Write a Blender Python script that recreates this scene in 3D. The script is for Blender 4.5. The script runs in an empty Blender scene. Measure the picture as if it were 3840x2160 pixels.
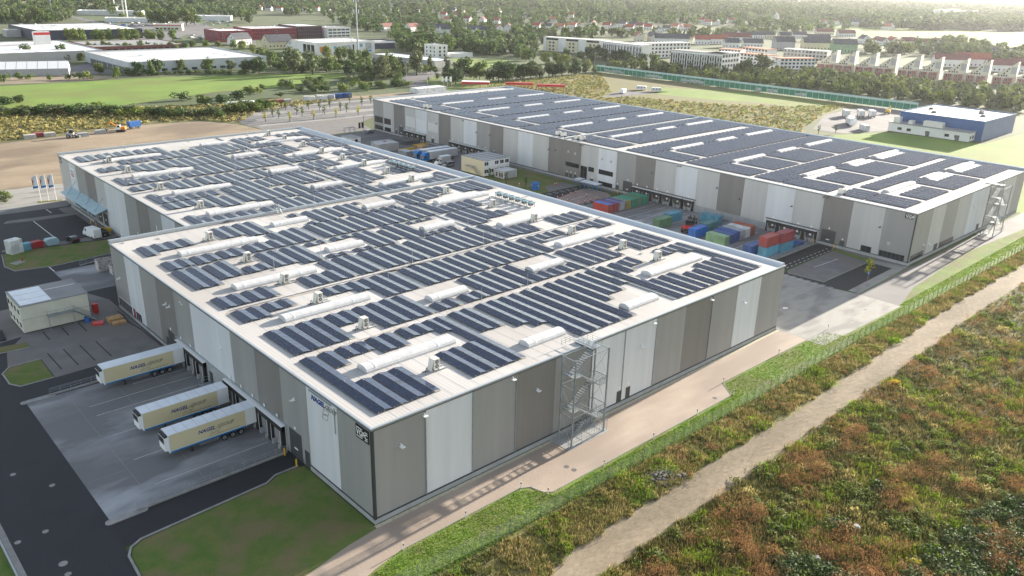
import bpy, math, random
import numpy as np
from mathutils import Vector, Matrix

sc = bpy.context.scene
COL = sc.collection
RND = random.Random(11)
NR = np.random.RandomState(5)

# ------------------------------------------------------------------ camera
F_PX = 3037.24
CAM = np.array([-46.693, -74.567, 65.733])
YAW, PITCH, ROLL = 0.8195047, 0.3634114, 0.0248059
_fw = np.array([math.cos(YAW) * math.cos(PITCH), math.sin(YAW) * math.cos(PITCH), -math.sin(PITCH)])
_r0 = np.array([math.sin(YAW), -math.cos(YAW), 0.0])
_u0 = np.cross(_r0, _fw)
_rt = math.cos(ROLL) * _r0 + math.sin(ROLL) * _u0
_up = -math.sin(ROLL) * _r0 + math.cos(ROLL) * _u0
cd = bpy.data.cameras.new('camera')
cam = bpy.data.objects.new('camera', cd)
COL.objects.link(cam)
M = Matrix.Identity(4)
for i in range(3):
    M[i][0], M[i][1], M[i][2], M[i][3] = _rt[i], _up[i], -_fw[i], CAM[i]
cam.matrix_world = M
cd.sensor_width = 36.0
cd.lens = F_PX / 3840 * 36.0
cd.clip_start = 1.0
cd.clip_end = 20000
sc.camera = cam

# ------------------------------------------------------------------ sky, sun, exposure
SUN_EL = math.radians(12.5)
SUN_AZ = math.radians(1.8)            # from +X towards +Y
world = bpy.data.worlds.new('World')
sc.world = world
world.use_nodes = True
wn = world.node_tree
sky = wn.nodes.new('ShaderNodeTexSky')
sky.sky_type = 'NISHITA'
sky.sun_disc = False
sky.sun_elevation = SUN_EL
sky.sun_rotation = math.pi / 2 - SUN_AZ
sky.air_density = 1.0
sky.dust_density = 0.8
sky.ozone_density = 1.2
hsv = wn.nodes.new('ShaderNodeHueSaturation')      # thin cloud: a less saturated sky
hsv.inputs['Saturation'].default_value = 0.55
wn.links.new(sky.outputs[0], hsv.inputs['Color'])
wn.links.new(hsv.outputs[0], wn.nodes['Background'].inputs[0])
wn.nodes['Background'].inputs[1].default_value = 0.095
sd = Vector((math.cos(SUN_EL) * math.cos(SUN_AZ), math.cos(SUN_EL) * math.sin(SUN_AZ), math.sin(SUN_EL)))
sl = bpy.data.lights.new('sun', 'SUN')
sl.energy = 5.0
sl.angle = math.radians(0.55)
sl.color = (1.0, 0.90, 0.76)
so = bpy.data.objects.new('sun', sl)
so.rotation_euler = (-sd).to_track_quat('-Z', 'Y').to_euler()
so.location = (200, 0, 300)
COL.objects.link(so)
vs = sc.view_settings
vs.view_transform = 'Standard'
vs.look = 'None'
vs.exposure = 1.85
vs.gamma = 1.0
vs.use_curve_mapping = False
HAZE_D = 0.000034
sc.cycles.max_bounces = 6
sc.cycles.volume_bounces = 0
sc.cycles.transparent_max_bounces = 8


def G(px, py, z=0.0):
    """point of the photograph (3840 px wide) -> the place it shows at height z"""
    v = (px - 1920) / F_PX * _rt + (1080 - py) / F_PX * _up + _fw
    t = (z - CAM[2]) / v[2]
    p = CAM + t * v
    return float(p[0]), float(p[1])


# ------------------------------------------------------------------ materials
def _lin(c):
    return (c[0], c[1], c[2], 1.0)


def mat(name, c1, c2=None, scale=0.5, detail=4.0, rough=0.85, bump=0.0, bscale=None, metal=0.0,
        spec=0.5, stretch=(1, 1, 1), c3=None, scale3=0.05, island=0.0, trans=0.0, coord='pos', blend=(0.35, 0.65), rib=None):
    m = bpy.data.materials.new(name)
    m.use_nodes = True
    nt = m.node_tree
    N, L = nt.nodes, nt.links
    b = N['Principled BSDF']
    b.inputs['Roughness'].default_value = rough
    b.inputs['Metallic'].default_value = metal
    b.inputs['Specular IOR Level'].default_value = spec
    col = None
    if coord == 'pos':
        geo = N.new('ShaderNodeNewGeometry')
        src = geo.outputs['Position']
    else:
        geo = N.new('ShaderNodeTexCoord')
        src = geo.outputs['Object']
    mp = N.new('ShaderNodeMapping')
    mp.inputs['Scale'].default_value = stretch
    L.new(src, mp.inputs['Vector'])

    def noise(s, d):
        n = N.new('ShaderNodeTexNoise')
        n.inputs['Scale'].default_value = s
        n.inputs['Detail'].default_value = d
        L.new(mp.outputs[0], n.inputs['Vector'])
        return n

    def ramp(fac, a, c, p0, p1):
        r = N.new('ShaderNodeValToRGB')
        r.color_ramp.elements[0].position = p0
        r.color_ramp.elements[1].position = p1
        r.color_ramp.elements[0].color = _lin(a)
        r.color_ramp.elements[1].color = _lin(c)
        L.new(fac, r.inputs[0])
        return r.outputs[0]
    if c2 is None:
        b.inputs['Base Color'].default_value = _lin(c1)
    else:
        col = ramp(noise(scale, detail).outputs[0], c1, c2, *blend)
    if c3 is not None:
        f = N.new('ShaderNodeMapRange')
        f.inputs[1].default_value, f.inputs[2].default_value = 0.45, 0.62
        L.new(noise(scale3, 3.0).outputs[0], f.inputs[0])
        mx = N.new('ShaderNodeMix')
        mx.data_type = 'RGBA'
        L.new(f.outputs[0], mx.inputs[0])
        if col is None:
            mx.inputs[6].default_value = _lin(c1)
        else:
            L.new(col, mx.inputs[6])
        mx.inputs[7].default_value = _lin(c3)
        col = mx.outputs[2]
    if island > 0:
        g2 = N.new('ShaderNodeNewGeometry')
        hs = N.new('ShaderNodeHueSaturation')
        mr = N.new('ShaderNodeMapRange')
        mr.inputs[3].default_value, mr.inputs[4].default_value = 1 - island, 1 + island
        L.new(g2.outputs['Random Per Island'], mr.inputs[0])
        L.new(mr.outputs[0], hs.inputs['Value'])
        oi = N.new('ShaderNodeObjectInfo')
        m2 = N.new('ShaderNodeMapRange')
        m2.inputs[3].default_value, m2.inputs[4].default_value = 0.482, 0.518
        L.new(oi.outputs['Random'], m2.inputs[0])
        L.new(m2.outputs[0], hs.inputs['Hue'])
        if col is None:
            hs.inputs['Color'].default_value = _lin(c1)
        else:
            L.new(col, hs.inputs['Color'])
        col = hs.outputs[0]
    if col is not None:
        L.new(col, b.inputs['Base Color'])
    if bump > 0:
        bn = noise(bscale or scale * 4, 3.0)
        bp = N.new('ShaderNodeBump')
        bp.inputs['Strength'].default_value = min(1.0, bump)
        bp.inputs['Distance'].default_value = 0.2 if bump <= 1 else 0.2 * bump
        L.new(bn.outputs[0], bp.inputs['Height'])
        L.new(bp.outputs[0], b.inputs['Normal'])
    if rib is not None:
        ax, per, st = rib
        w = N.new('ShaderNodeTexWave')
        w.bands_direction = ax
        w.inputs['Scale'].default_value = 0.314 / per
        L.new(src, w.inputs['Vector'])
        bp = N.new('ShaderNodeBump')
        bp.inputs['Strength'].default_value = st
        bp.inputs['Distance'].default_value = 0.03
        L.new(w.outputs[0], bp.inputs['Height'])
        L.new(bp.outputs[0], b.inputs['Normal'])
    if trans > 0:
        tr = N.new('ShaderNodeBsdfTranslucent')
        mxs = N.new('ShaderNodeMixShader')
        mxs.inputs[0].default_value = trans
        if col is not None:
            L.new(col, tr.inputs[0])
        else:
            tr.inputs[0].default_value = _lin(c1)
        L.new(b.outputs[0], mxs.inputs[1])
        L.new(tr.outputs[0], mxs.inputs[2])
        L.new(mxs.outputs[0], N['Material Output'].inputs[0])
    return m


def glass_mat(name, col=(0.015, 0.02, 0.025), rough=0.06):
    return mat(name, col, None, rough=rough, spec=0.6)


K = {}
# setting
K['base'] = mat('rough_ground', (0.045, 0.065, 0.018), (0.085, 0.10, 0.03), 0.06, 6, 0.95, bump=0.6, bscale=0.8, c3=(0.05, 0.085, 0.02), scale3=0.012)
K['meadow'] = mat('meadow_soil', (0.045, 0.05, 0.014), (0.15, 0.14, 0.045), 1.1, 8, 0.95, bump=1.0, bscale=3.5, c3=(0.06, 0.085, 0.018), scale3=0.12, blend=(0.42, 0.6))
K['drystrip'] = mat('dry_strip', (0.20, 0.165, 0.065), (0.13, 0.125, 0.04), 0.5, 7, 0.95, bump=1.0, bscale=3.0, c3=(0.22, 0.20, 0.07), scale3=0.1)
K['drymeadow'] = mat('dry_meadow', (0.159, 0.1271, 0.0434), (0.1001, 0.1054, 0.0279), 0.12, 6, 0.95, bump=1.0, bscale=1.0, c3=(0.1296, 0.1302, 0.031), scale3=0.03)
K['field'] = mat('green_field', (0.10, 0.19, 0.008), (0.15, 0.235, 0.016), 0.05, 6, 0.95, bump=0.7, bscale=1.2, c3=(0.125, 0.165, 0.015), scale3=0.02)
K['lawn'] = mat('lawn_grass', (0.08, 0.145, 0.018), (0.14, 0.165, 0.035), 0.5, 7, 0.95, bump=0.9, bscale=6, c3=(0.175, 0.15, 0.06), scale3=0.2)
K['lawn2'] = mat('verge_grass', (0.0952, 0.1768, 0.0136), (0.1496, 0.204, 0.034), 0.35, 6, 0.95, bump=1.0, bscale=5, c3=(0.1292, 0.136, 0.0408), scale3=0.12)
K['track'] = mat('track_sand', (0.2295, 0.1833, 0.1252), (0.306, 0.2457, 0.1696), 0.25, 6, 0.95, bump=0.6, bscale=2.0, c3=(0.1827, 0.1458, 0.0969), scale3=0.12, stretch=(0.3, 1, 1))
K['sand'] = mat('lot_sand', (0.234, 0.1778, 0.1149), (0.312, 0.2421, 0.163), 0.08, 6, 0.95, bump=0.6, bscale=0.6, c3=(0.1677, 0.1248, 0.0815), scale3=0.05, stretch=(0.5, 1, 1))
K['asph'] = mat('asphalt', (0.0183, 0.0193, 0.0248), (0.0251, 0.0261, 0.0319), 0.25, 6, 0.8, bump=0.15, bscale=6, c3=(0.0219, 0.0225, 0.0275), scale3=0.05)
K['asph2'] = mat('new_asphalt', (0.0132, 0.0138, 0.0168), (0.018, 0.0186, 0.0216), 0.3, 5, 0.75, bump=0.1, bscale=6)
K['road'] = mat('old_asphalt', (0.13, 0.125, 0.13), (0.17, 0.165, 0.165), 0.15, 5, 0.85, c3=(0.11, 0.105, 0.11), scale3=0.05)
K['conc'] = mat('yard_concrete', (0.16, 0.16, 0.165), (0.42, 0.43, 0.45), 0.14, 10, 0.8, c3=(0.15, 0.145, 0.145), scale3=0.07, stretch=(0.45, 1, 1), blend=(0.45, 0.66))
K['conc2'] = mat('apron_concrete', (0.27, 0.261, 0.2385), (0.36, 0.351, 0.324), 0.2, 6, 0.85, c3=(0.198, 0.189, 0.18), scale3=0.2, stretch=(0.5, 1.4, 1))
K['kerb'] = mat('kerb_stone', (0.24, 0.235, 0.225), (0.32, 0.31, 0.30), 0.8, 4, 0.85)
K['paver'] = mat('paving', (0.145, 0.135, 0.135), (0.19, 0.18, 0.175), 0.3, 6, 0.85, c3=(0.165, 0.15, 0.14), scale3=0.08, bump=0.2, bscale=7)
K['rose'] = mat('rose_paving', (0.3422, 0.2705, 0.2173), (0.4306, 0.3516, 0.2862), 0.22, 7, 0.88, c3=(0.3036, 0.2435, 0.1961), scale3=0.1, stretch=(0.4, 1, 1), bump=0.15, bscale=6)
K['gravel'] = mat('gravel_strip', (0.42, 0.38, 0.28), (0.55, 0.50, 0.38), 1.5, 5, 0.95, bump=0.6, bscale=6)
K['paint'] = mat('line_paint', (0.62, 0.62, 0.60), (0.75, 0.75, 0.73), 1.0, 4, 0.7)
K['redlot'] = mat('red_paving', (0.23, 0.175, 0.155), (0.29, 0.225, 0.20), 0.4, 5, 0.9)
# warehouse
RIB = ('X', 0.5, 0.25)
K['w_light'] = mat('cladding_light', (0.5872, 0.6021, 0.6222), (0.6328, 0.6498, 0.671), 0.9, 5, rough=0.5, stretch=(1, 1, 0.06), c3=(0.566, 0.5798, 0.6), scale3=0.25)
K['w_midl'] = mat('cladding_silver', (0.4469, 0.4425, 0.4323), (0.482, 0.4772, 0.4667), 0.9, 5, rough=0.5, stretch=(1, 1, 0.06), c3=(0.4306, 0.4263, 0.4162), scale3=0.25)
K['w_mid'] = mat('cladding_grey', (0.2829, 0.2786, 0.2721), (0.3058, 0.3012, 0.2935), 0.9, 5, rough=0.5, stretch=(1, 1, 0.06), c3=(0.2725, 0.2685, 0.263), scale3=0.25)
K['w_dark'] = mat('cladding_taupe', (0.1905, 0.1796, 0.1709), (0.2058, 0.1937, 0.1838), 0.9, 5, rough=0.5, stretch=(1, 1, 0.06), c3=(0.1833, 0.1725, 0.1649), scale3=0.25)
K['trim'] = mat('dark_trim', (0.035, 0.04, 0.043), rough=0.5)
K['trim2'] = mat('zinc_trim', (0.42, 0.46, 0.49), rough=0.35, metal=0.6)
K['plinth'] = mat('plinth_concrete', (0.297, 0.306, 0.306), (0.369, 0.378, 0.378), 0.5, 4, 0.85)
K['roof'] = mat('roof_membrane', (0.46, 0.445, 0.43), (0.54, 0.525, 0.51), 0.12, 8, 0.75, c3=(0.40, 0.38, 0.36), scale3=0.06, stretch=(1, 0.35, 1), rib=('X', 0.55, 0.18))
K['white'] = mat('white_paint', (0.78, 0.78, 0.77), rough=0.5)
K['dome'] = mat('opal_acrylic', (0.62, 0.62, 0.62), (0.70, 0.70, 0.70), 0.8, 3, rough=0.35, trans=0.15)
K['black'] = mat('black_rubber', (0.012, 0.012, 0.013), (0.02, 0.02, 0.021), 0.8, 3, rough=0.7)
K['doorgrey'] = mat('door_anthracite', (0.045, 0.05, 0.053), (0.055, 0.06, 0.064), 0.6, 2, rough=0.55, rib=('Z', 0.6, 0.3))
K['doorl'] = mat('door_lightgrey', (0.26, 0.26, 0.26), rough=0.6)
K['glass'] = glass_mat('window_glass')
K['galv'] = mat('galvanised_steel', (0.25, 0.28, 0.30), (0.34, 0.37, 0.39), 1.0, 3, rough=0.45, metal=0.35)
K['fence'] = mat('fence_wire', (0.20, 0.24, 0.215), rough=0.6)
K['yellow'] = mat('yellow_paint', (0.70, 0.42, 0.02), rough=0.5)
K['ac'] = mat('beige_housing', (0.62, 0.60, 0.54), (0.68, 0.66, 0.60), 1.0, 3, rough=0.5)
K['acdark'] = mat('fan_dark', (0.10, 0.10, 0.10), rough=0.6)
K['wood'] = mat('timber', (0.40, 0.24, 0.10), (0.52, 0.34, 0.17), 1.2, 4, rough=0.85)
K['blue'] = mat('blue_paint', (0.01, 0.10, 0.36), (0.015, 0.13, 0.42), 0.8, 4, rough=0.5)
K['sky_blue'] = mat('canopy_blue', (0.30, 0.43, 0.48), (0.35, 0.48, 0.53), 0.5, 3, rough=0.45)
K['red'] = mat('red_paint', (0.50, 0.02, 0.025), (0.56, 0.03, 0.03), 0.8, 4, rough=0.45)
K['tyre'] = mat('tyre_rubber', (0.018, 0.018, 0.018), rough=0.85)
K['rim'] = mat('wheel_rim', (0.42, 0.42, 0.42), rough=0.4, metal=0.7)
K['chassis'] = mat('chassis_black', (0.02, 0.02, 0.022), rough=0.6)
K['cream'] = mat('trailer_cream', (0.62, 0.54, 0.33), (0.66, 0.58, 0.37), 0.3, 4, rough=0.4)
K['nblue'] = mat('letter_blue', (0.012, 0.03, 0.22), rough=0.5)
K['cyan'] = mat('stripe_blue', (0.0, 0.17, 0.45), rough=0.45)
K['gline'] = mat('letter_outline', (0.20, 0.19, 0.16), rough=0.6)
K['whiteroof'] = mat('trailer_roof', (0.66, 0.70, 0.75), (0.74, 0.78, 0.82), 0.5, 4, rough=0.45)
K['truck'] = mat('truck_blue', (0.0, 0.14, 0.42), rough=0.35)
K['curtain'] = mat('curtain_grey', (0.36, 0.36, 0.36), (0.42, 0.42, 0.42), 0.6, 3, rough=0.6)
K['cabin'] = mat('cabin_cream', (0.62, 0.60, 0.49), (0.68, 0.66, 0.55), 0.4, 3, rough=0.6)
K['cabin2'] = mat('cabin_tan', (0.58, 0.52, 0.36), (0.63, 0.57, 0.40), 0.4, 3, rough=0.6)
K['brick'] = mat('brick_red', (0.26, 0.085, 0.06), (0.31, 0.11, 0.075), 0.5, 4, rough=0.85)
K['crm'] = mat('render_cream', (0.64, 0.58, 0.46), (0.70, 0.64, 0.52), 0.1, 3, rough=0.85)
K['rend'] = mat('render_white', (0.66, 0.65, 0.63), (0.74, 0.73, 0.71), 0.1, 3, rough=0.85)
K['rendg'] = mat('render_grey', (0.38, 0.37, 0.36), (0.44, 0.43, 0.42), 0.1, 3, rough=0.85)
K['tile_r'] = mat('roof_tile_red', (0.27, 0.065, 0.04), (0.36, 0.10, 0.06), 0.4, 4, rough=0.85)
K['tile_o'] = mat('roof_tile_orange', (0.38, 0.13, 0.07), (0.44, 0.17, 0.10), 0.4, 4, rough=0.85)
K['tile_d'] = mat('roof_tile_dark', (0.045, 0.05, 0.062), (0.075, 0.08, 0.095), 0.4, 4, rough=0.7)
K['tile_b'] = mat('roof_tile_maroon', (0.15, 0.05, 0.045), (0.20, 0.07, 0.06), 0.4, 4, rough=0.85)
K['flat'] = mat('flat_roof', (0.55, 0.55, 0.54), (0.66, 0.66, 0.65), 0.06, 5, rough=0.8, c3=(0.42, 0.42, 0.42), scale3=0.03)
K['flatd'] = mat('grey_flat_roof', (0.22, 0.22, 0.225), (0.30, 0.30, 0.30), 0.08, 5, rough=0.8)
K['navy'] = mat('navy_cladding', (0.03, 0.04, 0.075), (0.04, 0.05, 0.09), 0.2, 2, rough=0.5)
K['maroon'] = mat('maroon_cladding', (0.20, 0.012, 0.03), (0.26, 0.02, 0.04), 0.3, 3, rough=0.5)
K['plum'] = mat('plum_cladding', (0.06, 0.025, 0.035), (0.075, 0.03, 0.042), 0.3, 3, rough=0.5)
K['hallgrey'] = mat('hall_cladding', (0.48, 0.50, 0.52), (0.53, 0.55, 0.57), 0.2, 2, rough=0.55)
K['green'] = mat('barrier_green', (0.01, 0.17, 0.10), (0.015, 0.21, 0.125), 0.3, 3, rough=0.6)
K['pgreen'] = mat('barrier_cap', (0.36, 0.50, 0.42), (0.42, 0.56, 0.47), 0.3, 3, rough=0.6)
K['graff'] = mat('graffiti_pale', (0.50, 0.52, 0.52), (0.20, 0.26, 0.25), 0.9, 5, rough=0.7)
K['bluehall'] = mat('blue_cladding', (0.008, 0.075, 0.23), (0.012, 0.09, 0.27), 0.2, 2, rough=0.45)
K['orange'] = mat('machine_orange', (0.65, 0.22, 0.02), rough=0.5)
K['silver'] = mat('car_silver', (0.35, 0.38, 0.42), rough=0.25, metal=0.7)
K['carblack'] = mat('car_black', (0.012, 0.013, 0.015), rough=0.2)
K['tan'] = mat('rough_wood_bins', (0.50, 0.48, 0.46), (0.24, 0.19, 0.16), 1.6, 6, rough=0.9, blend=(0.5, 0.7))
# plants
K['bark'] = mat('bark', (0.07, 0.055, 0.04), (0.11, 0.09, 0.065), 1.5, 4, rough=0.95)
def leaf(n, a, b_, isl=0.45, tr=0.3):
    return mat(n, a, b_, 0.35, 3, rough=0.7, spec=0.3, island=isl, trans=tr)
K['leaf1'] = leaf('leaves_green', (0.068, 0.116, 0.0228), (0.116, 0.16, 0.038))
K['leaf2'] = leaf('leaves_dark', (0.0425, 0.0808, 0.0213), (0.0723, 0.1105, 0.034))
K['leaf3'] = leaf('leaves_light', (0.1248, 0.1794, 0.0273), (0.1716, 0.2184, 0.0468))
K['leaf4'] = leaf('leaves_olive', (0.0936, 0.1248, 0.0507), (0.1365, 0.1638, 0.0741))
K['leafy'] = leaf('leaves_yellow', (0.30, 0.30, 0.03), (0.40, 0.38, 0.05))
K['weed_b'] = leaf('dock_stems_brown', (0.27, 0.15, 0.062), (0.34, 0.20, 0.09), 0.3, 0.35)
K['weed_g'] = leaf('weed_leaves', (0.105, 0.15, 0.0225), (0.165, 0.195, 0.045), 0.5, 0.4)
K['weed_o'] = leaf('weed_olive', (0.124, 0.124, 0.0372), (0.1736, 0.1612, 0.0558), 0.5, 0.4)
K['weed_d'] = leaf('bramble_leaves', (0.056, 0.092, 0.024), (0.104, 0.132, 0.048), 0.6, 0.3)
K['straw'] = leaf('dry_grass', (0.38, 0.31, 0.11), (0.46, 0.38, 0.17), 0.35, 0.4)
K['gold'] = leaf('goldenrod', (0.62, 0.45, 0.01), (0.70, 0.55, 0.03), 0.3, 0.3)
K['blade'] = leaf('grass_blades', (0.1368, 0.2376, 0.0144), (0.2016, 0.288, 0.0324), 0.35, 0.45)


# ------------------------------------------------------------------ mesh helpers
class MB:
    def __init__(s):
        s.v, s.f, s.m = [], [], []

    def face(s, pts, m=0):
        n = len(s.v)
        s.v += [tuple(p) for p in pts]
        s.f.append(tuple(range(n, n + len(pts))))
        s.m.append(m)

    def box(s, x0, y0, z0, x1, y1, z1, m=0):
        if x0 > x1: x0, x1 = x1, x0
        if y0 > y1: y0, y1 = y1, y0
        if z0 > z1: z0, z1 = z1, z0
        n = len(s.v)
        s.v += [(x0, y0, z0), (x1, y0, z0), (x1, y1, z0), (x0, y1, z0), (x0, y0, z1), (x1, y0, z1), (x1, y1, z1), (x0, y1, z1)]
        for q in ((3, 2, 1, 0), (4, 5, 6, 7), (0, 1, 5, 4), (1, 2, 6, 5), (2, 3, 7, 6), (3, 0, 4, 7)):
            s.f.append(tuple(n + i for i in q))
            s.m.append(m)
        return s

    def prism(s, poly, z0, z1, m=0, mtop=None, bottom=False):
        """vertical prism over a counter-clockwise polygon"""
        a = sum(poly[i - 1][0] * p[1] - p[0] * poly[i - 1][1] for i, p in enumerate(poly))
        if a < 0: poly = poly[::-1]
        n = len(poly)
        for i in range(n):
            p, q = poly[i], poly[(i + 1) % n]
            s.face([(p[0], p[1], z0), (q[0], q[1], z0), (q[0], q[1], z1), (p[0], p[1], z1)], m)
        s.face([(p[0], p[1], z1) for p in poly], m if mtop is None else mtop)
        if bottom: s.face([(p[0], p[1], z0) for p in poly[::-1]], m)
        return s

    def sheet(s, poly, z, m=0):
        a = sum(poly[i - 1][0] * p[1] - p[0] * poly[i - 1][1] for i, p in enumerate(poly))
        if a < 0: poly = poly[::-1]
        s.face([(p[0], p[1], z) for p in poly], m)
        return s

    def extr(s, prof, axis, a0, a1, m=0):
        """profile of (u, z) pairs extruded along 'x' or 'y'"""
        def P(u, z, a): return (a, u, z) if axis == 'x' else (u, a, z)
        n = len(prof)
        for i in range(n):
            p, q = prof[i], prof[(i + 1) % n]
            fc = [P(*p, a0), P(*q, a0), P(*q, a1), P(*p, a1)]
            s.face(fc if axis == 'x' else fc[::-1], m)
        e0 = [P(*p, a0) for p in prof]
        e1 = [P(*p, a1) for p in prof]
        if axis == 'x':
            s.face(e0[::-1], m); s.face(e1, m)
        else:
            s.face(e0, m); s.face(e1[::-1], m)
        return s

    def tube(s, p, q, r, n=5, m=0, r2=None):
        p, q = Vector(p), Vector(q)
        d = q - p
        if d.length < 1e-6: return s
        d.normalize()
        a = d.orthogonal().normalized()
        b = d.cross(a)
        r2 = r if r2 is None else r2
        ring = []
        for (c, rr) in ((p, r), (q, r2)):
            for i in range(n):
                t = 2 * math.pi * i / n
                ring.append(c + a * (math.cos(t) * rr) + b * (math.sin(t) * rr))
        k = len(s.v)
        s.v += [tuple(v) for v in ring]
        for i in range(n):
            j = (i + 1) % n
            s.f.append((k + i, k + j, k + n + j, k + n + i)); s.m.append(m)
        s.f.append(tuple(k + i for i in range(n))[::-1]); s.m.append(m)
        s.f.append(tuple(k + n + i for i in range(n))); s.m.append(m)
        return s

    def mesh(s, name, mats):
        me = bpy.data.meshes.new(name)
        me.from_pydata(s.v, [], s.f)
        for mt in (mats if isinstance(mats, (list, tuple)) else [mats]):
            me.materials.append(K[mt] if isinstance(mt, str) else mt)
        if any(s.m): me.polygons.foreach_set('material_index', s.m)
        me.update()
        return me

    def build(s, name, mats, parent=None, loc=(0, 0, 0), rz=0.0):
        return put(name, s.mesh(name, mats), parent, loc, rz)


def put(name, data, parent=None, loc=(0, 0, 0), rz=0.0, rot=None):
    o = bpy.data.objects.new(name, data)
    o.location = loc
    o.rotation_euler = rot if rot is not None else (0, 0, rz)
    if parent is not None: o.parent = parent
    COL.objects.link(o)
    return o


def tag(o, label, cat, group=None):
    o['label'] = label
    o['category'] = cat
    if group: o['group'] = group
    return o


def thing(name, label, cat, loc=(0, 0, 0), rz=0.0, group=None):
    o = bpy.data.objects.new(name, None)
    o.empty_display_size = 0.2
    o.location = loc
    o.rotation_euler = (0, 0, rz)
    COL.objects.link(o)
    return tag(o, label, cat, group)


KIDS = {}


def dup(root, loc, rz, label, group=None, scale=None):
    r = root.copy()
    COL.objects.link(r)
    r.location = loc
    r.rotation_euler = (0, 0, rz)
    r['label'] = label
    if group: r['group'] = group
    if scale is not None: r.scale = scale
    for ch in root.children:
        c = ch.copy(); COL.objects.link(c); c.parent = r
        for g in ch.children:
            d = g.copy(); COL.objects.link(d); d.parent = c
    return r


def structure(o):
    o['kind'] = 'structure'
    return o


def ground(name, poly, z, m):
    return structure(MB().sheet(poly, z).build(name, m))


def rect(x0, y0, x1, y1):
    return [(x0, y0), (x1, y0), (x1, y1), (x0, y1)]


TEXTS = {}


def text(name, body, size, m, parent, loc, rot, ext=0.02, bold=0.0, shear=0.0, sx=1.0, align='LEFT', outline=False):
    key = (body, size, m, ext, bold, shear, outline)
    if key in TEXTS:
        o = put(name, TEXTS[key], parent, loc, rot=rot)
        o.scale = (sx, 1, 1)
        return o
    cu = bpy.data.curves.new(name, 'FONT')
    cu.body = body
    cu.size = size
    cu.shear = shear
    cu.align_x = align
    cu.extrude = ext
    cu.offset = bold
    cu.space_character = 1.05
    cu.resolution_u = 3
    if outline:
        cu.fill_mode = 'NONE'
        cu.extrude = 0.0
        cu.bevel_depth = 0.022
        cu.bevel_resolution = 0
    cu.materials.append(K[m])
    tmp = bpy.data.objects.new('tmp', cu)
    COL.objects.link(tmp)
    dg = bpy.context.evaluated_depsgraph_get()
    me = bpy.data.meshes.new_from_object(tmp.evaluated_get(dg))
    bpy.data.objects.remove(tmp)
    bpy.data.curves.remove(cu)
    if not me.materials: me.materials.append(K[m])
    TEXTS[key] = me
    o = put(name, me, parent, loc, rot=rot)
    o.scale = (sx, 1, 1)
    return o
# ------------------------------------------------------------------ the ground
ground('ground', rect(-1500, -1500, 9000, 9000), -0.03, 'base')
ground('meadow', rect(-80, -260, 420, -12.6), 0.0, 'meadow')
ground('dry_verge', [(-60, -33), (-20, -24), (12, -12.9), (33, -13.5), (70, -13.8), (106, -13.9), (160, -15), (330, -17.5), (330, -24), (130, -21), (40, -23), (0, -26), (-60, -50)], 0.006, 'drystrip')
ground('dirt_track', [(-60, -45), (-12, -29.2), (3, -23.6), (14, -20.1), (40, -20.0), (70, -20.6), (86, -20.0), (100, -18.5), (112, -17.6), (136, -18.0), (200, -18.8), (330, -20.3),
                      (330, -26.2), (200, -24.3), (163, -23.8), (131, -23.7), (111, -24.8), (95, -25.5), (67, -25.6), (52, -26.1), (28, -25.2), (12, -26), (-4, -30.5), (-20, -38), (-60, -53)], 0.012, 'track')
ground('grass_verge', [(-30, -14), (-10, -12), (330, -16.5), (330, -1.5), (160, -1.0), (131, -1.0), (97, -1), (0, -0.4), (-30, -4)], 0.008, 'lawn2')
ground('service_road', [(-0.2, -0.9), (104.6, -0.9), (105, -6.9), (68.4, -6.4), (65.6, -10.1), (22.3, -9.9), (21.1, -9.2), (20.6, -7.2), (19.4, -6.3), (-0.4, -6.3), (-4.8, -7.2), (-11, -9.0), (-26, -15),
                        (-26, -8.5), (-11.6, -2.9), (-5, -1.4)], 0.02, 'rose')
ground('gravel_strip', rect(-0.4, -0.9, 97.3, -0.3), 0.026, 'gravel')
ground('lawn', [(-27.5, -9.0), (-11.6, -2.9), (-5, -1.4), (-0.4, -0.5), (-0.4, 17.6), (-1.2, 18.0), (-4.5, 17.9), (-6.3, 16.9), (-23.5, 16.0), (-24.9, 15.2), (-25.5, 13.8), (-25.8, 9.6), (-27, 2)], 0.03, 'lawn')
ground('asphalt_yard', [(-36, -60), (-27, -20), (-25.8, 9.6), (-25.6, 16), (0, 18), (0, 95), (16.5, 95), (16.5, 192), (-36, 192)], 0.014, 'asph')
ground('lawn', rect(-80, -60, -36.4, 240), 0.016, 'lawn')
ground('gutter', rect(-36.4, -40, -35.7, 90), 0.02, 'kerb')
ground('asphalt_ramp', [(-25.6, 16.3), (-6.3, 17.2), (-4.5, 18.2), (-0.35, 18.2), (-0.35, 22.2), (-25.6, 22.0)], 0.02, 'asph2')
ground('concrete_yard', rect(-25.2, 22.5, -0.3, 62.6), 0.022, 'conc')
ground('paved_court', [(-22.9, 85.6), (-24.3, 78.7), (-19.0, 78.8), (-19.1, 69.4), (-6.5, 70.1), (-0.35, 70.1), (-0.35, 95), (-6, 93), (-19, 91.5)], 0.02, 'paver')
ground('lawn', [(-25.6, 76.0), (-24.1, 78.4), (-19.1, 78.6), (-19.3, 69.6), (-24.5, 69.5), (-25.6, 71.6)], 0.03, 'lawn')
ground('lawn', [(-23.6, 88.9), (-19.0, 88.2), (-19.2, 85.4), (-22.8, 85.7), (-30, 87), (-30, 90)], 0.03, 'lawn')
ground('gravel_pad', [(-24, 90.5), (-19, 91.5), (-2, 92.5), (-0.3, 95), (-0.3, 101), (-3, 108.5), (-24, 108)], 0.021, 'paver')
ground('concrete_yard', rect(-4.4, 108.6, 16.0, 126.5), 0.022, 'conc')
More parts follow.
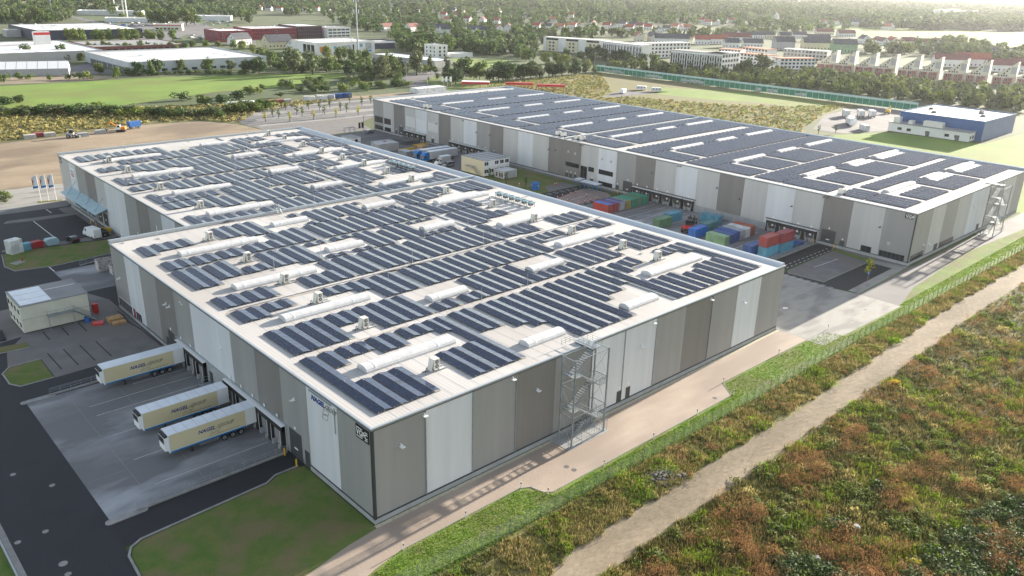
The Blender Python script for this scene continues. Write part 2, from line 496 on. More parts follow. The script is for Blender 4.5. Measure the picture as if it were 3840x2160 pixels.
ground('lawn', [(-10.2, 147.0), (-9.2, 148.5), (14.2, 144.4), (16.2, 144.0), (16.2, 133), (10.5, 132.4), (-3.3, 131.0), (-10.7, 132.6), (-11.8, 137.1)], 0.03, 'lawn')
ground('waste_pad', [(-10, 149.4), (-9, 149), (16.2, 145.2), (16.2, 151.5), (8, 149.6), (3, 150.2), (-9.5, 151)], 0.02, 'paver')
ground('forecourt', [(-2.5, 178.6), (16.2, 176.6), (16.2, 174.0), (3.8, 174.4), (-4.0, 176)], 0.02, 'paver')
ground('forecourt', [(12.0, 184), (16.2, 184), (16.2, 156), (14, 156), (14, 176), (12, 178)], 0.024, 'paver')
ground('forecourt', [(-2.4, 186.6), (14.3, 185.2), (16.4, 187), (16.4, 192), (6, 191), (-2, 189)], 0.02, 'paver')
ground('concrete_court', [(-60, 186), (-2, 189), (6, 191.2), (16.4, 192.2), (40, 192.4), (30, 215), (-60, 222)], 0.018, 'conc2')
ground('sand_lot', [(-90, 222), (-30, 219), (30, 214.5), (40, 192.4), (100, 192.4), (118, 204), (122, 240), (119, 271), (117, 291), (106, 308), (80, 312.5), (48, 304.5), (22, 300), (-90, 302)], 0.012, 'sand')
ground('dry_meadow', [(-90, 305), (22, 302), (48, 306), (80, 314), (107, 310), (119, 291), (140, 318), (215, 338), (216, 350), (146, 345), (84, 372), (30, 392), (-90, 420)], 0.006, 'drymeadow')
ground('dry_meadow', [(-40, 196), (-2, 199), (2, 216), (-40, 219)], 0.02, 'drymeadow')
ground('green_field', [(20, 470), (62, 489), (142, 489), (215, 474), (272, 449), (262, 430), (225, 412), (180, 399), (157, 402), (87, 374), (53, 394), (0, 420)], 0.008, 'field')
# yard between the two warehouses
ground('concrete_apron', [(97.3, -10.4), (105.4, -10.6), (130.6, -11.2), (130.6, -1.6), (129.6, 4), (129.6, 26), (97.3, 26)], 0.024, 'conc2')
ground('asphalt_lane', [(129.6, 4), (131, 1.2), (155.2, 1.6), (155, 7.2), (131.6, 7.4), (130.8, 17.6), (131.4, 18.4), (160, 18.6), (160, 23.7), (129.6, 23.7)], 0.026, 'asph2')
ground('car_park', [(131.8, 7.6), (155, 7.6), (157.0, 18.2), (132.4, 17.6), (131.0, 16.5)], 0.03, 'paver')
ground('lawn', [(155.2, 7.7), (157.6, 8.0), (159.2, 18.2), (157.2, 18.3)], 0.034, 'lawn2')
ground('footway', [(157.7, 8), (159.9, -0.6), (161, -1), (161, 23.6), (159.3, 18.4)], 0.03, 'paver')
ground('footway', [(131, 1.1), (131, -1.5), (159.8, -0.7), (157.7, 7.8), (155.2, 7.4), (155.2, 1.5)], 0.027, 'conc2')
ground('gravel_road', [(130.6, -1.7), (160, -1.2), (330, -1.8), (330, -10.5), (220, -8.0), (186, -5.6), (145, -8.0), (130.6, -11)], 0.022, 'road')
ground('container_yard', rect(97.3, 24.0, 160.2, 91.4), 0.02, 'conc')
ground('asphalt_lane', [(97.3, 91.4), (160.0, 91.4), (158, 93.6), (153.6, 93.2), (137, 92.6), (137, 102.6), (153.4, 106.6), (158, 107), (158, 110), (97.3, 109)], 0.022, 'asph2')
ground('car_park', [(136.4, 92.8), (153.6, 93.4), (156.0, 97), (155.6, 105), (153.4, 106.4), (136.4, 102.4)], 0.026, 'redlot')
ground('lawn', [(97.3, 110), (158, 110.5), (158.6, 150), (97.3, 150)], 0.02, 'lawn')
ground('car_park', [(142, 110.2), (155.5, 110.4), (155.5, 117.5), (146, 116.5)], 0.026, 'paver')
ground('footway', rect(158.3, 96, 160.3, 158), 0.03, 'paver')
ground('truck_yard', rect(97.3, 150, 160.3, 241), 0.02, 'road')
ground('forecourt', [(97, 192.5), (119, 205), (122, 241), (160, 244), (165, 262), (180, 273), (150, 281), (120, 284), (118, 240)], 0.016, 'paver')
ground('parking_road', [(119, 280), (180, 271), (330, 268), (330, 330), (215, 331), (147, 335), (119, 300)], 0.012, 'road')
for i, (y0, y1, z) in enumerate(((276, 279.5, 0), (289.5, 297, 0), (306, 312.5, 0), (323.5, 327, 0))):
    ground('parking_row', [(122 + i * 6, y0 + 3), (240, y0 - 1.5), (240, y1 - 1.5), (124 + i * 6, y1 + 3)], 0.02, 'conc2')
ground('gravel_road', [(119, 333), (150, 337), (215, 333), (262, 330), (262, 340), (215, 341.5), (140, 346), (119, 338)], 0.018, 'sand')
# land beyond the far warehouse
ground('dry_meadow', [(262, 243), (243, 160), (243, 60), (300, 100), (335, 125), (395, 142), (446, 150), (442, 262), (440, 352), (330, 352), (262, 300)], 0.006, 'drymeadow')
_T2 = lambda x, y: G(1920 + x * 960 / 2576, y * 960 / 2576)
_T3 = lambda x, y: G(2880 + x * 960 / 2576, y * 960 / 2576)
ground('green_field', [_T2(1400, 930), _T2(1530, 880), _T2(2000, 905), _T2(2576, 950), _T3(400, 1000), _T3(760, 1070), _T3(640, 1110), _T3(300, 1090), _T2(2576, 1040), _T2(2000, 1000), _T2(1500, 950)], 0.014, 'field')
ground('green_field', [(243, 70), (330, 106), (362, 92), (366, 52), (420, 50), (430, 20), (243, -2)], 0.01, 'field')
ground('caravan_lot', [(330, 257), (362, 270), (368, 271), (395, 252), (350, 254)], 0.014, 'road')
ground('depot_yard', [(338, 106), (337, 121), (388, 141), (445, 143), (452, 100), (365, 96)], 0.014, 'road')
ground('green_field', [(367, 424), (410, 505), (456, 470), (378, 417)], 0.008, 'field')
ground('park_lawn', [(276, 334), (312, 330), (345, 352), (312, 398), (290, 378)], 0.01, 'lawn2')
ground('side_road', [(262, 330), (275, 332), (289, 379), (312, 399), (356, 430), (350, 440), (290, 408), (268, 366)], 0.014, 'road')
ground('highway', [G(*p) for p in ((255, 62), (275, 60), (420, 92), (470, 104), (520, 135), (505, 150), (430, 108))], 0.016, 'road')
ground('retail_road', [G(*p) for p in ((420, 92), (720, 80), (960, 150), (960, 170), (700, 130), (560, 175), (500, 130))], 0.014, 'road')
ground('yellow_field', [(1190, 470), (1150, 560), (1500, 700), (1600, 480), (1500, 330), (1085, 245), (1020, 275)], 0.02, 'field')
ground('brown_field', [G(*p) for p in ((0, 2), (180, 0), (300, 8), (420, 22), (380, 28), (180, 12), (0, 12))], 0.02, 'sand')
ground('nursery_bed', [(62, 500), (75, 540), (112, 532), (140, 500), (100, 492)], 0.012, 'track')
ground('loading_court', [(112, 533), (142, 520), (146, 600), (122, 580)], 0.014, 'road')


def kerb(pts, w=0.16, h=0.11, closed=False):
    mb = MB()
    q = [Vector((p[0], p[1])) for p in pts]
    n = len(q)
    off = []
    for i in range(n):
        a = q[i] - q[i - 1] if (i > 0 or closed) else q[1] - q[0]
        b = q[(i + 1) % n] - q[i] if (i < n - 1 or closed) else q[-1] - q[-2]
        t = (a.normalized() + b.normalized())
        t = t.normalized() if t.length > 1e-6 else a.normalized()
        off.append(Vector((-t.y, t.x)) * w)
    for i in range(n if closed else n - 1):
        j = (i + 1) % n
        A, B, C_, D = q[i], q[j], q[j] + off[j], q[i] + off[i]
        mb.face([(*A, h), (*B, h), (*C_, h), (*D, h)])
        mb.face([(*A, 0), (*B, 0), (*B, h), (*A, h)])
        mb.face([(*C_, 0), (*D, 0), (*D, h), (*C_, h)])
    return structure(mb.build('kerb', 'kerb'))


kerb([(-27.5, 0), (-25.9, 9.6), (-25.6, 14), (-24.9, 15.4), (-23.5, 16.2), (-6.3, 17.1), (-4.5, 18.1), (-1.0, 18.1)], 0.3)
kerb([(-25.7, 76.0), (-24.1, 78.5), (-19.0, 78.7)], 0.25)
kerb([(-19.2, 69.45), (-24.5, 69.4), (-25.7, 71.6), (-25.7, 76.0)], -0.25)
kerb([(-30, 86.8), (-22.8, 85.5), (-19.1, 85.2)], 0.2)
kerb([(-10.3, 147.2), (-11.9, 137.1), (-10.8, 132.5), (-3.3, 130.9), (10.5, 132.3), (16.2, 132.9)], -0.25)
kerb([(-0.4, -6.4), (19.4, -6.4), (20.7, -7.2), (21.2, -9.2), (22.3, -10.0), (65.6, -10.2), (68.4, -6.5), (105, -6.95)], 0.1, 0.06)
kerb([(131.0, 16.5), (131.8, 7.6), (155, 7.6)], 0.15)
kerb([(136.4, 92.8), (153.6, 93.4), (156.0, 97), (155.6, 105)], 0.15)


def upstand(name, x0, x1, y):
    """rounded concrete traffic island at the head of a loading yard"""
    mb = MB()
    poly = []
    for i in range(7):
        a = math.pi / 2 + math.pi * i / 6
        poly.append((x0 + 0.55 + 0.55 * math.cos(a), y + 0.55 * math.sin(a)))
    for i in range(7):
        a = -math.pi / 2 + math.pi * i / 6
        poly.append((x1 - 0.55 + 0.55 * math.cos(a), y + 0.55 * math.sin(a)))
    mb.prism(poly, 0, 0.13)
    return structure(mb.build(name, 'kerb'))


upstand('traffic_island', -25.9, -20.6, 22.1)
upstand('traffic_island', -26.0, -20.8, 62.9)


def lines(segs, w=0.13, z=0.036, name='painted_line', m='paint'):
    mb = MB()
    for (x0, y0, x1, y1) in segs:
        d = Vector((x1 - x0, y1 - y0)).normalized()
        n = Vector((-d.y, d.x)) * (w / 2)
        mb.sheet([(x0 + n.x, y0 + n.y), (x1 + n.x, y1 + n.y), (x1 - n.x, y1 - n.y), (x0 - n.x, y0 - n.y)], z)
    return structure(mb.build(name, m))


lines([(-18, y, -1.2, y) for y in (26.9, 34.9, 43.6, 51.3, 55.0)] + [(-10, 58.6, -1.2, 58.6)], 0.08)
lines([(-24.9, y, -19.3, y) for y in (33, 45, 55)] + [(-19.5, 23, -19.5, 62), (-12.2, 23, -12.2, 62), (-6.2, 23, -6.2, 62)], 0.05, 0.03, 'expansion_joint', 'kerb')
lines([(x, 80.6, x + 0.1, 72.0) for x in (-17.5, -14.8, -12.0, -9.2)] + [(x, 91.5, x, 86.5) for x in (-15.5, -12.2, -9)], 0.22, 0.03, 'paving_band', 'asph')
lines([(3.1, 174.2, 3.3, 150.4), (9.1, 184.9, 9.2, 180.1), (-4.2, 131.0, -4.1, 126.6)], 0.22, 0.032)
lines([(100, y, 156, y - 0.2) for y in (27.5, 31.8, 36.2, 40.5)] + [(100, y, 157, y) for y in (61.5, 65.6, 69.7, 73.8, 78, 82.1)], 0.12, 0.03)
lines([(132.0 + 2.1 * i, 18.75, 133.1 + 2.1 * i, 18.75) for i in range(13)] + [(133.5 + 2.1 * i, 20.0, 134.6 + 2.1 * i, 20.0) for i in range(12)], 0.16, 0.036)
lines([(129.9, 16.6 - 1.9 * i, 129.9, 15.6 - 1.9 * i) for i in range(7)] + [(128.9, 16.6 - 1.9 * i, 128.9, 15.6 - 1.9 * i) for i in range(7)], 0.14, 0.036)
lines([(137.5, 9.3, 152.5, 9.3)], 0.14, 0.04) if False else lines([(140, 14.6, 151.5, 13.9)], 0.14, 0.04)
lines([(100 + 3 * i, 107.6, 101.6 + 3 * i, 107.6) for i in range(18)] + [(100 + 3 * i, 108.7, 101.6 + 3 * i, 108.7) for i in range(18)] + [(138 + 3 * i, 92.2, 139.5 + 3 * i, 92.25) for i in range(7)], 0.16, 0.03)
lines([(139, 98.2, 152, 100.1)], 0.12, 0.034)
lines([(104, 8 + i * 1.1, 104 + 9, 8 + i * 1.1) for i in range(0)], 0.1, 0.04) if False else None
mb = MB()
for (x0, y0, x1, y1) in ((112, -6.6, 128, -6.4), (112, -8.6, 125, -8.4), (110, -3.4, 128, -3.2)):
    mb.sheet(rect(x0, y0, x1, y1), 0.03)
structure(mb.build('concrete_joint', 'kerb'))
for i, (x, y) in enumerate(((-31.8, 41.8), (-28.5, 35.6), (-31.9, 25.5), (-35.0, 25.4), (-32.0, 17.7), (-32.1, 15.4))):
    o = MB().prism([(x + 0.38 * (1.35 if i == 4 else 1) * math.cos(a * math.pi / 6), y + 0.38 * (1.35 if i == 4 else 1) * math.sin(a * math.pi / 6)) for a in range(12)], 0.0, 0.03).build('manhole_cover', 'kerb')
    tag(o, ['pale round manhole cover in the dark asphalt, farthest up the yard lane', 'pale round manhole cover nearest the corner of the concrete loading yard',
            'pale manhole cover in mid lane, level with the traffic island', 'pale manhole cover close beside the gutter, level with the traffic island',
            'largest pale manhole cover in the dark asphalt lane', 'small pale manhole cover just below the largest one'][i], 'manhole cover', 'manhole covers in the asphalt lane')
for i, (x, y) in enumerate(((28.2, -6.9), (28.4, -8.2), (62.5, -8.9), (120, -5.2), (122.5, -7))):
    o = MB().prism([(x + 0.4 * math.cos(a * math.pi / 6), y + 0.4 * math.sin(a * math.pi / 6)) for a in range(12)], 0.0, 0.035).build('manhole_cover', 'road')
    tag(o, ['round manhole cover in the pink service road, upper of the pair near the stair tower', 'round manhole cover in the pink service road, lower of the pair near the stair tower',
            'lone manhole cover beside the grass at the far end of the pink road', 'round manhole cover on the pale concrete apron, farther from the fence', 'round manhole cover on the pale concrete apron, nearer the fence'][i], 'manhole cover', 'manhole covers in the service road')
# ------------------------------------------------------------------ warehouse A (near) and B (far)
H = 14.0


def cladding(mb, face, c, a0, a1, z0, z1, t=0.08):
    """one upright cladding bay standing proud of the wall"""
    if face == '-x': mb.box(c - t, a0 + 0.02, z0, c, a1 - 0.02, z1)
    elif face == '-y': mb.box(a0 + 0.02, c - t, z0, a1 - 0.02, c, z1)
    return mb


def bays(parent, face, c, cuts, cols, z0=0.75, z1=H - 0.35):
    for i, m in enumerate(cols):
        cladding(MB(), face, c, min(cuts[i], cuts[i + 1]), max(cuts[i], cuts[i + 1]), z0, z1).build('cladding_panel', m, parent)


L, ML, MI, D = 'w_light', 'w_midl', 'w_mid', 'w_dark'
WA = thing('warehouse', 'nearer striped grey warehouse with the stepped white solar roof and trailers at its docks', 'warehouse')
# core volumes, plinth and roof skin
mb = MB()
mb.prism(rect(0, 0, 97, 95.2), 0.0, H - 0.1)
mb.prism(rect(16.5, 95.2, 97, 192.4), 0.0, H - 0.1)
mb.build('wall', 'w_mid', WA)
mb = MB()
for q in ((-0.14, -0.14, 97.1, 0.1), (-0.14, 0.1, 0.1, 16.2), (-0.14, 62.9, 0.1, 95.2), (16.36, 95.2, 16.6, 192.4)):
    MB().box(q[0], q[1], 0, q[2], q[3], 0.7).build('plinth', 'plinth', WA)
mb = MB()
mb.box(-0.11, -0.11, 0.7, 97.05, -0.085, 0.95); mb.box(-0.11, -0.085, 0.7, -0.085, 16.2, 0.95); mb.box(-0.11, 63.5, 0.7, -0.085, 95.2, 0.95)
mb.box(-0.2, -0.2, 0.7, 0.16, 0.16, H - 0.36)
mb.box(-0.2, -0.2, H - 0.36, 97.1, -0.02, H - 0.22); mb.box(-0.2, -0.02, H - 0.36, -0.02, 95.3, H - 0.22)
mb.box(16.3, 95.3, H - 0.36, 16.48, 192.5, H - 0.22)
mb.build('dark_trim', 'trim', WA)
bays(WA, '-x', 0, [0.16, 8.0, 16.0, 23.6, 31.3, 39.7, 47.4, 55.2, 62.5, 71.0, 79.1, 87.2, 95.2], [MI, L, MI, D, MI, L, L, MI, D, MI, L, MI])
bays(WA, '-y', 0, [0.16, 8.1, 16.1, 24.2, 32.1, 40.2, 48.1, 56.3, 64.4, 72.4, 80.6, 88.6, 97.0], [MI, L, MI, D, MI, L, L, MI, D, MI, L, MI])
bays(WA, '-x', 16.5, [95.3, 103.9, 112, 120, 128, 136.4, 144, 151.6, 159.4, 167.7, 176.3, 182.7, 192.4], [MI, L, MI, D, MI, L, L, ML, D, MI, L, ML])
# roof: membrane, zinc edge, raised far edge (gutter slope), fire wall
mb = MB()
mb.sheet(rect(0.12, 0.12, 94.6, 94.6), H - 0.02)
mb.sheet(rect(16.62, 95.75, 94.6, 191.6), H - 0.02)
mb.build('roof', 'roof', WA)
mb = MB()
mb.box(-0.22, -0.22, H - 0.22, 97.1, 0.12, H + 0.03); mb.box(-0.22, 0.12, H - 0.22, 0.12, 95.2, H + 0.03)
mb.box(16.28, 95.8, H - 0.22, 16.62, 191.9, H + 0.03)
mb.extr([(94.6, H - 0.1), (94.6, H - 0.02), (95.3, H + 0.18), (96.3, H + 0.40), (96.9, H + 0.46), (97.12, H + 0.40), (97.12, H - 0.4), (96.5, H - 0.4)], 'y', 0.125, 192.4)
mb.box(16.3, 191.9, H - 0.3, 97.1, 192.5, H + 0.55)
mb.build('roof_edge', 'trim2', WA)
mb = MB()
mb.box(-0.1, 94.9, H - 0.3, 96.6, 95.15, H + 0.55); mb.box(-0.2, 95.15, H - 0.5, 96.6, 95.55, H + 0.62)
mb.build('fire_wall', 'trim2', WA)
mb = MB()
for y in (46.1, 70.9):
    mb.box(3, y, H, 94, y + 0.16, H + 0.1)
for y in (118.6, 141.0):
    mb.box(19, y, H, 94, y + 0.16, H + 0.1)
mb.box(64.4, 2.5, H, 64.6, 94.5, H + 0.16); mb.box(64.4, 96.2, H, 64.6, 191, H + 0.16)
mb.build('cable_tray', 'galv', WA)


K['grime'] = mat('roof_grime', (0.27, 0.225, 0.19), (0.40, 0.36, 0.32), 0.5, 6, 0.9)
mb = MB()
for (x0, x1, y, w) in ((2, 46, 45.3, 0.9), (30, 62, 45.5, 0.6), (6, 22, 22.9, 0.4), (3, 20, 69.9, 0.5), (20, 55, 93.9, 0.5), (64.9, 65.1, 10, 8), (66, 90, 45.4, 0.4), (20, 60, 140.3, 0.5), (30, 80, 117.9, 0.5)):
    r_ = random.Random(int(x0 * 7 + y))
    n = 14
    up_ = [(x0 + (x1 - x0) * i / n, y + w * r_.uniform(0.4, 1)) for i in range(n + 1)]
    lo_ = [(x0 + (x1 - x0) * i / n, y - w * r_.uniform(0.0, 0.5)) for i in range(n + 1)]
    for i in range(n):
        mb.sheet([lo_[i], lo_[i + 1], up_[i + 1], up_[i]], H - 0.014)
mb.build('dirt_streak', 'grime', WA)['kind'] = 'stuff'
mb = MB()
for i in range(40):
    x = 4 + i * 2.27
    mb.sheet(rect(x, 0.4, x + 0.05, 94.4), H - 0.012)
    if x > 18: mb.sheet(rect(x, 96, x + 0.05, 191.4), H - 0.012)
mb.build('roof_seam', 'trim2', WA)['kind'] = 'stuff'


def skylight(parent, x0, x1, yc, z, w=2.7, n=10, low=False):
    """white barrel rooflight: kerb frame, ribs and single panes"""
    h, b = (0.55, 0.32) if not low else (0.34, 0.2)
    fr = MB()
    fr.box(x0 - 0.08, yc - w / 2 - 0.08, z, x1 + 0.08, yc - w / 2 + 0.06, z + b)
    fr.box(x0 - 0.08, yc + w / 2 - 0.06, z, x1 + 0.08, yc + w / 2 + 0.08, z + b)
    N = 8
    pr = [(yc + w / 2 * math.cos(math.pi * i / N), z + b + h * math.sin(math.pi * i / N)) for i in range(N + 1)]
    for x in (x0, x1):
        fr.face([(x, *p) for p in (pr if x == x1 else pr[::-1])])
        fr.box(x - 0.05, yc - w / 2, z, x + 0.05, yc + w / 2, z + b)
    f = fr.build('skylight', 'dome', parent)
    st = (x1 - x0) / n
    for i in range(n):
        a, c = x0 + i * st + 0.03, x0 + (i + 1) * st - 0.03
        mbp = MB()
        for k in range(N):
            p, q = pr[k], pr[k + 1]
            mbp.face([(a, *p), (c, *p), (c, *q), (a, *q)][::-1])
        mbp.build('pane', 'dome', f)
    rb = MB()
    for i in range(n + 1):
        x = x0 + i * st
        wd = 0.14 if i in (1, n - 2) and n > 5 or (n <= 5 and i == 1) else 0.035
        for k in range(N):
            p, q = pr[k], pr[k + 1]
            up = 1.03 if wd > 0.1 else 1.012
            P = lambda t: (yc + (t[0] - yc) * up, z + b + (t[1] - z - b) * up + 0.004)
            rb.face([(x - wd, *P(p)), (x + wd, *P(p)), (x + wd, *P(q)), (x - wd, *P(q))][::-1])
    rb.build('rib', 'whiteroof', f)['kind'] = 'stuff'


for (x0, x1, y) in ((7.8, 23.6, 14.1), (7.8, 23.5, 37.3), (8.0, 23.5, 55.2), (7.8, 23.5, 78.8), (70.6, 86.9, 13.8), (70.3, 86.3, 36.8), (70.3, 86.3, 55.2), (70.8, 86.9, 79.2),
                    (23.8, 39.5, 102.9), (25.0, 39.5, 126.0), (23.5, 39.5, 150.0), (23.6, 39.5, 173.6), (70.9, 87.2, 103.0), (71.5, 87.2, 127.0), (71.2, 87.3, 150.3), (71.0, 87.0, 174.0)):
    skylight(WA, x0, x1, y, H, 2.4, 10)
for (x0, x1, y) in ((31.0, 38.9, 5.6), (54.4, 62.3, 5.6), (31.0, 38.9, 29.4), (54.8, 63.2, 29.4), (31.3, 39.3, 63.4), (54.9, 63.2, 63.4), (31.1, 39.3, 86.2), (54.9, 63.1, 86.4),
                    (55.2, 63.6, 111.2), (54.6, 63.0, 133.5), (55.6, 64.0, 159.0), (55.0, 63.4, 180.8), (31.5, 39.6, 111.2) if False else (55.0, 63.0, 145.5)):
    if y == 145.5: continue
    skylight(WA, x0, x1, y, H, 2.2, 5)


def dock_shelters(parent, face, c, spans, ztop, num, wide=0.55, closed=None, z0=0.0):
    """black padded dock shelter: box frame, curtains, grey door, number plate, bumpers"""
    for i, (a0, a1) in enumerate(spans):
        if a0 > a1: a0, a1 = a1, a0
        def B(mb_, d0, d1, u0, u1, w0, w1):
            if face == '-x': mb_.box(c - d1, u0, w0, c - d0, u1, w1)
            else: mb_.box(u0, c - d1, w0, u1, c - d0, w1)
        m1 = MB()
        B(m1, 0.0, wide, a0, a0 + 0.55, z0, ztop); B(m1, 0.0, wide, a1 - 0.55, a1, z0, ztop); B(m1, 0.0, wide + 0.02, a0, a1, ztop - 0.85, ztop)
        ds = m1.build('dock_shelter', 'black', parent)
        m2 = MB()
        B(m2, 0.02, 0.1, a0 + 0.56, a1 - 0.56, z0 + 0.9, ztop - 0.86)
        m2.build('dock_door', 'doorgrey' if face == '-x' and c > 100 else 'doorl', ds)
        m3 = MB()
        B(m3, 0.0, wide + 0.06, a0 - 0.02, a1 + 0.02, ztop, ztop + 0.07); B(m3, wide + 0.02, wide + 0.06, a0 + 0.54, a0 + 0.6, z0 + 0.5, ztop - 0.86)
        B(m3, wide + 0.02, wide + 0.06, a1 - 0.6, a1 - 0.54, z0 + 0.5, ztop - 0.86)
        m3.build('dock_trim', 'white', ds)
        m4 = MB()
        B(m4, 0.0, 0.7, a0 + 0.75, a0 + 1.25, z0, z0 + 0.75); B(m4, 0.0, 0.7, a1 - 1.25, a1 - 0.75, z0, z0 + 0.75)
        m4.build('dock_bumper', 'plinth', ds)
        if c > 100:
            m5 = MB()
            mid = (a0 + a1) / 2
            B(m5, 0.1, 0.13, mid - 0.3, mid + 0.3, ztop - 1.55, ztop - 0.95)
            m5.build('number_plate', 'white', ds)
            m6 = MB()
            B(m6, 0.12, 0.2, a0 + 0.6, a0 + 0.72, z0 + 0.5, z0 + 1.5); B(m6, 0.12, 0.2, a1 - 0.72, a1 - 0.6, z0 + 0.5, z0 + 1.5)
            m6.build('guide_post', 'yellow', ds)
        m7 = MB()
        if face == '-x':
            B(m7, 0.1, 0.13, (a0 + a1) / 2 - 0.22, (a0 + a1) / 2 + 0.22, ztop + 0.75, ztop + 1.25)
            m7.build('number_plate', 'white', parent)


def dock_group_frame(parent, c, y0, y1, zt, m='trim2'):
    mb_ = MB()
    mb_.box(c - 0.2, y0, 0.0, c - 0.082, y1, zt)
    mb_.build('dock_wall', 'plinth', parent)
    mb_ = MB()
    mb_.box(c - 0.32, y0 - 0.2, zt, c - 0.082, y1 + 0.2, zt + 0.18)
    mb_.build('dock_cornice', m, parent)


dock_group_frame(WA, 0, 22.8, 63.3, 4.35)
dock_shelters(WA, '-x', -0.2, [(58.8, 62.8), (54.6, 58.6), (50.6, 54.5), (39.0, 43.0), (35.0, 38.9), (31.2, 34.9), (27.2, 31.1), (23.1, 27.1)], 4.05, 19)


def flat_part(parent, name, face, c, a0, a1, z0, z1, m, t=0.05, back=0.08):
    mb_ = MB()
    if face == '-x': mb_.box(c - back - t, a0, z0, c - back + 0.01, a1, z1)
    else: mb_.box(a0, c - back - t, z0, a1, c - back + 0.01, z1)
    return mb_.build(name, m, parent)


def window(parent, face, c, a0, a1, z0, z1, n, fm='trim', rows=1):
    """strip window: frame plus single panes"""
    f = flat_part(parent, 'window', face, c, a0, a1, z0, z1, fm, 0.05)
    st = (a1 - a0) / n
    hz = (z1 - z0) / rows
    for r in range(rows):
        for i in range(n):
            flat_part(f, 'pane', face, c, a0 + i * st + 0.07, a0 + (i + 1) * st - 0.07, z0 + r * hz + 0.07, z0 + (r + 1) * hz - 0.07, 'glass', 0.07)
    return f


def door(parent, face, c, a0, a1, z0, z1, m='doorgrey', plate=True):
    d = flat_part(parent, 'door', face, c, a0, a1, z0, z1, m, 0.04)
    if a1 - a0 > 2.5:
        flat_part(d, 'window_slot', face, c, (a0 + a1) / 2 - 0.5, (a0 + a1) / 2 + 0.5, z0 + 1.4, z0 + 1.65, 'white', 0.06)
    if plate:
        flat_part(parent, 'number_plate', face, c, (a0 + a1) / 2 - 0.2, (a0 + a1) / 2 + 0.2, z1 + 0.35, z1 + 0.75, 'white', 0.04)
    return d


def wall_lamp(parent, face, c, a, z, m='white'):
    mb_ = MB()
    if face == '-x': mb_.box(c - 0.75, a - 0.25, z, c - 0.08, a + 0.25, z + 0.1); mb_.box(c - 0.3, a - 0.06, z + 0.1, c - 0.08, a + 0.06, z + 0.4)
    else: mb_.box(a - 0.3, c - 0.75, z, a + 0.3, c - 0.08, z + 0.1); mb_.box(a - 0.06, c - 0.3, z + 0.1, a + 0.06, c - 0.08, z + 0.4)
    return mb_.build('wall_lamp', m, parent)


# openings of the near warehouse
door(WA, '-x', 0, 64.6, 67.6, 0.1, 4.4)
door(WA, '-x', 0, 67.9, 68.9, 0.3, 2.6, plate=False)
door(WA, '-x', -0.12, 48.3, 49.5, 0.4, 2.9, plate=False)
door(WA, '-x', 0, 18.4, 21.9, 0.1, 4.5)
door(WA, '-x', 0, 16.3, 17.6, 0.1, 2.7, plate=False)
window(WA, '-x', 0, 86.6, 94.2, 0.9, 2.8, 9, 'white')
window(WA, '-x', 0, 81.4, 84.4, 0.9, 2.7, 3, 'white')
door(WA, '-x', 0, 84.9, 86.1, 0.3, 2.7, 'maroon', plate=False)
door(WA, '-y', 0, 47.0, 48.1, 0.2, 2.9, 'trim')
door(WA, '-y', 0, 49.3, 50.4, 0.2, 2.9, 'trim')
door(WA, '-x', 16.5, 128.5, 131.5, 0.1, 4.2)
for (a, z) in ((91.5, 7.4), (64.9, 9.6), (57.4, 9.0) if False else (66.5, 9.6), (43.5, 9.2), (19.6, 9.8), (12.0, 7)):
    if a == 12.0: continue
    wall_lamp(WA, '-x', 0, a, z)
for (a, z) in ((4.2, 9.9), (7.9, 13.0), (23.4, 13.1), (28.4, 9.6), (55.2, 13.0), (52.5, 9.6), (71.7, 13.0), (83.0, 9.6)):
    wall_lamp(WA, '-y', 0, a, z)
for (a, z) in ((59.5, 12.2), (58.8, 12.0)):
    flat_part(WA, 'vent_slot', '-x', 0, a - 0.25, a + 0.25, z, z + 0.12, 'white', 0.1)
# downpipes on the front wall
for x in (8.1, 16.1, 24.2, 40.2, 48.1, 56.3, 72.4):
    MB().box(x - 0.06, -0.2, 0.9, x + 0.06, -0.085, H - 0.4).build('downpipe', 'galv', WA)

# letter signs of the near warehouse
RX = (math.pi / 2, 0, -math.pi / 2)        # lettering on a wall that faces -X
RY = (math.pi / 2, 0, 0)                   # lettering on a wall that faces -Y


def vgp_sign(parent, face, c, a_left, z0, w, h):
    """black board with three white letters between two white bars; a_left is the viewer's left"""
    if face == '-x':
        b = flat_part(parent, 'sign_board', face, c, a_left - w, a_left, z0, z0 + h, 'black', 0.14)
        for zz in (z0 + h * 0.14, z0 + h * 0.80):
            flat_part(b, 'sign_bar', face, c, a_left - w * 0.88, a_left - w * 0.12, zz, zz + h * 0.06, 'white', 0.17)
        text('sign_lettering', 'VGP', h * 0.62, 'white', b, (c - 0.235, a_left - w * 0.1, z0 + h * 0.285), RX, 0.01, 0.015, sx=0.78 * w / h / 0.85)
    else:
        b = flat_part(parent, 'sign_board', face, c, a_left, a_left + w, z0, z0 + h, 'black', 0.14)
        for zz in (z0 + h * 0.14, z0 + h * 0.80):
            flat_part(b, 'sign_bar', face, c, a_left + w * 0.12, a_left + w * 0.88, zz, zz + h * 0.06, 'white', 0.17)
        text('sign_lettering', 'VGP', h * 0.62, 'white', b, (a_left + w * 0.1, c - 0.235, z0 + h * 0.285), RY, 0.01, 0.015, sx=0.78 * w / h / 0.85)
    return b


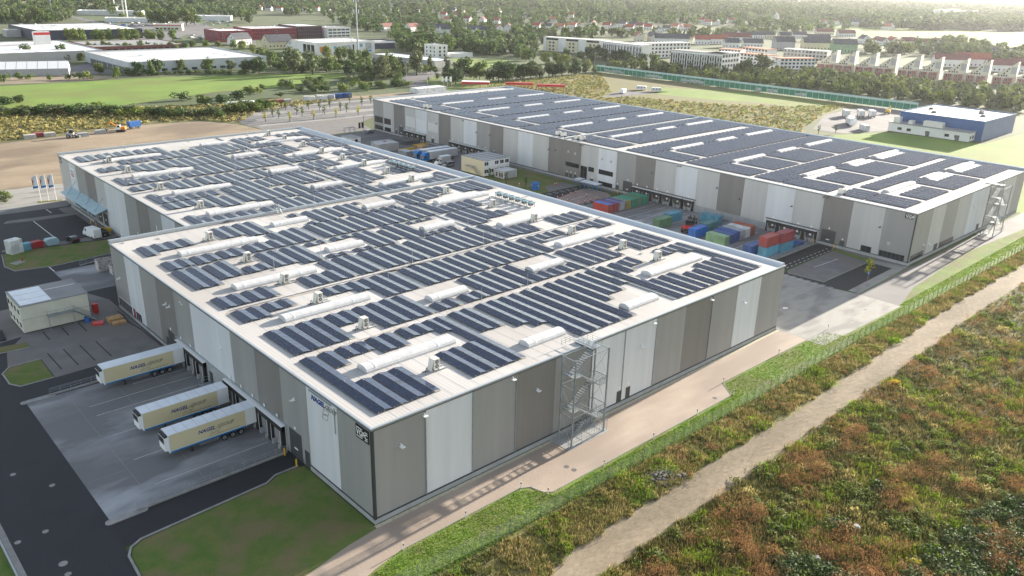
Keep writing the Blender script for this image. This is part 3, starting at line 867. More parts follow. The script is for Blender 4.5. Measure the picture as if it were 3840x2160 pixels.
vgp_sign(WA, '-x', 0, 3.35, 11.55, 1.75, 1.85)
b = flat_part(WA, 'sign_board', '-x', 0, 0.45, 1.45, 11.55, 13.4, 'black', 0.14)
for zz in (11.85, 12.95):
    flat_part(b, 'sign_bar', '-x', 0, 0.65, 1.25, zz, zz + 0.11, 'white', 0.17)
text('sign_lettering', 'C', 1.0, 'white', b, (-0.235, 1.3, 12.12), RX, 0.01, 0.02)
vgp_sign(WA, '-x', 16.5, 191.6, 11.9, 1.7, 1.5)
b = flat_part(WA, 'sign_board', '-x', 16.5, 177.6, 181.6, 9.2, 12.2, 'white', 0.12)
flat_part(b, 'sign_panel', '-x', 16.5, 178.4, 180.9, 9.7, 10.7, 'red', 0.15)
flat_part(b, 'sign_bar', '-x', 16.5, 178.4, 181.0, 11.0, 11.5, 'curtain', 0.15)
for yy in (178.7, 179.5, 180.3):
    flat_part(b, 'sign_mark', '-x', 16.5, yy, yy + 0.3, 9.95, 10.45, 'white', 0.17)


def group_emblem(parent, fn, w=1.0):
    """outlined emblem of two offset interlocking bars"""
    pts = [(0.28, 1.0), (1.0, 1.0), (0.9, 0.62), (0.55, 0.62), (0.52, 0.5), (0.86, 0.5), (0.72, 0.0), (0.0, 0.0), (0.1, 0.38), (0.45, 0.38), (0.48, 0.5), (0.14, 0.5), (0.28, 1.0)]
    mb_ = MB()
    for i in range(len(pts) - 1):
        mb_.tube(fn(*pts[i]), fn(*pts[i + 1]), 0.022 * w, 4)
    return mb_.build('emblem', 'gline', parent)


text('wall_lettering', 'NAGEL', 1.05, 'nblue', WA, (-0.11, 14.6, 12.1), RX, 0.02, 0.035, 0.25)
text('wall_lettering', '-GROUP', 1.05, 'gline', WA, (-0.11, 11.2, 12.1), RX, 0.0, 0, 0.25, outline=True, sx=0.75)
group_emblem(WA, lambda u, v: (-0.1, 11.9 - u * 1.8, 10.4 + v * 1.5), 1.2)
mb = MB()
mb.box(-0.3, 9.2, 13.3, -0.08, 14.9, 13.42); mb.box(-0.2, 8.5, 9.4, -0.1, 8.62, 13.2)
mb.build('cable_duct', 'trim2', WA)

# canopy over the rear entrance docks
mb = MB()
mb.extr([(13.2, 4.75), (16.42, 5.9), (16.42, 6.1), (13.2, 4.95)], 'y', 152.2, 183.2)
cn = mb.build('canopy', 'sky_blue', WA)
for y in (154.5, 162.5, 170.5, 178.5):
    MB().tube((13.9, y, 5.2), (16.45, y, 8.6), 0.07).build('stay_rod', 'galv', cn)
for (y0, y1) in ((152.8, 156.4), (157.4, 161.0)):
    door(WA, '-x', 16.5, y0, y1, 0.9, 4.2, 'trim', plate=False)
window(WA, '-x', 16.5, 172, 175.5, 1.0, 2.8, 3)
window(WA, '-x', 16.5, 164.5, 166.5, 1.0, 2.8, 2)
window(WA, '-x', 16.5, 178, 182, 1.0, 2.8, 4)
for y in (168.5, 176.5):
    door(WA, '-x', 16.5, y, y + 1.2, 0.2, 2.7, 'trim', plate=False)
mb = MB()
mb.box(15.6, 163, 0, 16.4, 184, 0.55)
mb.build('entrance_step', 'plinth', WA)

# ------------------------------------------------------------------ warehouse B
BX, BH, BL = 160.4, 13.78, 242.5
WB = thing('warehouse', 'farther long grey striped warehouse whose white roof is packed with solar panels', 'warehouse')
MB().prism(rect(BX, 0, 242, BL), 0, BH - 0.1).build('wall', 'w_mid', WB)
MB().box(BX - 0.14, -0.14, 0, 242, 0.1, 0.7).build('plinth', 'plinth', WB)
MB().box(BX - 0.14, 0.1, 0, BX + 0.1, BL, 0.7).build('plinth', 'plinth', WB)
mb = MB(); mb.box(BX - 0.16, -0.16, 0.7, BX + 0.14, 0.14, BH - 0.36); mb.box(BX - 0.2, -0.2, BH - 0.36, 242, -0.02, BH - 0.22); mb.box(BX - 0.2, -0.02, BH - 0.36, BX - 0.02, BL, BH - 0.22)
mb.box(BX - 0.11, 0, 0.7, BX - 0.085, BL, 0.95); mb.box(BX, -0.11, 0.7, 242, -0.085, 0.95)
mb.build('dark_trim', 'trim', WB)
ycut = [242.5, 234.5, 226.3, 218, 210.3, 202.2, 194, 186.1, 177.8, 169.7, 161.8, 154, 145.8, 137.7, 129.6, 121.6, 113.6, 105.7, 97.5, 89.4, 81.5, 73.4, 65.4, 57.6, 49.1, 41.5, 32.9, 24.4, 16.3, 7.8, 0.16]
bays(WB, '-x', BX, ycut, [MI, ML, D, ML, L, ML, D, ML, L, MI, D, ML, L, ML, D, D, ML, L, MI, D, ML, L, ML, D, ML, L, ML, D, ML, MI], 0.75, BH - 0.35)
bays(WB, '-y', 0, [BX + 0.16, 170.8, 179.3, 188.2, 197.6, 204.5, 211.1, 224.5, 234, 242], [MI, ML, MI, ML, L, L, MI, ML, MI], 0.75, BH - 0.35)
MB().sheet(rect(BX + 0.12, 0.12, 240.6, BL - 0.9), BH - 0.02).build('roof', 'roof', WB)
mb = MB()
mb.box(BX - 0.22, -0.22, BH - 0.22, 242, 0.12, BH + 0.03); mb.box(BX - 0.22, 0.12, BH - 0.22, BX + 0.12, BL - 0.6, BH + 0.03)
mb.extr([(240.6, BH - 0.1), (240.6, BH - 0.02), (241.1, BH + 0.6), (241.9, BH + 0.75), (242.2, BH + 0.7), (242.2, BH - 0.4)], 'y', 0.125, BL)
mb.box(BX - 0.2, BL - 0.9, BH - 0.3, 241, BL + 0.1, BH + 0.5)
mb.box(BX - 0.15, 121.6, BH - 0.3, 240.6, 122.3, BH + 0.55)
mb.build('roof_edge', 'trim2', WB)
for b0 in (0, 24.2, 48.4, 72.6, 99.6, 124.5, 148.6, 172.8, 197, 219):
    yc = b0 + 15.2
    if yc > 236 or abs(yc - 122) < 3: continue
    for (x0, x1) in ((16.2, 33.4), (42.6, 53.2), (61.4, 78.4)):
        skylight(WB, BX + x0, BX + x1, yc, BH, 1.9, 8 if x1 - x0 > 12 else 5, True)
dock_group_frame(WB, BX, 65.2, 90.2, 3.55, 'trim'); dock_shelters(WB, '-x', BX - 0.2, [(65.6, 69.5), (69.8, 73.6), (73.9, 77.8), (78, 81.9), (82.1, 86), (86.1, 89.9)], 3.2, 4)
dock_group_frame(WB, BX, 24.6, 40.6, 3.55, 'trim'); dock_shelters(WB, '-x', BX - 0.2, [(24.9, 28.6), (28.8, 32.5), (32.7, 36.4), (36.6, 40.2)], 3.2, 4)
dock_group_frame(WB, BX, 202.6, 218.8, 3.55, 'trim2'); dock_shelters(WB, '-x', BX - 0.2, [(203, 206.7), (206.9, 210.6), (210.8, 214.5), (214.7, 218.4)], 3.2, 4)
dock_group_frame(WB, BX, 161.8, 187, 3.55, 'trim2'); dock_shelters(WB, '-x', BX - 0.2, [(162.2, 166.1), (166.3, 170.2), (170.4, 174.3), (174.5, 178.4), (178.6, 182.5), (182.7, 186.6)], 3.2, 6)
mb = MB(); mb.box(BX - 0.18, 40.8, 0, BX - 0.082, 65.0, 2.1); mb.box(BX - 0.18, 0.2, 0, BX - 0.145, 19, 0.75)
mb.build('dock_wall', 'plinth', WB)
for (a0, a1, z0, z1, n) in ((235.2, 241.6, 3.9, 6.6, 4), (228.9, 234.0, 3.9, 6.5, 4), (235.2, 241.5, 0.9, 2.6, 4), (228.9, 233.8, 0.9, 2.5, 4), (114.4, 120.9, 4.7, 6.2, 5), (107.4, 110.0, 4.6, 6.2, 2), (98.8, 105.2, 4.6, 6.2, 6),
                            (98.8, 105.1, 0.7, 2.2, 6), (9.6, 12.4, 0.9, 2.5, 2), (1.0, 7.5, 0.8, 2.4, 6)):
    window(WB, '-x', BX, a0, a1, z0, z1, n)
window(WB, '-x', BX, 110.5, 113.5, 0.3, 6.0, 2, 'trim', 3)
for (a0, a1, z1) in ((219.4, 222.5, 4.3), (197.2, 199.1, 2.5), (90.4, 94.2, 4.3), (19.7, 23.7, 4.3), (157.6, 161.0, 3.2)):
    door(WB, '-x', BX, a0, a1, 0.15, z1)
for (a0, a1) in ((119.3, 120.8), (117.4, 118.8), (115.3, 116.6), (107.4, 108.8), (95.9, 97.3), (16.9, 18.3), (224, 225.4)):
    door(WB, '-x', BX, a0, a1, 0.15, 2.2, 'doorgrey')
for (a0, a1, z0, z1, n) in ((161.4, 169.2, 0.8, 2.4, 5), (179.8, 189.5, 0.8, 2.4, 6)):
    window(WB, '-y', 0, a0, a1, z0, z1, n)
for (a0, a1) in ((176.0, 178.4), (206.5, 208.5)):
    door(WB, '-y', 0, a0, a1, 0.2, 2.6, 'trim', plate=False)
vgp_sign(WB, '-x', BX, 2.75, 12.0, 1.9, 1.25)
for (a, z) in ((236.5 - 16, 12.9), (195.5, 9.0), (178, 12.7), (169.8, 9.2), (161.7, 9.3), (129.5, 9.0), (126, 9.2), (114.2, 13.0), (113.0, 13.0), (82.5, 8.8), (72.8, 12.9), (71.8, 12.9), (58, 8.8), (50, 7.0), (33.4, 8.4), (24.6, 12.9), (23.6, 12.9), (8.4, 8.2)):
    wall_lamp(WB, '-x', BX, a, z, 'acdark')
for (a, z) in ((119.8, 9.4), (116.5, 9.2), (104, 9.4), (100, 9.2), (5.5, 4.2)):
    flat_part(WB, 'wall_vent', '-x', BX, a - 0.4, a + 0.4, z, z + 0.8, 'curtain', 0.06)
for (x, z) in ((168, 4), (172, 3.4), (200, 9)):
    wall_lamp(WB, '-y', 0, x, z)
# white slatted air grilles on the upper wall at the far end
for (a0, a1, z0, z1) in ((210.6, 217.4, 5.2, 9.6), (202.6, 209.6, 4.6, 9.2), (194.6, 201.2, 5.4, 9.0)):
    n = 9
    for i in range(n):
        y = a0 + (a1 - a0) * (i + 0.5) / n
        flat_part(WB, 'air_grille', '-x', BX, y - 0.16, y + 0.16, z0, z1, 'white', 0.05)
ROWS = '''
2.3:2.4-22.2 4.7:2.4-11.4 5.2:16.8-22.2 7.5:2.4-11.4 8:18.6-22.2 10:2.4-11.4 10.4:18.6-22.2 13.2:16.8-22.2 15.6:16.8-22.2 18.3:2.4-11.4 18.7:18.5-22.2 20.6:2.4-11.4 23.5:2.4-11.4 23.9:16.8-22.2 25.8:2.4-22.2 29.2:13.3-22.2 31.5:13.2-22.2 35:11.4-22.2 37.4:9.6-22.2 40:2.4-22.2 42.5:2.4-22.2 45.4:2.4-22.2 48.2:2.4-22.2 51.3:2.4-22.2 54.1:9.6-22.2 56.8:11.4-22.2 59.3:11.4-22.2 62.3:13.2-22.2 65.5:2.4-22.2 67.9:2.4-11.4 68.9:16.7-22.2 70.8:2.4-11.4 71.6:18.6-22.2 73.2:2.4-11.4 74.2:18.7-22.7 76.2:2.4-9.7 79.2:2.4-9.7 82:2.4-11.4 82.9:18.6-22.2 84.7:2.4-11.4 85.2:18.8-22.2 87.6:2.4-11.4 87.8:16.9-22.2 90.1:2.4-22.2 21.3:18.5-22.2
2.8:24.1-34.1 5.3:24.1-34.1 8.1:24.1-34.1 10.4:24.1-34.1 13.2:29-34.1 15.6:29-34.1 29.4:24.1-27.4 32:24.1-27.6 35.5:24.1-27.5 38:24.1-27.5 40.8:24.1-34.1 43.4:24.1-34.1 46.1:24.1-34.1 49.1:24.1-34.1 52.1:24.1-34.1 54.6:24.1-27.5 57.2:24.1-27.5 59.8:24.1-27.6 62.7:24.1-27.6 66.3:24.1-34.1 68.9:24.1-34.1 71.7:24.1-34.1 74.2:24.1-34.1 76.8:29.3-34.1 79.8:29.4-35 18.4:24.1-34.1 21:24.1-34.1 23.6:24.1-34.1 26.2:24.1-34.1 82:24.1-34.1 84.6:24.1-34.1 87.2:24.1-34.1 89.9:24.1-34.1
2.5:39.8-45 4.9:39.8-45 7.7:41.4-45 10.2:41.5-45 51.5:35-45 54:35-45 57:35-45 59.3:35-45 62.2:35-45 65.8:35-45 68.3:40.3-45 70.9:41.8-45 73.5:41.8-45 18.6:41.6-45 21.2:41.6-45 23.8:40-45 26.4:35-45 29:35-45 31.6:35-45 35.3:35-45 37.9:35-45 40.5:35-45 43.1:35-45 45.8:35-45 48.4:35-45 76.2:41.8-45 82:41.8-45 84.6:41.8-45 87.2:40.2-45 89.8:40.2-45
2.4:47.2-52.5 4.9:47.2-52.5 7.6:47.2-52.4 10.2:47.2-52.7 18.4:47.2-52.7 20.8:47.2-52.7 23.6:47.2-52.8 26:47.2-58.4 29.1:47.2-58.4 31.5:47.2-58.4 34.9:47.2-58.4 37.4:47.2-58.4 40.2:47.2-58.4 42.7:47.2-58.4 45.9:47.2-58.4 48.7:47.2-58.4 51.7:47.2-58.4 54.2:47.2-58.4 56.8:47.2-58.4 59.4:47.2-58.4 62.3:47.2-58.4 66:47.7-58.4 68.4:47.7-53.2 71:47.2-53.2 73.7:47.2-53.3 82.1:47.2-53.3 84.7:47.2-53.3 87.3:47.2-53.3 89.9:47.2-53.3
2.6:58.4-70 5.1:58.4-70 8.1:60.6-69.4 10.5:60.7-70 13.4:60.6-64.2 15.8:60.8-64.3 18.7:60.7-70 21.2:60.7-70 24:59.2-70 26.2:59.2-70 29.4:59.2-60.9 29.7:68-70 31.7:59.2-60.7 32.2:68.2-70 35.4:59.2-60.9 35.6:68.1-70 37.9:59.2-60.8 38.2:68.4-70 40.9:59.2-70 43.3:59.2-70 46.2:60.8-68.5 49.1:58.4-70.7 52:59.2-70.5 54.4:59.2-61 54.8:68.6-70 57.3:59.2-61.3 57.6:68.7-70 59.8:59.2-61.5 60.2:68.8-70 66.4:59.2-70 69:59.2-70.5 71.8:61.2-70.8 74.4:61.1-70.7 77:61.3-65.1
2.9:70.8-76 5.3:71.3-76.1 8.2:70.8-75.9 10.6:71.3-76.1 13.5:71.3-76 15.9:71.3-76.3 19.2:71.3-76.4 21.5:71.3-76.5 24.2:71.3-76.3 26.8:71.3-80.9 29.6:71.3-81 32:71.3-81.5 35.8:71.3-81.5 38.6:71.3-81.5 41.1:71.3-81.5 43.8:71.3-81.5 46.5:71.3-81.5 49.5:71.3-81.9 52.2:71.3-81.5 54.7:71.3-81.5 57.6:71.3-81.5 60:71.3-81.5 62.8:71.3-81.5 66.6:71.3-81.9 69.2:71.3-76.6 72.1:71.3-77 74.6:71.3-76.9 77.6:71.3-77.2
2.6:81.5-87.9 5.2:83.2-88.1 7.8:83.2-88.1 10.4:83.3-88.3 18.7:83.3-91.2 21.2:83.3-91.7 24.1:81.5-91.7 26.5:81.5-91.7 37.5:89.7-91.7 37.9:81.5-83.5 41:81.9-91.7 43.4:81.9-91.7 46.2:83.4-91.7 49.3:81.9-91.7 51.7:81.9-91.7 54.1:90.2-91.7 54.4:81.9-83.8 57.1:81.9-83.8 59.8:81.9-83.9 65.9:81.9-91.7 68.8:82.4-92.4 71.6:83.8-90.8 73.9:84-92.4 76.8:87.1-92.6 79.6:87.4-92.5 84:84-92.6 86.4:83.9-92.4 87.9:81.9-92.5 90.9:82.4-92.6
18.6:95-104.2 21.1:95-100.9 23.8:94.5-100.8 26.5:95-100.9 29.3:95-100.9 31.7:95-100.5 35.2:96.2-100.7 37.9:95-100.9 40.8:95-106.4 43.3:95-106.4 45.9:95-104.5 49:95-106.9 51.8:95-106.4 54.2:95-106.4 57.1:96.7-106.4 59.6:95-106.4 62.5:95-104.7 66.1:95-106.4 68.4:95-101 71.4:97-101.1 73.9:95-101.2 82.7:95-101.1 85.3:97-101.1 87.9:95-104 90.5:95-106.4
18.9:112-117.8 21.4:112.2-117.8 24.1:112.6-117.6 26.6:108.6-117.6 29.6:106.9-118.5 32.2:106.9-116.6 35.9:108.4-118.5 38.5:106.9-118.5 41.1:106.9-118.5 43.7:106.9-118.5 46.4:106.4-116.4 49.3:106.9-116.5 52.3:106.9-118.5 54.6:106.9-108.9 55:116.3-118.5 57.4:106.9-109.1 57.7:116.3-118.5 59.9:106.9-109 60.4:116.6-118.5 62.7:106.9-109.2 66.6:106.9-118.5 69.2:106.9-118.5 71.8:109.1-118.5 74.6:109.2-118.9 82.7:112-118.5 85.3:112-118.5 88:109-118.5 90.6:109-118.5
18.9:118.5-128.2 21.3:118.5-123.4 24.1:118.5-123.4 26.7:118.9-123.7 29.5:118.9-123.7 32.1:118.9-123.7 36:118.9-124.1 38.5:118.9-124.3 41.2:118.5-129 43.7:118.9-129 46.5:118.9-127.1 49.4:118.9-127.7 52.3:118.5-129 54.7:118.9-129 57.7:118.9-129.4 60.2:118.9-129.4 66.6:118.9-129 69.1:118.9-124 72:118.9-124.5 74.8:118.9-124.6 88:118.9-127 90.6:118.9-129
18.5:133.9-138.5 21.1:134.2-139.2 23.7:135.5-139.2 26.8:130.7-138.2 29.1:129.4-139.2 32:129.9-139.2 35.4:130.7-139.2 37.9:129.4-139.2 40.9:129-139.2 43.5:129.4-139.2 46.2:129.4-139.2 48.9:129-139.2 51.9:129.4-139.2 54.2:137.6-139.2 54.5:129.4-131.2 57.3:129.4-131.2 59.9:129.4-131.2 62.6:129.4-131.4 66.3:129.4-139.2 68.7:129.4-139.2 71.5:131.2-139.2 74.2:131.3-139.2 82.5:131.1-139.2 85:131.3-139.2 87.9:130-139.2 90.5:130-139.2
18.6:141.7-150.6 21:141.7-147 23.8:141.7-147.1 26.3:141.7-147.2 29.1:141.7-147.1 31.8:141.7-147.5 35.2:141.7-147.2 37.9:141.7-147.5 40.6:141.7-153.4 43.3:141.7-153.4 46.1:141.7-153.4 49.2:141.7-153.4 51.9:141.7-153.4 54.5:141.7-153.4 57.3:141.7-153.4 59.8:141.7-153.4 62.7:141.7-151.9 66.4:141.7-153.4 68.5:141.7-147.2 71.5:141.7-147.5 74.1:141.7-147.9 82.5:142.2-147.5 85:141.7-147.7 87.9:141.7-147.8 90.3:141.7-153.4
18.9:159.7-165.2 21.7:160.2-165.7 24.4:160.2-165.7 27:155.9-165.7 29.6:154.1-164 32.1:154.1-163.9 35.8:156.1-165.7 38.4:154.1-165.7 41.1:154.1-165.7 43.7:154.1-165.7 46.4:154.1-163.7 49.3:154.1-165.7 52.2:153.4-165.7 54.5:154.1-155.9 55:163.7-165.7 57.3:154.1-156 57.8:163.7-165.7 60:154.1-156.1 60.5:164-165.7 62.9:154.1-156.2 66.8:154.1-165.7 69.3:154.7-165.7 72:155.2-166.3 74.9:156.4-166.2 83.4:156.1-165.7 85.7:156.7-165.7 88.7:154.6-165.7 91.5:154.9-165.7
18.7:176.8-184.7 21.3:177.4-185.2 24.2:178.2-184.6 26.7:178.8-185.2 26.9:167.3-172.4 29.5:178.8-185.2 29.8:167.3-172.5 32.1:178.8-185.8 32.4:167.3-172.6 35.5:178.8-185.2 36:167.3-172.6 38.5:178.8-185.2 38.6:167.3-172.5 41.1:168.1-185.7 43.6:166.6-177.3 46.5:166.7-177.6 49.3:166.7-177.5 52:165.7-178.8 54.9:166.5-179.4 57.5:167.3-178.8 60.2:167.8-178.8 63.1:167.8-175.8 66.6:167.9-185.2 68.8:177.3-185.2 69.4:167.8-172.6 71.7:178.8-185.2 72.3:167.9-172.9 74.3:178.8-185.2 74.9:167.8-172.9 82.4:180.9-185.2 83.1:169.3-172.2 85.3:180.1-185.2 86.1:167.9-172.9 88.2:178.8-185.2 88.9:167.8-172.7 91.3:167.3-185.7
'''
# ------------------------------------------------------------------ solar arrays (east-west tents along Y)
K['pv'] = mat('solar_glass', (0.012, 0.022, 0.055), (0.018, 0.03, 0.07), 0.8, 2, rough=0.16, spec=0.5)
_nt = K['pv'].node_tree
K['pvframe'] = mat('panel_frame', (0.10, 0.105, 0.115), rough=0.4, metal=0.5)


def panel_mesh(side):
    mb_ = MB()
    xa, xb = (0.02, 1.235) if side == 0 else (1.335, 2.55)
    za, zb = (0.16, 0.385) if side == 0 else (0.385, 0.16)
    P = lambda u, v, w: (xa + (xb - xa) * u, v, za + (zb - za) * u + w)
    e, f = 0.022, 0.018
    top = [(0, 0), (1, 0), (1, 1), (0, 1)]
    inn = [(e, f), (1 - e, f), (1 - e, 1 - f), (e, 1 - f)]
    mb_.face([P(u, v, 0.04) for u, v in inn], 0)
    for i in range(4):
        j = (i + 1) % 4
        mb_.face([P(*top[i], 0.042), P(*top[j], 0.042), P(*inn[j], 0.042), P(*inn[i], 0.042)], 1)
        mb_.face([P(*top[i], 0), P(*top[j], 0), P(*top[j], 0.042), P(*top[i], 0.042)], 1)
    return mb_.mesh('solar_panel', ['pv', 'pvframe'])


PM = [panel_mesh(0), panel_mesh(1)]


def solar_array(label, group, rows_, z, single=True):
    """rows_: list of (x, y0, y1) tent rows -> one array thing with single panels and its mounting frame"""
    x0 = min(r[0] for r in rows_); y0 = min(r[1] for r in rows_)
    t = thing('solar_array', label, 'solar array', (x0, y0, z), 0, group)
    fr = MB()
    far = ([], [])
    for (x, a, b) in rows_:
        n = max(1, int(round((b - a) / 1.76)))
        pl = (b - a) / n
        for i in range(n + 1):
            yy = a - y0 + i * pl
            fr.box(x - x0 - 0.05, yy - 0.025, 0.02, x - x0 + 2.62, yy + 0.025, 0.07)
            fr.box(x - x0 + 1.27, yy - 0.03, 0.02, x - x0 + 1.30, yy + 0.03, 0.40)
            if i < n and single:
                fr.box(x - x0 + 0.3, yy - 0.012, 0.13, x - x0 + 0.42, yy + 0.012, 0.285)
        for i in range(n):
            for s_ in (0, 1):
                if single:
                    p = put('solar_panel', PM[s_], t, (x - x0, a - y0 + i * pl + 0.018, 0))
                    p.scale = (1, pl - 0.036, 1)
                else:
                    far[s_].append((x - x0, a - y0 + i * pl + 0.018, pl - 0.036))
    fr.build('mounting_frame', 'galv', t)['kind'] = 'stuff'
    if not single:
        big = MB()
        for s_ in (0, 1):
            me = PM[s_]
            vv = [tuple(v.co) for v in me.vertices]
            ff = [tuple(p.vertices) for p in me.polygons]
            mm = [p.material_index for p in me.polygons]
            for (x, y, l) in far[s_]:
                k = len(big.v)
                big.v += [(x + a_[0], y + a_[1] * l, a_[2]) for a_ in vv]
                big.f += [tuple(k + i for i in f) for f in ff]
                big.m += mm
        o = big.build('solar_panels', ['pv', 'pvframe'], t)
        o['kind'] = 'stuff'
    return t


ORD = ['front', 'second', 'third', 'fourth', 'fifth', 'sixth', 'seventh', 'eighth', 'ninth', 'tenth', 'eleventh', 'twelfth', 'thirteenth', 'rearmost']
ZONE = ['on the trailer-dock side', 'along the middle', 'on the container-yard side']
for bi, line in enumerate(ROWS.strip().split('\n')):
    zones = ([], [], [])
    for w in line.split():
        x, r = w.split(':')
        a, b = r.split('-')
        x, a, b = float(x), float(a), float(b)
        zones[0 if x < 28 else (1 if x < 64 else 2)].append((x, a, b))
    for zi, rr in enumerate(zones):
        if rr:
            solar_array('tented solar array %s on the nearer roof, %s band from the front' % (ZONE[zi], ORD[bi]), 'solar arrays on the nearer warehouse roof', rr, H - 0.02)

bb = 0
ZB = ['along the yard-side eave', 'along the middle', 'along the far eave']
BSTART = (0, 24.2, 48.4, 72.6, 99.6, 124.5, 148.6, 172.8, 197, 219)
for bi, b0 in enumerate(BSTART):
    for half in (0, 1):
        zz = ([], [], [])
        for k in range(30):
            x = BX + 2.6 + 2.62 * k
            if k in (11, 20) and half == 0 and bi < 3: continue
            sky_ = any(x0 - 2.6 < 2.6 + 2.62 * k < x1 + 0.3 for (x0, x1) in ((16.2, 33.4), (42.6, 53.2), (61.4, 78.4)))
            if half == 0:
                a, b = b0 + (3.9 if bi == 0 else 0.6), b0 + (11.4 if sky_ and bi < 2 else 13.2 if sky_ else 14.6)
                if k in (4,): continue
            else:
                a, b = b0 + (17.2 if sky_ and bi < 2 else 16.4 if sky_ else 14.9), b0 + (22.3 if bi == 0 else 23.6)
                if bi in (0, 4) and k == 4: continue
            if bi == 4 and half == 1 and b > 121: b = 121
            if b > 239 or a > 236: continue
            zz[0 if k < 10 else (1 if k < 20 else 2)].append((x, a, b))
        for zi, rr in enumerate(zz):
            if rr:
                lab = 'solar array %s of the farther roof, %s half of the %s bay' % (ZB[zi], 'rear' if half else 'front', 'nearest' if not bi else ORD[bi])
                solar_array(lab, 'solar arrays on the farther warehouse roof', rr, BH - 0.02, single=(bi < 4))

# ------------------------------------------------------------------ roof units
def ac_unit(label, x, y, z, first=[None], group='air conditioning units on the nearer roof'):
    if first[0] is not None:
        return dup(first[0], (x, y, z), 0, label, group)
    t = thing('air_conditioner', label, 'air conditioner', (x, y, z), 0, group)
    mb_ = MB()
    mb_.prism(rect(-0.5, -0.55, 0.5, 0.55), 0.42, 1.95)
    mb_.build('housing', 'ac', t)
    mb_ = MB()
    for yy in (-0.45, 0.45):
        mb_.box(-1.9, yy - 0.08, 0.05, 1.9, yy + 0.08, 0.17)
    for xx in (-0.4, 0.4):
        mb_.box(xx - 0.05, -0.5, 0.17, xx + 0.05, 0.5, 0.42)
    mb_.build('base_frame', 'galv', t)
    mb_ = MB()
    mb_.face([(-0.52, -0.56, 1.95), (-0.52, 0.56, 1.95), (-0.95, 0.5, 0.2), (-0.95, -0.5, 0.2)])
    mb_.face([(-0.95, -0.5, 0.2), (-0.95, 0.5, 0.2), (-0.51, 0.56, 1.94), (-0.51, -0.56, 1.94)])
    mb_.build('side_panel', 'ac', t)
    for zz in (0.85, 1.52):
        mb_ = MB()
        mb_.tube((0, -0.56, zz), (0, -0.585, zz), 0.30, 12)
        f = mb_.build('fan', 'acdark', t)
        MB().tube((0, -0.586, zz), (0, -0.60, zz), 0.09, 8).build('hub', 'ac', f)
    mb_ = MB()
    mb_.tube((-1.2, 0.2, 0.2), (-1.25, 0.1, 0.8), 0.05); mb_.tube((-1.25, 0.1, 0.8), (-1.6, -0.1, 0.7), 0.05); mb_.tube((-1.6, -0.1, 0.7), (-1.65, -0.1, 0.15), 0.05)
    mb_.build('pipe', 'trim', t)
    first[0] = t
    return t


acl = [(15.6, 7.7, 'nearest the front corner'), (16, 26.3, 'behind the second dock-side rooflight'), (16, 40.2, 'between the second and third dock-side rooflights'), (16.1, 52.1, 'just in front of the third dock-side rooflight'),
       (16.3, 67.2, 'midway between the third and fourth dock-side rooflights'), (16.3, 84.4, 'just in front of the fire wall, dock side'), (24.9, 109.3, 'first behind the fire wall, dock side'), (24.2, 132.2, 'second behind the fire wall, dock side'),
       (24.5, 156.3, 'third behind the fire wall, dock side'), (24.6, 172.1, 'rearmost on the dock side'), (79.4, 18.0, 'nearest the front edge, container-yard side'), (79.6, 27.2, 'second from the front, container-yard side'),
       (78.8, 41.0, 'third from the front, container-yard side'), (79, 53.1, 'beside the third yard-side rooflight'), (79.8, 68.5, 'beside the row of condensers in front of the fire wall'), (79.1, 85.6, 'just in front of the fire wall, yard side'),
       (79.7, 101.5, 'just behind the fire wall, yard side'), (80, 113.6, 'beside the rear row of condensers'), (80.3, 125.7, 'third behind the fire wall, yard side'), (79.6, 136.4, 'fourth behind the fire wall, yard side'),
       (79.7, 148.6, 'fifth behind the fire wall, yard side'), (80.3, 161.2, 'sixth behind the fire wall, yard side'), (80.4, 173.7, 'second from the rear edge, yard side'), (80.3, 184.9, 'nearest the rear edge, yard side')]
for x, y, w in acl:
    ac_unit('beige air conditioner ' + w, x, y, H - 0.01)

proto = [None]
def condenser(label, x, y, z, group):
    if proto[0]: return dup(proto[0], (x, y, z), 0, label, group)
    t = thing('condenser', label, 'condenser', (x, y, z), 0, group)
    MB().box(-0.75, -0.85, 1.05, 0.75, 0.85, 1.4).build('housing', 'sky_blue', t)
    MB().tube((0, 0, 1.4), (0, 0, 1.46), 0.55, 14).build('fan', 'acdark', t)
    mb_ = MB()
    for a in (-0.65, 0.65):
        for b in (-0.75, 0.75):
            mb_ = MB(); mb_.box(a - 0.05, b - 0.05, 0.02, a + 0.05, b + 0.05, 1.05); mb_.build('leg', 'galv', t)
    MB().box(-0.5, -0.5, 0.4, 0.5, 0.5, 1.0).build('compressor', 'acdark', t)
    proto[0] = t
    return t


for i, y in enumerate((74.6, 72.2, 69.9, 67.7, 65.4, 63.1)):
    condenser('flat grey-blue condenser, %s from the fire wall in the nearer row of six' % ['first', 'second', 'third', 'fourth', 'fifth', 'sixth'][i], 87.4, y, H - 0.01, 'condensers in the nearer row')
for i, y in enumerate((122.1, 119.7, 117.3, 115.0, 112.6)):
    condenser('flat grey-blue condenser, %s from the rear edge in the row behind the fire wall' % ['first', 'second', 'third', 'fourth', 'fifth'][i], 87.6, y, H - 0.01, 'condensers in the rear row')
for y0, y1, lab in ((62, 76, 'nearer'), (111.5, 123.5, 'rear')):
    mb = MB()
    for x in (85.4, 85.8, 86.1):
        mb.tube((x, y0, H + 0.25), (x, y1, H + 0.25), 0.07)
    mb.tube((85.8, (y0 + y1) / 2, H + 0.25), (80.5, (y0 + y1) / 2 + 0.5, H + 0.25), 0.07)
    for i in range(6):
        y = y0 + (y1 - y0) * i / 5
        mb.box(85.2, y - 0.06, H, 86.3, y + 0.06, H + 0.2)
    tag(mb.build('pipe_rack', 'galv'), 'low pipe rack running beside the %s row of condensers' % lab, 'pipe rack')

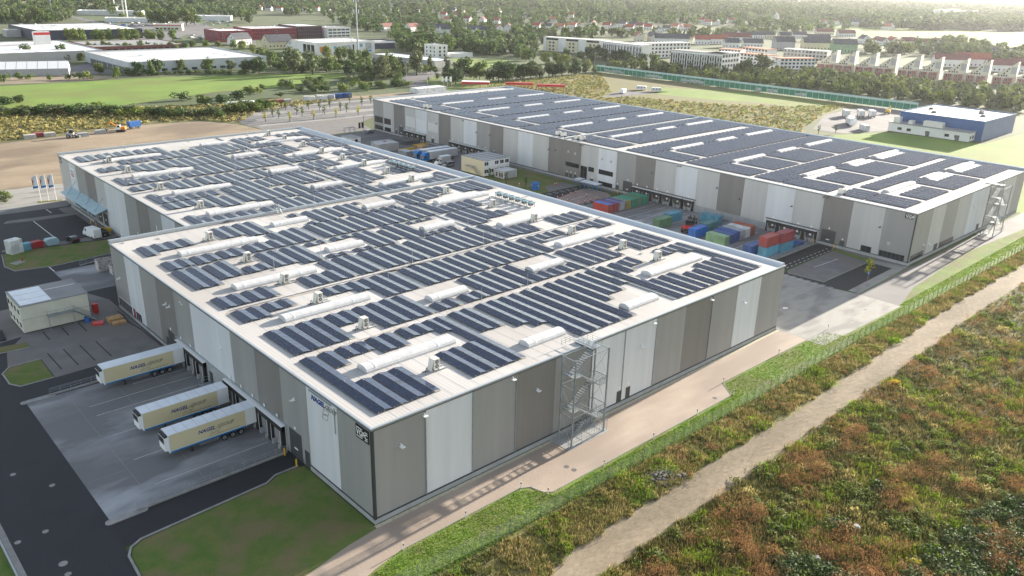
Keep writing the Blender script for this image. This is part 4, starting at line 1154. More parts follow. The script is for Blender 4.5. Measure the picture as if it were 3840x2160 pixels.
rods = [(2.0, 93.5), (8.5, 92), (17, 76), (18, 60), (9.5, 20), (27.5, 20), (30, 40), (29, 62), (46.5, 10) if False else (37, 22.6), (48, 22.8), (40, 46.6), (58, 46.6), (52, 58.7), (66, 23), (80, 22.7), (64, 58.8), (90, 46.5), (46, 94), (60, 94), (72, 92),
        (17.5, 190.5), (35, 190.5), (55, 190.5), (75, 190), (32, 166), (50, 166), (63.5, 166), (30, 140.5), (48, 141), (66, 129.3), (30, 118.6), (47, 118.6), (90, 154)]
rp = [None]
for i, (x, y) in enumerate(rods):
    lab = 'slender lightning rod standing on the nearer roof among the solar rows'
    if rp[0]: dup(rp[0], (x, y, H), 0, lab); continue
    t = thing('lightning_rod', lab, 'lightning rod', (x, y, H), 0, 'lightning rods on the nearer roof')
    MB().tube((0, 0, 0.1), (0, 0, 3.0), 0.035, 5, 0, 0.02).build('rod', 'galv', t)
    MB().prism(rect(-0.25, -0.25, 0.25, 0.25), 0, 0.12).build('base', 'plinth', t)
    rp[0] = t

# crossing ladder over the fire wall
t = thing('crossing_ladder', 'grey steel step bridge with handrails over the fire wall', 'ladder', (37, 95.2, H))
for s_ in (-1, 1):
    mb = MB()
    for xx in (-0.45, 0.45):
        mb.tube((xx, s_ * 1.3, 0), (xx, s_ * 0.4, 1.1), 0.05)
    for k in range(4):
        u = (k + 0.5) / 4
        mb.box(-0.45, s_ * (1.3 - 0.9 * u) - 0.1, 1.1 * u - 0.02, 0.45, s_ * (1.3 - 0.9 * u) + 0.1, 1.1 * u + 0.02)
    mb.build('stair', 'galv', t)
mb = MB(); mb.box(-0.5, -0.45, 1.08, 0.5, 0.45, 1.14); mb.build('platform', 'galv', t)
for xx in (-0.5, 0.5):
    mb = MB()
    for (a, b) in (((1.3, 1.0), (0.4, 2.1)), ((0.4, 2.1), (-0.4, 2.1)), ((-0.4, 2.1), (-1.3, 1.0)), ((1.3, 0), (1.3, 1.0)), ((-1.3, 0), (-1.3, 1.0)), ((0.4, 1.1), (0.4, 2.1)), ((-0.4, 1.1), (-0.4, 2.1))):
        mb.tube((xx, *a), (xx, *b), 0.03)
    mb.build('handrail', 'galv', t)

# small cooling sets on the edge of the farther roof
for i, (x, y, lab) in enumerate(((163.5, 119, 'just before the fire wall'), (163.8, 116.5, 'second before the fire wall'), (163.5, 125.5, 'just behind the fire wall'), (164, 128.5, 'second behind the fire wall'), (163.6, 21.5, 'nearest the sign corner'),
                                 (163.8, 205, 'near the far end'), (163.8, 207.5, 'nearest the far end'))):
    t = thing('roof_cooler', 'small pale cooler at the yard-side edge of the farther roof, ' + lab, 'cooler', (x, y, BH - 0.01), 0, 'coolers on the farther roof')
    MB().box(-0.9, -0.7, 0.5, 0.9, 0.7, 1.5).build('housing', 'ac', t)
    MB().tube((0, 0, 1.5), (0, 0, 1.56), 0.5, 12).build('fan', 'acdark', t)
    mb = MB()
    for a in (-0.8, 0.8):
        mb.box(a - 0.06, -0.8, 0, a + 0.06, 0.8, 0.5)
    mb.build('base_frame', 'galv', t)


# ------------------------------------------------------------------ fire stair towers
def stair_tower(label, x0, y0, x1, y1, ztop, wall_y, nfl=5):
    t = thing('stair_tower', label, 'stair tower', (x0, y0, 0))
    W_, Dp = x1 - x0, y1 - y0
    for (a, b) in ((0, 0), (W_, 0), (0, Dp), (W_, Dp)):
        MB().box(a - 0.1, b - 0.1, 0, a + 0.1, b + 0.1, ztop + 0.2).build('post', 'galv', t)
    br = MB()
    lev = [ztop * f for f in (0.34, 0.67, 1.0)]
    for z in lev:
        for (p, q) in (((0, 0), (W_, 0)), ((W_, 0), (W_, Dp)), ((W_, Dp), (0, Dp)), ((0, Dp), (0, 0))):
            br.tube((*p, z), (*q, z), 0.07, 4)
    zb = [0] + lev
    for i in range(3):
        for b in (0, Dp):
            for (xa, xb) in ((0, W_ * 0.0),):
                pass
        for a in (0, W_):
            br.tube((a, 0, zb[i]), (a, Dp, zb[i + 1]), 0.025, 4); br.tube((a, Dp, zb[i]), (a, 0, zb[i + 1]), 0.025, 4)
    br.build('bracing', 'galv', t)
    step = ztop / nfl
    lx = 1.6
    for k in range(nfl):
        up = (k % 2 == 0)                      # back lane climbs towards +X, front lane towards -X
        ya, yb = (Dp * 0.52, Dp - 0.1) if up else (0.1, Dp * 0.48)
        xa, xb = (lx, W_ - lx) if up else (W_ - lx, lx)
        z_, z2 = k * step, (k + 1) * step
        fl = MB()
        n = 12
        for i in range(n):
            u = (i + 0.5) / n
            x = xa + (xb - xa) * u
            z = z_ + (z2 - z_) * (i + 1) / n
            fl.box(x - 0.16, ya, z - 0.05, x + 0.16, yb, z)
        for yy in (ya, yb):
            fl.tube((xa, yy, z_), (xb, yy, z2), 0.07, 4)
        f = fl.build('stair_flight', 'galv', t)
        hr = MB()
        for yy in (ya, yb):
            for dz in (0.55, 1.05):
                hr.tube((xa, yy, z_ + dz), (xb, yy, z2 + dz), 0.028, 4)
            for i in range(6):
                u = i / 5
                hr.tube((xa + (xb - xa) * u, yy, z_ + (z2 - z_) * u), (xa + (xb - xa) * u, yy, z_ + (z2 - z_) * u + 1.05), 0.022, 4)
        hr.build('handrail', 'galv', f)
        if k < nfl - 1:
            la, lb = (W_ - lx, W_ - 0.05) if up else (0.05, lx)
            ld = MB()
            ld.box(la, 0.05, z2 - 0.09, lb, Dp - 0.05, z2 - 0.01)
            l_ = ld.build('landing', 'galv', t)
            hr = MB()
            xo = lb if up else la
            for dz in (0.35, 0.7, 1.05):
                hr.tube((xo, 0.05, z2 + dz), (xo, Dp - 0.05, z2 + dz), 0.028, 4)
                hr.tube((la, 0.05, z2 + dz), (lb, 0.05, z2 + dz), 0.028, 4)
            for i in range(4):
                hr.tube((xo, 0.05 + (Dp - 0.1) * i / 3, z2), (xo, 0.05 + (Dp - 0.1) * i / 3, z2 + 1.05), 0.022, 4)
                hr.tube((la + (lb - la) * i / 3, 0.05, z2), (la + (lb - la) * i / 3, 0.05, z2 + 1.05), 0.022, 4)
            hr.build('guard_rail', 'galv', l_)
    # bridge to the roof
    br = MB()
    zz = ztop + 0.05
    br.box(W_ - 2.2, Dp * 0.5, zz - 0.08, W_ - 0.2, wall_y - y0 + 1.6, zz)
    b = br.build('roof_bridge', 'galv', t)
    hr = MB()
    for xx in (W_ - 2.2, W_ - 0.2):
        for dz in (0.35, 0.7, 1.1):
            hr.tube((xx, Dp * 0.5, zz + dz), (xx, wall_y - y0 + 1.6, zz + dz), 0.028, 4)
        for i in range(5):
            yy = Dp * 0.5 + (wall_y - y0 + 1.6 - Dp * 0.5) * i / 4
            hr.tube((xx, yy, zz), (xx, yy, zz + 1.1), 0.022, 4)
    for dz in (0.35, 0.7, 1.1):
        hr.tube((W_ - 2.2, Dp * 0.5, zz + dz), (W_ - 0.2, Dp * 0.5, zz + dz), 0.028, 4)
        hr.tube((W_ - 2.2, wall_y - y0 + 1.6, zz + dz), (W_ - 5.0, wall_y - y0 + 1.6, zz + dz), 0.028, 4)
    for i in range(4):
        hr.tube((W_ - 2.2 - 0.93 * i, wall_y - y0 + 1.6, zz), (W_ - 2.2 - 0.93 * i, wall_y - y0 + 1.6, zz + 1.1), 0.022, 4)
    hr.build('guard_rail', 'galv', b)
    # mesh cage round the foot
    cg = MB()
    for z in (0.2, 0.7, 1.2, 1.7, 2.2):
        cg.tube((-1.0, -0.3, z), (W_ + 0.4, -0.3, z), 0.02, 4); cg.tube((-1.0, -0.3, z), (-1.0, Dp + 0.6, z), 0.02, 4); cg.tube((W_ + 0.4, -0.3, z), (W_ + 0.4, Dp + 0.6, z), 0.02, 4)
    for i in range(16):
        x = -1.0 + (W_ + 1.4) * i / 15
        cg.tube((x, -0.3, 0), (x, -0.3, 2.25), 0.03 if i % 5 == 0 else 0.014, 4)
    cg.build('security_cage', 'galv', t)
    pd = MB(); pd.box(-1.2, -0.6, 0, W_ + 0.8, Dp + 0.9, 0.05); pd.build('foundation_slab', 'plinth', t)
    return t


stair_tower('galvanised steel fire stair tower on the front wall of the nearer warehouse', 32.6, -3.65, 39.9, -1.0, 14.2, 0)
stair_tower('hazy galvanised fire stair tower on the end wall of the farther warehouse', 206.4, -4.9, 213.4, -1.7, 13.9, 0)
# ------------------------------------------------------------------ semi-trailers at the docks
def wheel(parent, x, y, r, w, name='wheel'):
    mb_ = MB(); mb_.tube((x, y - w / 2, r), (x, y + w / 2, r), r, 16)
    t_ = mb_.build(name, 'tyre', parent)
    mb_ = MB(); mb_.tube((x, y - w / 2 - 0.012, r), (x, y + w / 2 + 0.012, r), r * 0.58, 12)
    mb_.build('rim', 'rim', t_)
    mb_ = MB(); mb_.tube((x, y - w / 2 - 0.03, r), (x, y + w / 2 + 0.03, r), r * 0.2, 8)
    mb_.build('hub', 'chassis', t_)
    return t_


def dock_trailer(label, x0, yc, plain=False):
    """reefer semi-trailer, nose at x0 (towards -X), tail docked towards +X"""
    Lg = 13.5
    t = thing('semi_trailer', label, 'trailer', (x0, yc, 0), 0, 'cream semi-trailers at the loading docks')
    w = 1.28
    MB().box(0.18, -w, 1.12, Lg - 1.75, w, 3.92).build('body', 'cream', t)
    MB().box(Lg - 1.75, -w - 0.01, 1.3, Lg, w + 0.01, 3.9).build('tail_section', 'white', t)
    mb = MB(); mb.box(Lg - 1.75, -w - 0.012, 1.12, Lg, w + 0.012, 1.3); mb.build('tail_bumper', 'acdark', t)
    mb = MB(); mb.box(0.1, -w - 0.02, 3.92, Lg, w + 0.02, 4.0); rf = mb.build('roof', 'whiteroof', t)
    if not plain:
        for i in range(1, 9):
            MB().box(i * 1.5 - 0.02, -w - 0.025, 4.0, i * 1.5 + 0.02, w + 0.025, 4.012).build('roof_seam', 'curtain', rf)
    MB().box(0.18, -w - 0.015, 1.1, Lg - 1.75, -w, 1.34).build('side_stripe', 'cyan', t)
    MB().box(0.18, w, 1.1, Lg - 1.75, w + 0.015, 1.34).build('side_stripe', 'cyan', t)
    MB().box(0.18, -w - 0.015, 1.34, Lg - 1.75, -w, 1.39).build('side_stripe', 'white', t)
    mb = MB()
    for (xa, xb) in ((0.1, 0.22), (Lg - 1.82, Lg - 1.74)):
        mb.box(xa, -w - 0.03, 1.1, xb, w + 0.03, 3.96)
    mb.build('corner_post', 'whiteroof', t)
    # cooling unit on the nose
    mb = MB()
    mb.box(-0.42, -1.05, 1.45, 0.1, 1.05, 3.55)
    cu = mb.build('cooling_unit', 'white', t)
    MB().box(-0.45, -0.98, 2.55, -0.42, 0.98, 3.5).build('grille', 'chassis', cu)
    MB().box(-0.36, -1.0, 3.55, 0.1, 1.0, 3.88).build('fan_cowl', 'chassis', cu)
    # running gear
    MB().box(1.0, -0.5, 0.85, Lg - 0.3, 0.5, 1.12).build('chassis', 'chassis', t)
    for xx in (8.2, 9.51, 10.82):
        for yy in (-1.03, 1.03):
            wheel(t, xx, yy, 0.5, 0.38)
    for yy in (-0.85, 0.85):
        mb = MB(); mb.box(3.3, yy - 0.08, 0.06, 3.46, yy + 0.08, 1.12); mb.box(3.15, yy - 0.15, 0.0, 3.6, yy + 0.15, 0.06)
        mb.build('landing_leg', 'chassis', t)
    mb = MB(); mb.box(4.4, -1.2, 0.62, 7.4, -1.16, 0.7); mb.box(4.4, -1.2, 0.85, 7.4, -1.16, 0.93)
    mb.build('side_guard', 'galv', t)
    # lettering
    text('lettering', 'NAGEL', 0.78, 'nblue', t, (4.35, -w - 0.004, 2.55), RY, 0.012, 0.022, 0.3)
    text('lettering', '-GROUP', 0.78, 'gline', t, (7.0, -w - 0.012, 2.55), RY, 0.0, 0, 0.3, outline=True, sx=0.92)
    text('lettering', 'Connecting the world of food', 0.27, 'gline', t, (7.1, -w - 0.004, 1.6), RY, 0.008, 0.004, 0.2, sx=1.0)
    group_emblem(t, lambda u, v: (5.95 + u * 1.75 + v * 0.1, -w - 0.008, 1.62 + v * 0.85), 1.0)
    text('lettering', 'Connecting', 0.1, 'gline', t, (0.5, -w - 0.004, 3.6), RY, 0.005, 0.0) if False else None
    return t


dock_trailer('cream semi-trailer with plain white roof, docked alone at the first dock beyond the steps', -14.3, 60.2, True)
dock_trailer('cream semi-trailer docked in the middle, right beside the steel dock steps', -14.7, 41.3)
dock_trailer('cream semi-trailer docked nearest the front corner, beside two empty docks', -14.1, 32.7)


def railing(label, pts, h=1.1, step=1.6, name='railing', group=None, m='galv', wall=0.3):
    t = thing(name, label, 'railing', (pts[0][0], pts[0][1], 0), 0, group)
    ox, oy = pts[0]
    rl, wl = MB(), MB()
    for (x0, y0), (x1, y1) in zip(pts[:-1], pts[1:]):
        d = Vector((x1 - x0, y1 - y0)); ln = d.length; n = max(1, round(ln / step))
        for i in range(n + 1):
            x, y = x0 + d.x * i / n - ox, y0 + d.y * i / n - oy
            MB().box(x - 0.025, y - 0.025, 0.02, x + 0.025, y + 0.025, h + wall).build('post', m, t)
        for z in (wall + 0.45, wall + 0.78, wall + h):
            rl.tube((x0 - ox, y0 - oy, z), (x1 - ox, y1 - oy, z), 0.028, 4)
        nx, ny = -d.y / ln * 0.14, d.x / ln * 0.14
        wl.prism([(x0 - ox + nx, y0 - oy + ny), (x1 - ox + nx, y1 - oy + ny), (x1 - ox - nx, y1 - oy - ny), (x0 - ox - nx, y0 - oy - ny)], 0, wall)
    rl.build('rail', m, t)
    if wall > 0.05: wl.build('low_wall', 'kerb', t)
    return t


railing('galvanised railing on a low wall along the far side of the loading yard', [(-21.6, 63.0), (-0.6, 63.4)], 1.0)
railing('galvanised railing on a low wall along the near side of the loading yard', [(-21.8, 22.35), (-0.6, 22.4)], 1.0)
railing('short railing beside the white waste bins', [(1.5, 127.0), (8.0, 129.0), (16, 127.6)], 1.0)
railing('blue-grey railing along the near edge of the container yard', [(134.5, 24.0), (158.8, 24.2)], 1.0)
railing('low railing at the far docks of the striped warehouse', [(157.5, 187.6), (157.5, 201.8)], 1.0)

t = thing('dock_steps', 'grey steel steps up to a dark door between the docks', 'steps', (-0.25, 49, 0))
mb = MB()
for i in range(5):
    mb.box(-3.6 + i * 0.35, -1.6, 0.02 + 0.17 * i, -3.25 + i * 0.35, -0.5, 0.1 + 0.17 * i)
mb.box(-1.85, -1.6, 0.8, 0, 0.7, 0.86)
mb.build('tread', 'galv', t)
mb = MB()
for y in (-1.6, -0.5):
    mb.tube((-3.6, y, 1.1), (-1.85, y, 1.9), 0.03, 4); mb.tube((-3.6, y, 0), (-3.6, y, 1.1), 0.03, 4)
for y in (-1.6, 0.7):
    mb.tube((-1.85, y, 1.9), (0, y, 1.9), 0.03, 4); mb.tube((-1.85, y, 1.4), (0, y, 1.4), 0.03, 4); mb.tube((-1.85, y, 0), (-1.85, y, 1.9), 0.03, 4)
mb.build('handrail', 'galv', t)


def bollard(label, x, y, h=1.2, m='yellow'):
    mb_ = MB(); mb_.tube((0, 0, 0), (0, 0, h), 0.13, 8)
    o = mb_.build('bollard', m, None, (x, y, 0))
    return tag(o, label, 'bollard', 'yellow bollards at the gates')


bollard('yellow bollard beside the ramp gate, yard side', -1.1, 22.0); bollard('yellow bollard beside the ramp gate, nearer the front corner', -1.2, 18.3)
bollard('yellow bollard in front of the gate next to the first dock', -1.1, 64.3)
for i, y in enumerate((162.5, 158, 153.0)):
    bollard('yellow bollard under the blue canopy, %s' % ['farthest', 'in the middle', 'nearest the wheeled bins'][i], 14.6, y)
bollard('yellow bollard at the gate beside the red container stack', 158.9, 24.9); bollard('yellow bollard at the gate, next to the small door', 158.9, 19.0); bollard('yellow bollard beside the brown gate near the shelter', 158.8, 95)


def marker_post(label, x, y):
    t_ = thing('marker_post', label, 'marker post', (x, y, 0), 0, 'white marker posts along the pink service road')
    MB().box(-0.05, -0.06, 0, 0.05, 0.06, 0.72).build('post', 'white', t_)
    MB().box(-0.052, -0.062, 0.72, 0.052, 0.062, 0.95).build('black_band', 'black', t_)
    MB().box(-0.05, -0.06, 0.95, 0.05, 0.06, 1.1).build('cap', 'white', t_)


for i, (x, y) in enumerate(((-0.3, -6.55), (9.6, -6.5), (19.5, -6.5), (21.4, -9.9), (32.5, -10.3), (44.0, -10.3), (55.4, -10.3), (65.9, -10.35), (68.5, -6.6), (86.9, -6.7), (105.9, -6.9))):
    marker_post('white roadside post with a black band, ' + ['nearest the front corner lawn', 'second from the front corner', 'at the start of the first passing bay', 'in the inner corner of the first passing bay', 'level with the stair tower foot',
                'just past the stair tower', 'midway along the long passing bay', 'at the outer end of the passing bay', 'where the passing bay closes', 'midway to the concrete apron', 'at the corner of the concrete apron'][i], x, y)

# ------------------------------------------------------------------ two-storey cabin block on the left
t = thing('office_cabin', 'two-storey cream site cabin with half-silver roof and outside stairs', 'cabin', (-18.4, 92.4, 0))
MB().box(0, 0, 0.25, 12.0, 10.2, 5.5).build('wall', 'cabin', t)
mb = MB(); mb.box(-0.1, -0.1, 5.5, 12.1, 10.3, 5.7); rf = mb.build('roof', 'flatd', t)
for (a, b, y0, y1) in ((0.3, 5.7, 0.3, 3.2), (0.3, 5.7, 3.4, 6.4), (0.3, 5.7, 6.6, 9.6)):
    MB().box(a, y0, 5.7, b, y1, 5.74).build('roof_sheet', 'whiteroof', rf)
MB().box(6.0, 6.6, 5.7, 11.5, 6.75, 5.74).build('roof_strip', 'white', rf)
MB().box(-0.03, -0.03, 2.82, 12.03, 10.23, 2.9).build('joint_trim', 'curtain', t)
for i in range(4):
    for z in (0.9, 3.6):
        mb = MB(); mb.box(-0.06, 0.6 + i * 2.45, z, 0.02, 2.1 + i * 2.45, z + 1.25); w = mb.build('window', 'white', t)
        MB().box(-0.08, 0.7 + i * 2.45, z + 0.1, -0.05, 2.0 + i * 2.45, z + 1.15).build('pane', 'glass', w)
for x in (5.2, 7.5):
    for z in (0.3, 3.0):
        MB().box(x, -0.05, z, x + 0.95, 0.02, z + 2.05).build('door', 'cabin', t)
mb = MB(); mb.box(4.2, -1.4, 2.85, 8.8, -0.02, 2.95); lg = mb.build('gallery', 'galv', t)
mb = MB()
for z in (3.4, 3.95):
    mb.tube((4.2, -1.4, z), (8.8, -1.4, z), 0.03, 4); mb.tube((4.2, -1.4, z), (4.2, 0, z), 0.03, 4)
for x in (4.2, 5.7, 7.2, 8.8):
    mb.tube((x, -1.4, 2.9), (x, -1.4, 3.95), 0.03, 4)
mb.build('guard_rail', 'galv', lg)
for x in (4.3, 8.7):
    MB().box(x - 0.05, -1.38, 0, x + 0.05, -1.28, 2.85).build('post', 'galv', t)
mb = MB()
for i in range(14):
    u = (i + 0.5) / 14
    mb.box(8.8 + 3.9 * u - 0.15, -1.4, 2.9 * (1 - u) - 0.03, 8.8 + 3.9 * u + 0.15, -0.4, 2.9 * (1 - u) + 0.02)
st = mb.build('stair', 'galv', t)
mb = MB()
for y in (-1.4, -0.4):
    for dz in (0.1, 0.6, 1.05):
        mb.tube((8.8, y, 2.9 + dz), (12.7, y, dz), 0.03, 4)
mb.build('handrail', 'galv', st)
# bits around the cabin
def stack(name, label, cat, x, y, lay, m, pl=(1.9, 0.9), group=None):
    t_ = thing(name, label, cat, (x, y, 0), 0, group)
    for k in range(lay):
        for i in range(3):
            MB().box(-pl[0] / 2, -pl[1] / 2 + i * pl[1] / 3 + 0.02, 0.04 + k * 0.3, pl[0] / 2, -pl[1] / 2 + (i + 1) * pl[1] / 3 - 0.02, 0.26 + k * 0.3).build('plank', m, t_)
    return t_


stack('timber_stack', 'stack of orange timber packs beside the cabin steps', 'timber stack', -3.2, 88.4, 3, 'wood', (2.6, 2.0))
stack('timber_stack', 'low stack of orange boards in front of the taller timber pack', 'timber stack', -3.0, 86.3, 2, 'wood', (2.4, 1.2))
o = MB().prism([(-7.4, 88.3), (-5.6, 87.6), (-5.0, 89.2), (-7.0, 90)], 0.02, 0.4).build('sand_tray', 'red'); tag(o, 'low red tray on the grass by the cabin', 'tray')
o = MB().prism([(-7.9, 91.0), (-7.2, 90.8), (-7.1, 91.6), (-7.8, 91.8)], 0.02, 1.1).build('waste_drum', 'blue'); tag(o, 'dark blue drum standing under the cabin gallery', 'drum')
mb = MB(); mb.box(-0.5, -0.5, 0, 0.5, 0.5, 2.0); o = mb.build('toilet_cabin', 'red', None, (-4.7, 95.2, 0)); tag(o, 'narrow red cabinet behind the cabin stairs', 'cabinet')
mb = MB()
pth = [(-1.2, 93, 0.08), (-0.9, 90, 0.08), (-1.4, 86, 0.08), (-0.8, 81, 0.08), (-0.7, 76, 0.08), (-0.6, 71, 0.08)]
for a, b in zip(pth[:-1], pth[1:]): mb.tube(a, b, 0.09, 6)
tag(mb.build('hose', 'black'), 'thick black hose lying along the foot of the wall', 'hose')
mb = MB()
for i in range(4):
    mb.tube((-22.6 + i * 0.28, 91.5, 0.15), (-22.2 + i * 0.28, 97.0, 0.15), 0.13, 6)
tag(mb.build('pipe_bundle', 'black'), 'bundle of black pipes on the gravel left of the cabin', 'pipes')


def open_bin(label, x, y, w, d, h, m, group=None, lid=None):
    t_ = thing('waste_skip', label, 'skip', (x, y, 0), 0, group)
    mb_ = MB()
    for (a, b, c_, e) in ((0, 0, w, 0.08), (0, d - 0.08, w, d), (0, 0.08, 0.08, d - 0.08), (w - 0.08, 0.08, w, d - 0.08)):
        mb_.box(a, b, 0.1, c_, e, h)
    mb_.box(0.081, 0.081, 0.1, w - 0.081, d - 0.081, 0.2)
    mb_.build('body', m, t_)
    mb_ = MB()
    n = int(w / 0.5)
    for i in range(n + 1):
        mb_.box(i * w / n - 0.04, -0.06, 0.1, i * w / n + 0.04, -0.001, h)
        mb_.box(i * w / n - 0.04, d + 0.001, 0.1, i * w / n + 0.04, d + 0.06, h)
    mb_.box(-0.05, -0.07, h, w + 0.05, 0.1, h + 0.1)
    mb_.box(-0.05, d - 0.1, h, w + 0.05, d + 0.07, h + 0.1)
    mb_.build('rib', m, t_)
    if lid:
        mb_ = MB(); mb_.extr([(0.1, h + 0.1), (d / 2, h + 0.35), (d - 0.1, h + 0.1)], 'x', 0, w)
        mb_.build('lid', lid, t_)
    return t_


open_bin('worn white open waste container, longer one of the pair against the corner', 3.6, 119.8, 7.5, 2.4, 2.5, 'tan', 'worn white waste containers')
open_bin('worn white open waste container, shorter one in front of the other', 5.2, 115.2, 5.5, 2.4, 2.2, 'tan', 'worn white waste containers')

# corrugated containers, generic
def container(label, x, y, rz, m, ln=6.06, group=None, z=0.0, roof=None, marks=None, hgt=2.6, name='shipping_container'):
    t_ = thing(name, label, 'container', (x, y, z), rz, group)
    w, h = 2.44, hgt
    bm_ = MB()
    n = int(ln / 0.28)
    for s_ in (-1, 1):
        yy = s_ * w / 2
        for i in range(n):
            a, b = i * ln / n, (i + 1) * ln / n
            q = a + (b - a) * 0.5
            P = lambda x_, o_: (x_ - ln / 2, yy - s_ * o_)
            pts = [P(a, 0.0), P(a + (b - a) * 0.35, 0.0), P(q, 0.045), P(a + (b - a) * 0.85, 0.045), P(b, 0.0)]
            for p_, q_ in zip(pts[:-1], pts[1:]):
                fc = [(*p_, 0.15), (*q_, 0.15), (*q_, h - 0.1), (*p_, h - 0.1)]
                bm_.face(fc if s_ < 0 else fc[::-1])
    bm_.box(-ln / 2 + 0.02, -w / 2 + 0.05, 0.14, ln / 2 - 0.02, w / 2 - 0.05, h - 0.02)
    bm_.build('body', m, t_)
    fr = MB()
    for xx in (-ln / 2, ln / 2 - 0.12):
        for yy in (-w / 2 - 0.01, w / 2 - 0.11):
            fr.box(xx, yy, 0, xx + 0.12, yy + 0.12, h)
    for z_ in (0.0, h - 0.12):
        for yy in (-w / 2 - 0.012, w / 2 - 0.1):
            fr.box(-ln / 2 + 0.12, yy, z_, ln / 2 - 0.12, yy + 0.112, z_ + 0.14)
        for xx in (-ln / 2 - 0.005, ln / 2 - 0.115):
            fr.box(xx, -w / 2 + 0.1, z_, xx + 0.12, w / 2 - 0.1, z_ + 0.14)
    fr.build('frame', m, t_)
    MB().box(-ln / 2 + 0.06, -w / 2 + 0.06, h - 0.02, ln / 2 - 0.06, w / 2 - 0.06, h + 0.005).build('roof', roof or m, t_)
    for yy in (-w / 4, w / 4):
        d_ = MB(); d_.box(-ln / 2 - 0.03, yy - 0.55, 0.16, -ln / 2 + 0.02, yy + 0.55, h - 0.16)
        d_ = d_.build('door', m, t_)
        b_ = MB()
        for o_ in (-0.3, 0.25):
            b_.tube((-ln / 2 - 0.06, yy + o_, 0.2), (-ln / 2 - 0.06, yy + o_, h - 0.2), 0.025, 4)
        b_.build('locking_bar', 'galv', d_)
    if marks:
        for (xa, za, xb, zb, mm) in marks:
            MB().box(xa, -w / 2 - 0.035, za, xb, -w / 2 - 0.02, zb).build('side_marking', mm, t_)
    return t_


def cmat(n, c, rough=0.55):
    K[n] = mat(n, c, tuple(v * 1.18 + 0.006 for v in c), 0.7, 5, rough=rough, c3=tuple(v * 0.75 + 0.03 for v in c), scale3=0.5)


cmat('c_red', (0.36, 0.045, 0.035)); cmat('c_blue', (0.015, 0.075, 0.27)); cmat('c_indigo', (0.035, 0.04, 0.22)); cmat('c_grey', (0.36, 0.37, 0.39)); cmat('c_ochre', (0.36, 0.25, 0.06))
cmat('c_green', (0.02, 0.26, 0.16)); cmat('c_moss', (0.09, 0.20, 0.10)); cmat('c_light', (0.07, 0.26, 0.36)); cmat('c_sky', (0.10, 0.33, 0.45)); cmat('c_teal', (0.05, 0.19, 0.19)); cmat('c_sage', (0.22, 0.36, 0.20))
cmat('c_orange', (0.40, 0.09, 0.04)); cmat('c_bright', (0.01, 0.14, 0.50)); cmat('c_crimson', (0.32, 0.04, 0.05)); cmat('c_white', (0.66, 0.66, 0.64)); cmat('c_cherry', (0.34, 0.012, 0.018))
HP = math.pi / 2
grp = 'row of containers by the road in the yard'
for i, (x, m, rf, lab) in enumerate(((138.0, 'c_red', 'c_bright', 'red container with a blue roof, at the outer end of the row of seven'), (140.8, 'c_crimson', 'c_indigo', 'dark red container with an indigo roof, second in the row of seven'),
                                     (143.7, 'c_grey', 'c_indigo', 'grey container with a faded indigo roof in the row of seven'), (146.5, 'c_ochre', 'c_green', 'ochre container, only yellow one in the row of seven'),
                                     (149.2, 'c_green', 'c_green', 'bright green container just beyond the ochre one'), (152.0, 'c_moss', 'c_moss', 'dull green container second from the docks in the row of seven'), (154.8, 'c_green', 'c_green', 'jade green container nearest the docks in the row of seven'))):
    container(lab, x, 83.2, HP, m, 6.06, grp, 0, rf)
container('moss green container end-on beside a light blue one in mid yard', 139.2, 61.4, 0.0, 'c_moss', 6.06, 'pair of containers in mid yard')
container('light blue container with a rusty roof, behind the moss green one in mid yard', 146.4, 63.2, 0.0, 'c_light', 6.06, 'pair of containers in mid yard')
container('light blue container standing by itself along the warehouse wall', 153.6, 54.5, HP, 'c_light', 6.06)
container('bright blue container between the lift truck and the sage green one', 139.4, 49.2, 0.05, 'c_bright', 6.06, 'cluster of containers beside the lift truck')
container('dark teal container behind the bright blue one', 146.0, 50.4, 0.0, 'c_teal', 6.06, 'cluster of containers beside the lift truck')
container('sage green container with white marks, at the near corner of the cluster', 138.0, 41.8, HP, 'c_sage', 6.06, 'cluster of containers beside the lift truck', 0, None, [(-2.2, 1.3, -0.8, 1.8, 'white'), (1.9, 1.0, 2.2, 1.6, 'white')])
container('royal blue container right behind the sage green one', 140.9, 42.0, HP, 'c_blue', 6.06, 'cluster of containers beside the lift truck')
container('navy blue container, third in the cluster row', 143.8, 42.4, HP, 'c_indigo' if False else 'c_blue', 6.06, 'cluster of containers beside the lift truck')
container('weathered pale grey container, fourth in the cluster row', 146.6, 42.4, HP, 'c_grey', 6.06, 'cluster of containers beside the lift truck')
container('whitish container next to the brick-red one in the cluster row', 149.4, 42.6, HP, 'c_white', 6.06, 'cluster of containers beside the lift truck')
container('brick-red container at the dock end of the cluster row', 152.2, 42.8, HP, 'c_orange', 6.06, 'cluster of containers beside the lift truck')
container('dark blue container half hidden behind the red stack', 138.0, 30.8, 0, 'c_blue', 6.06, 'stack of containers near the paved car park')
container('pale blue container under the orange-red one', 140.0, 27.6, 0, 'c_sky', 6.06, 'stack of containers near the paved car park')
container('orange-red container on top of the pale blue one, outer stack', 140.2, 27.8, 0, 'c_red', 6.06, 'stack of containers near the paved car park', 2.62)
container('turquoise container under the crimson one', 146.6, 27.0, 0, 'c_light', 6.06, 'stack of containers near the paved car park')
container('crimson container on top of the turquoise one, dock side stack', 146.8, 27.2, 0, 'c_crimson', 6.06, 'stack of containers near the paved car park', 2.62)
t = thing('flat_rack', 'flat dark blue platform beside the container stack', 'platform', (153.2, 27.2, 0))
MB().box(-2.8, -1.2, 0.5, 2.8, 1.2, 0.7).build('deck', 'c_blue', t)
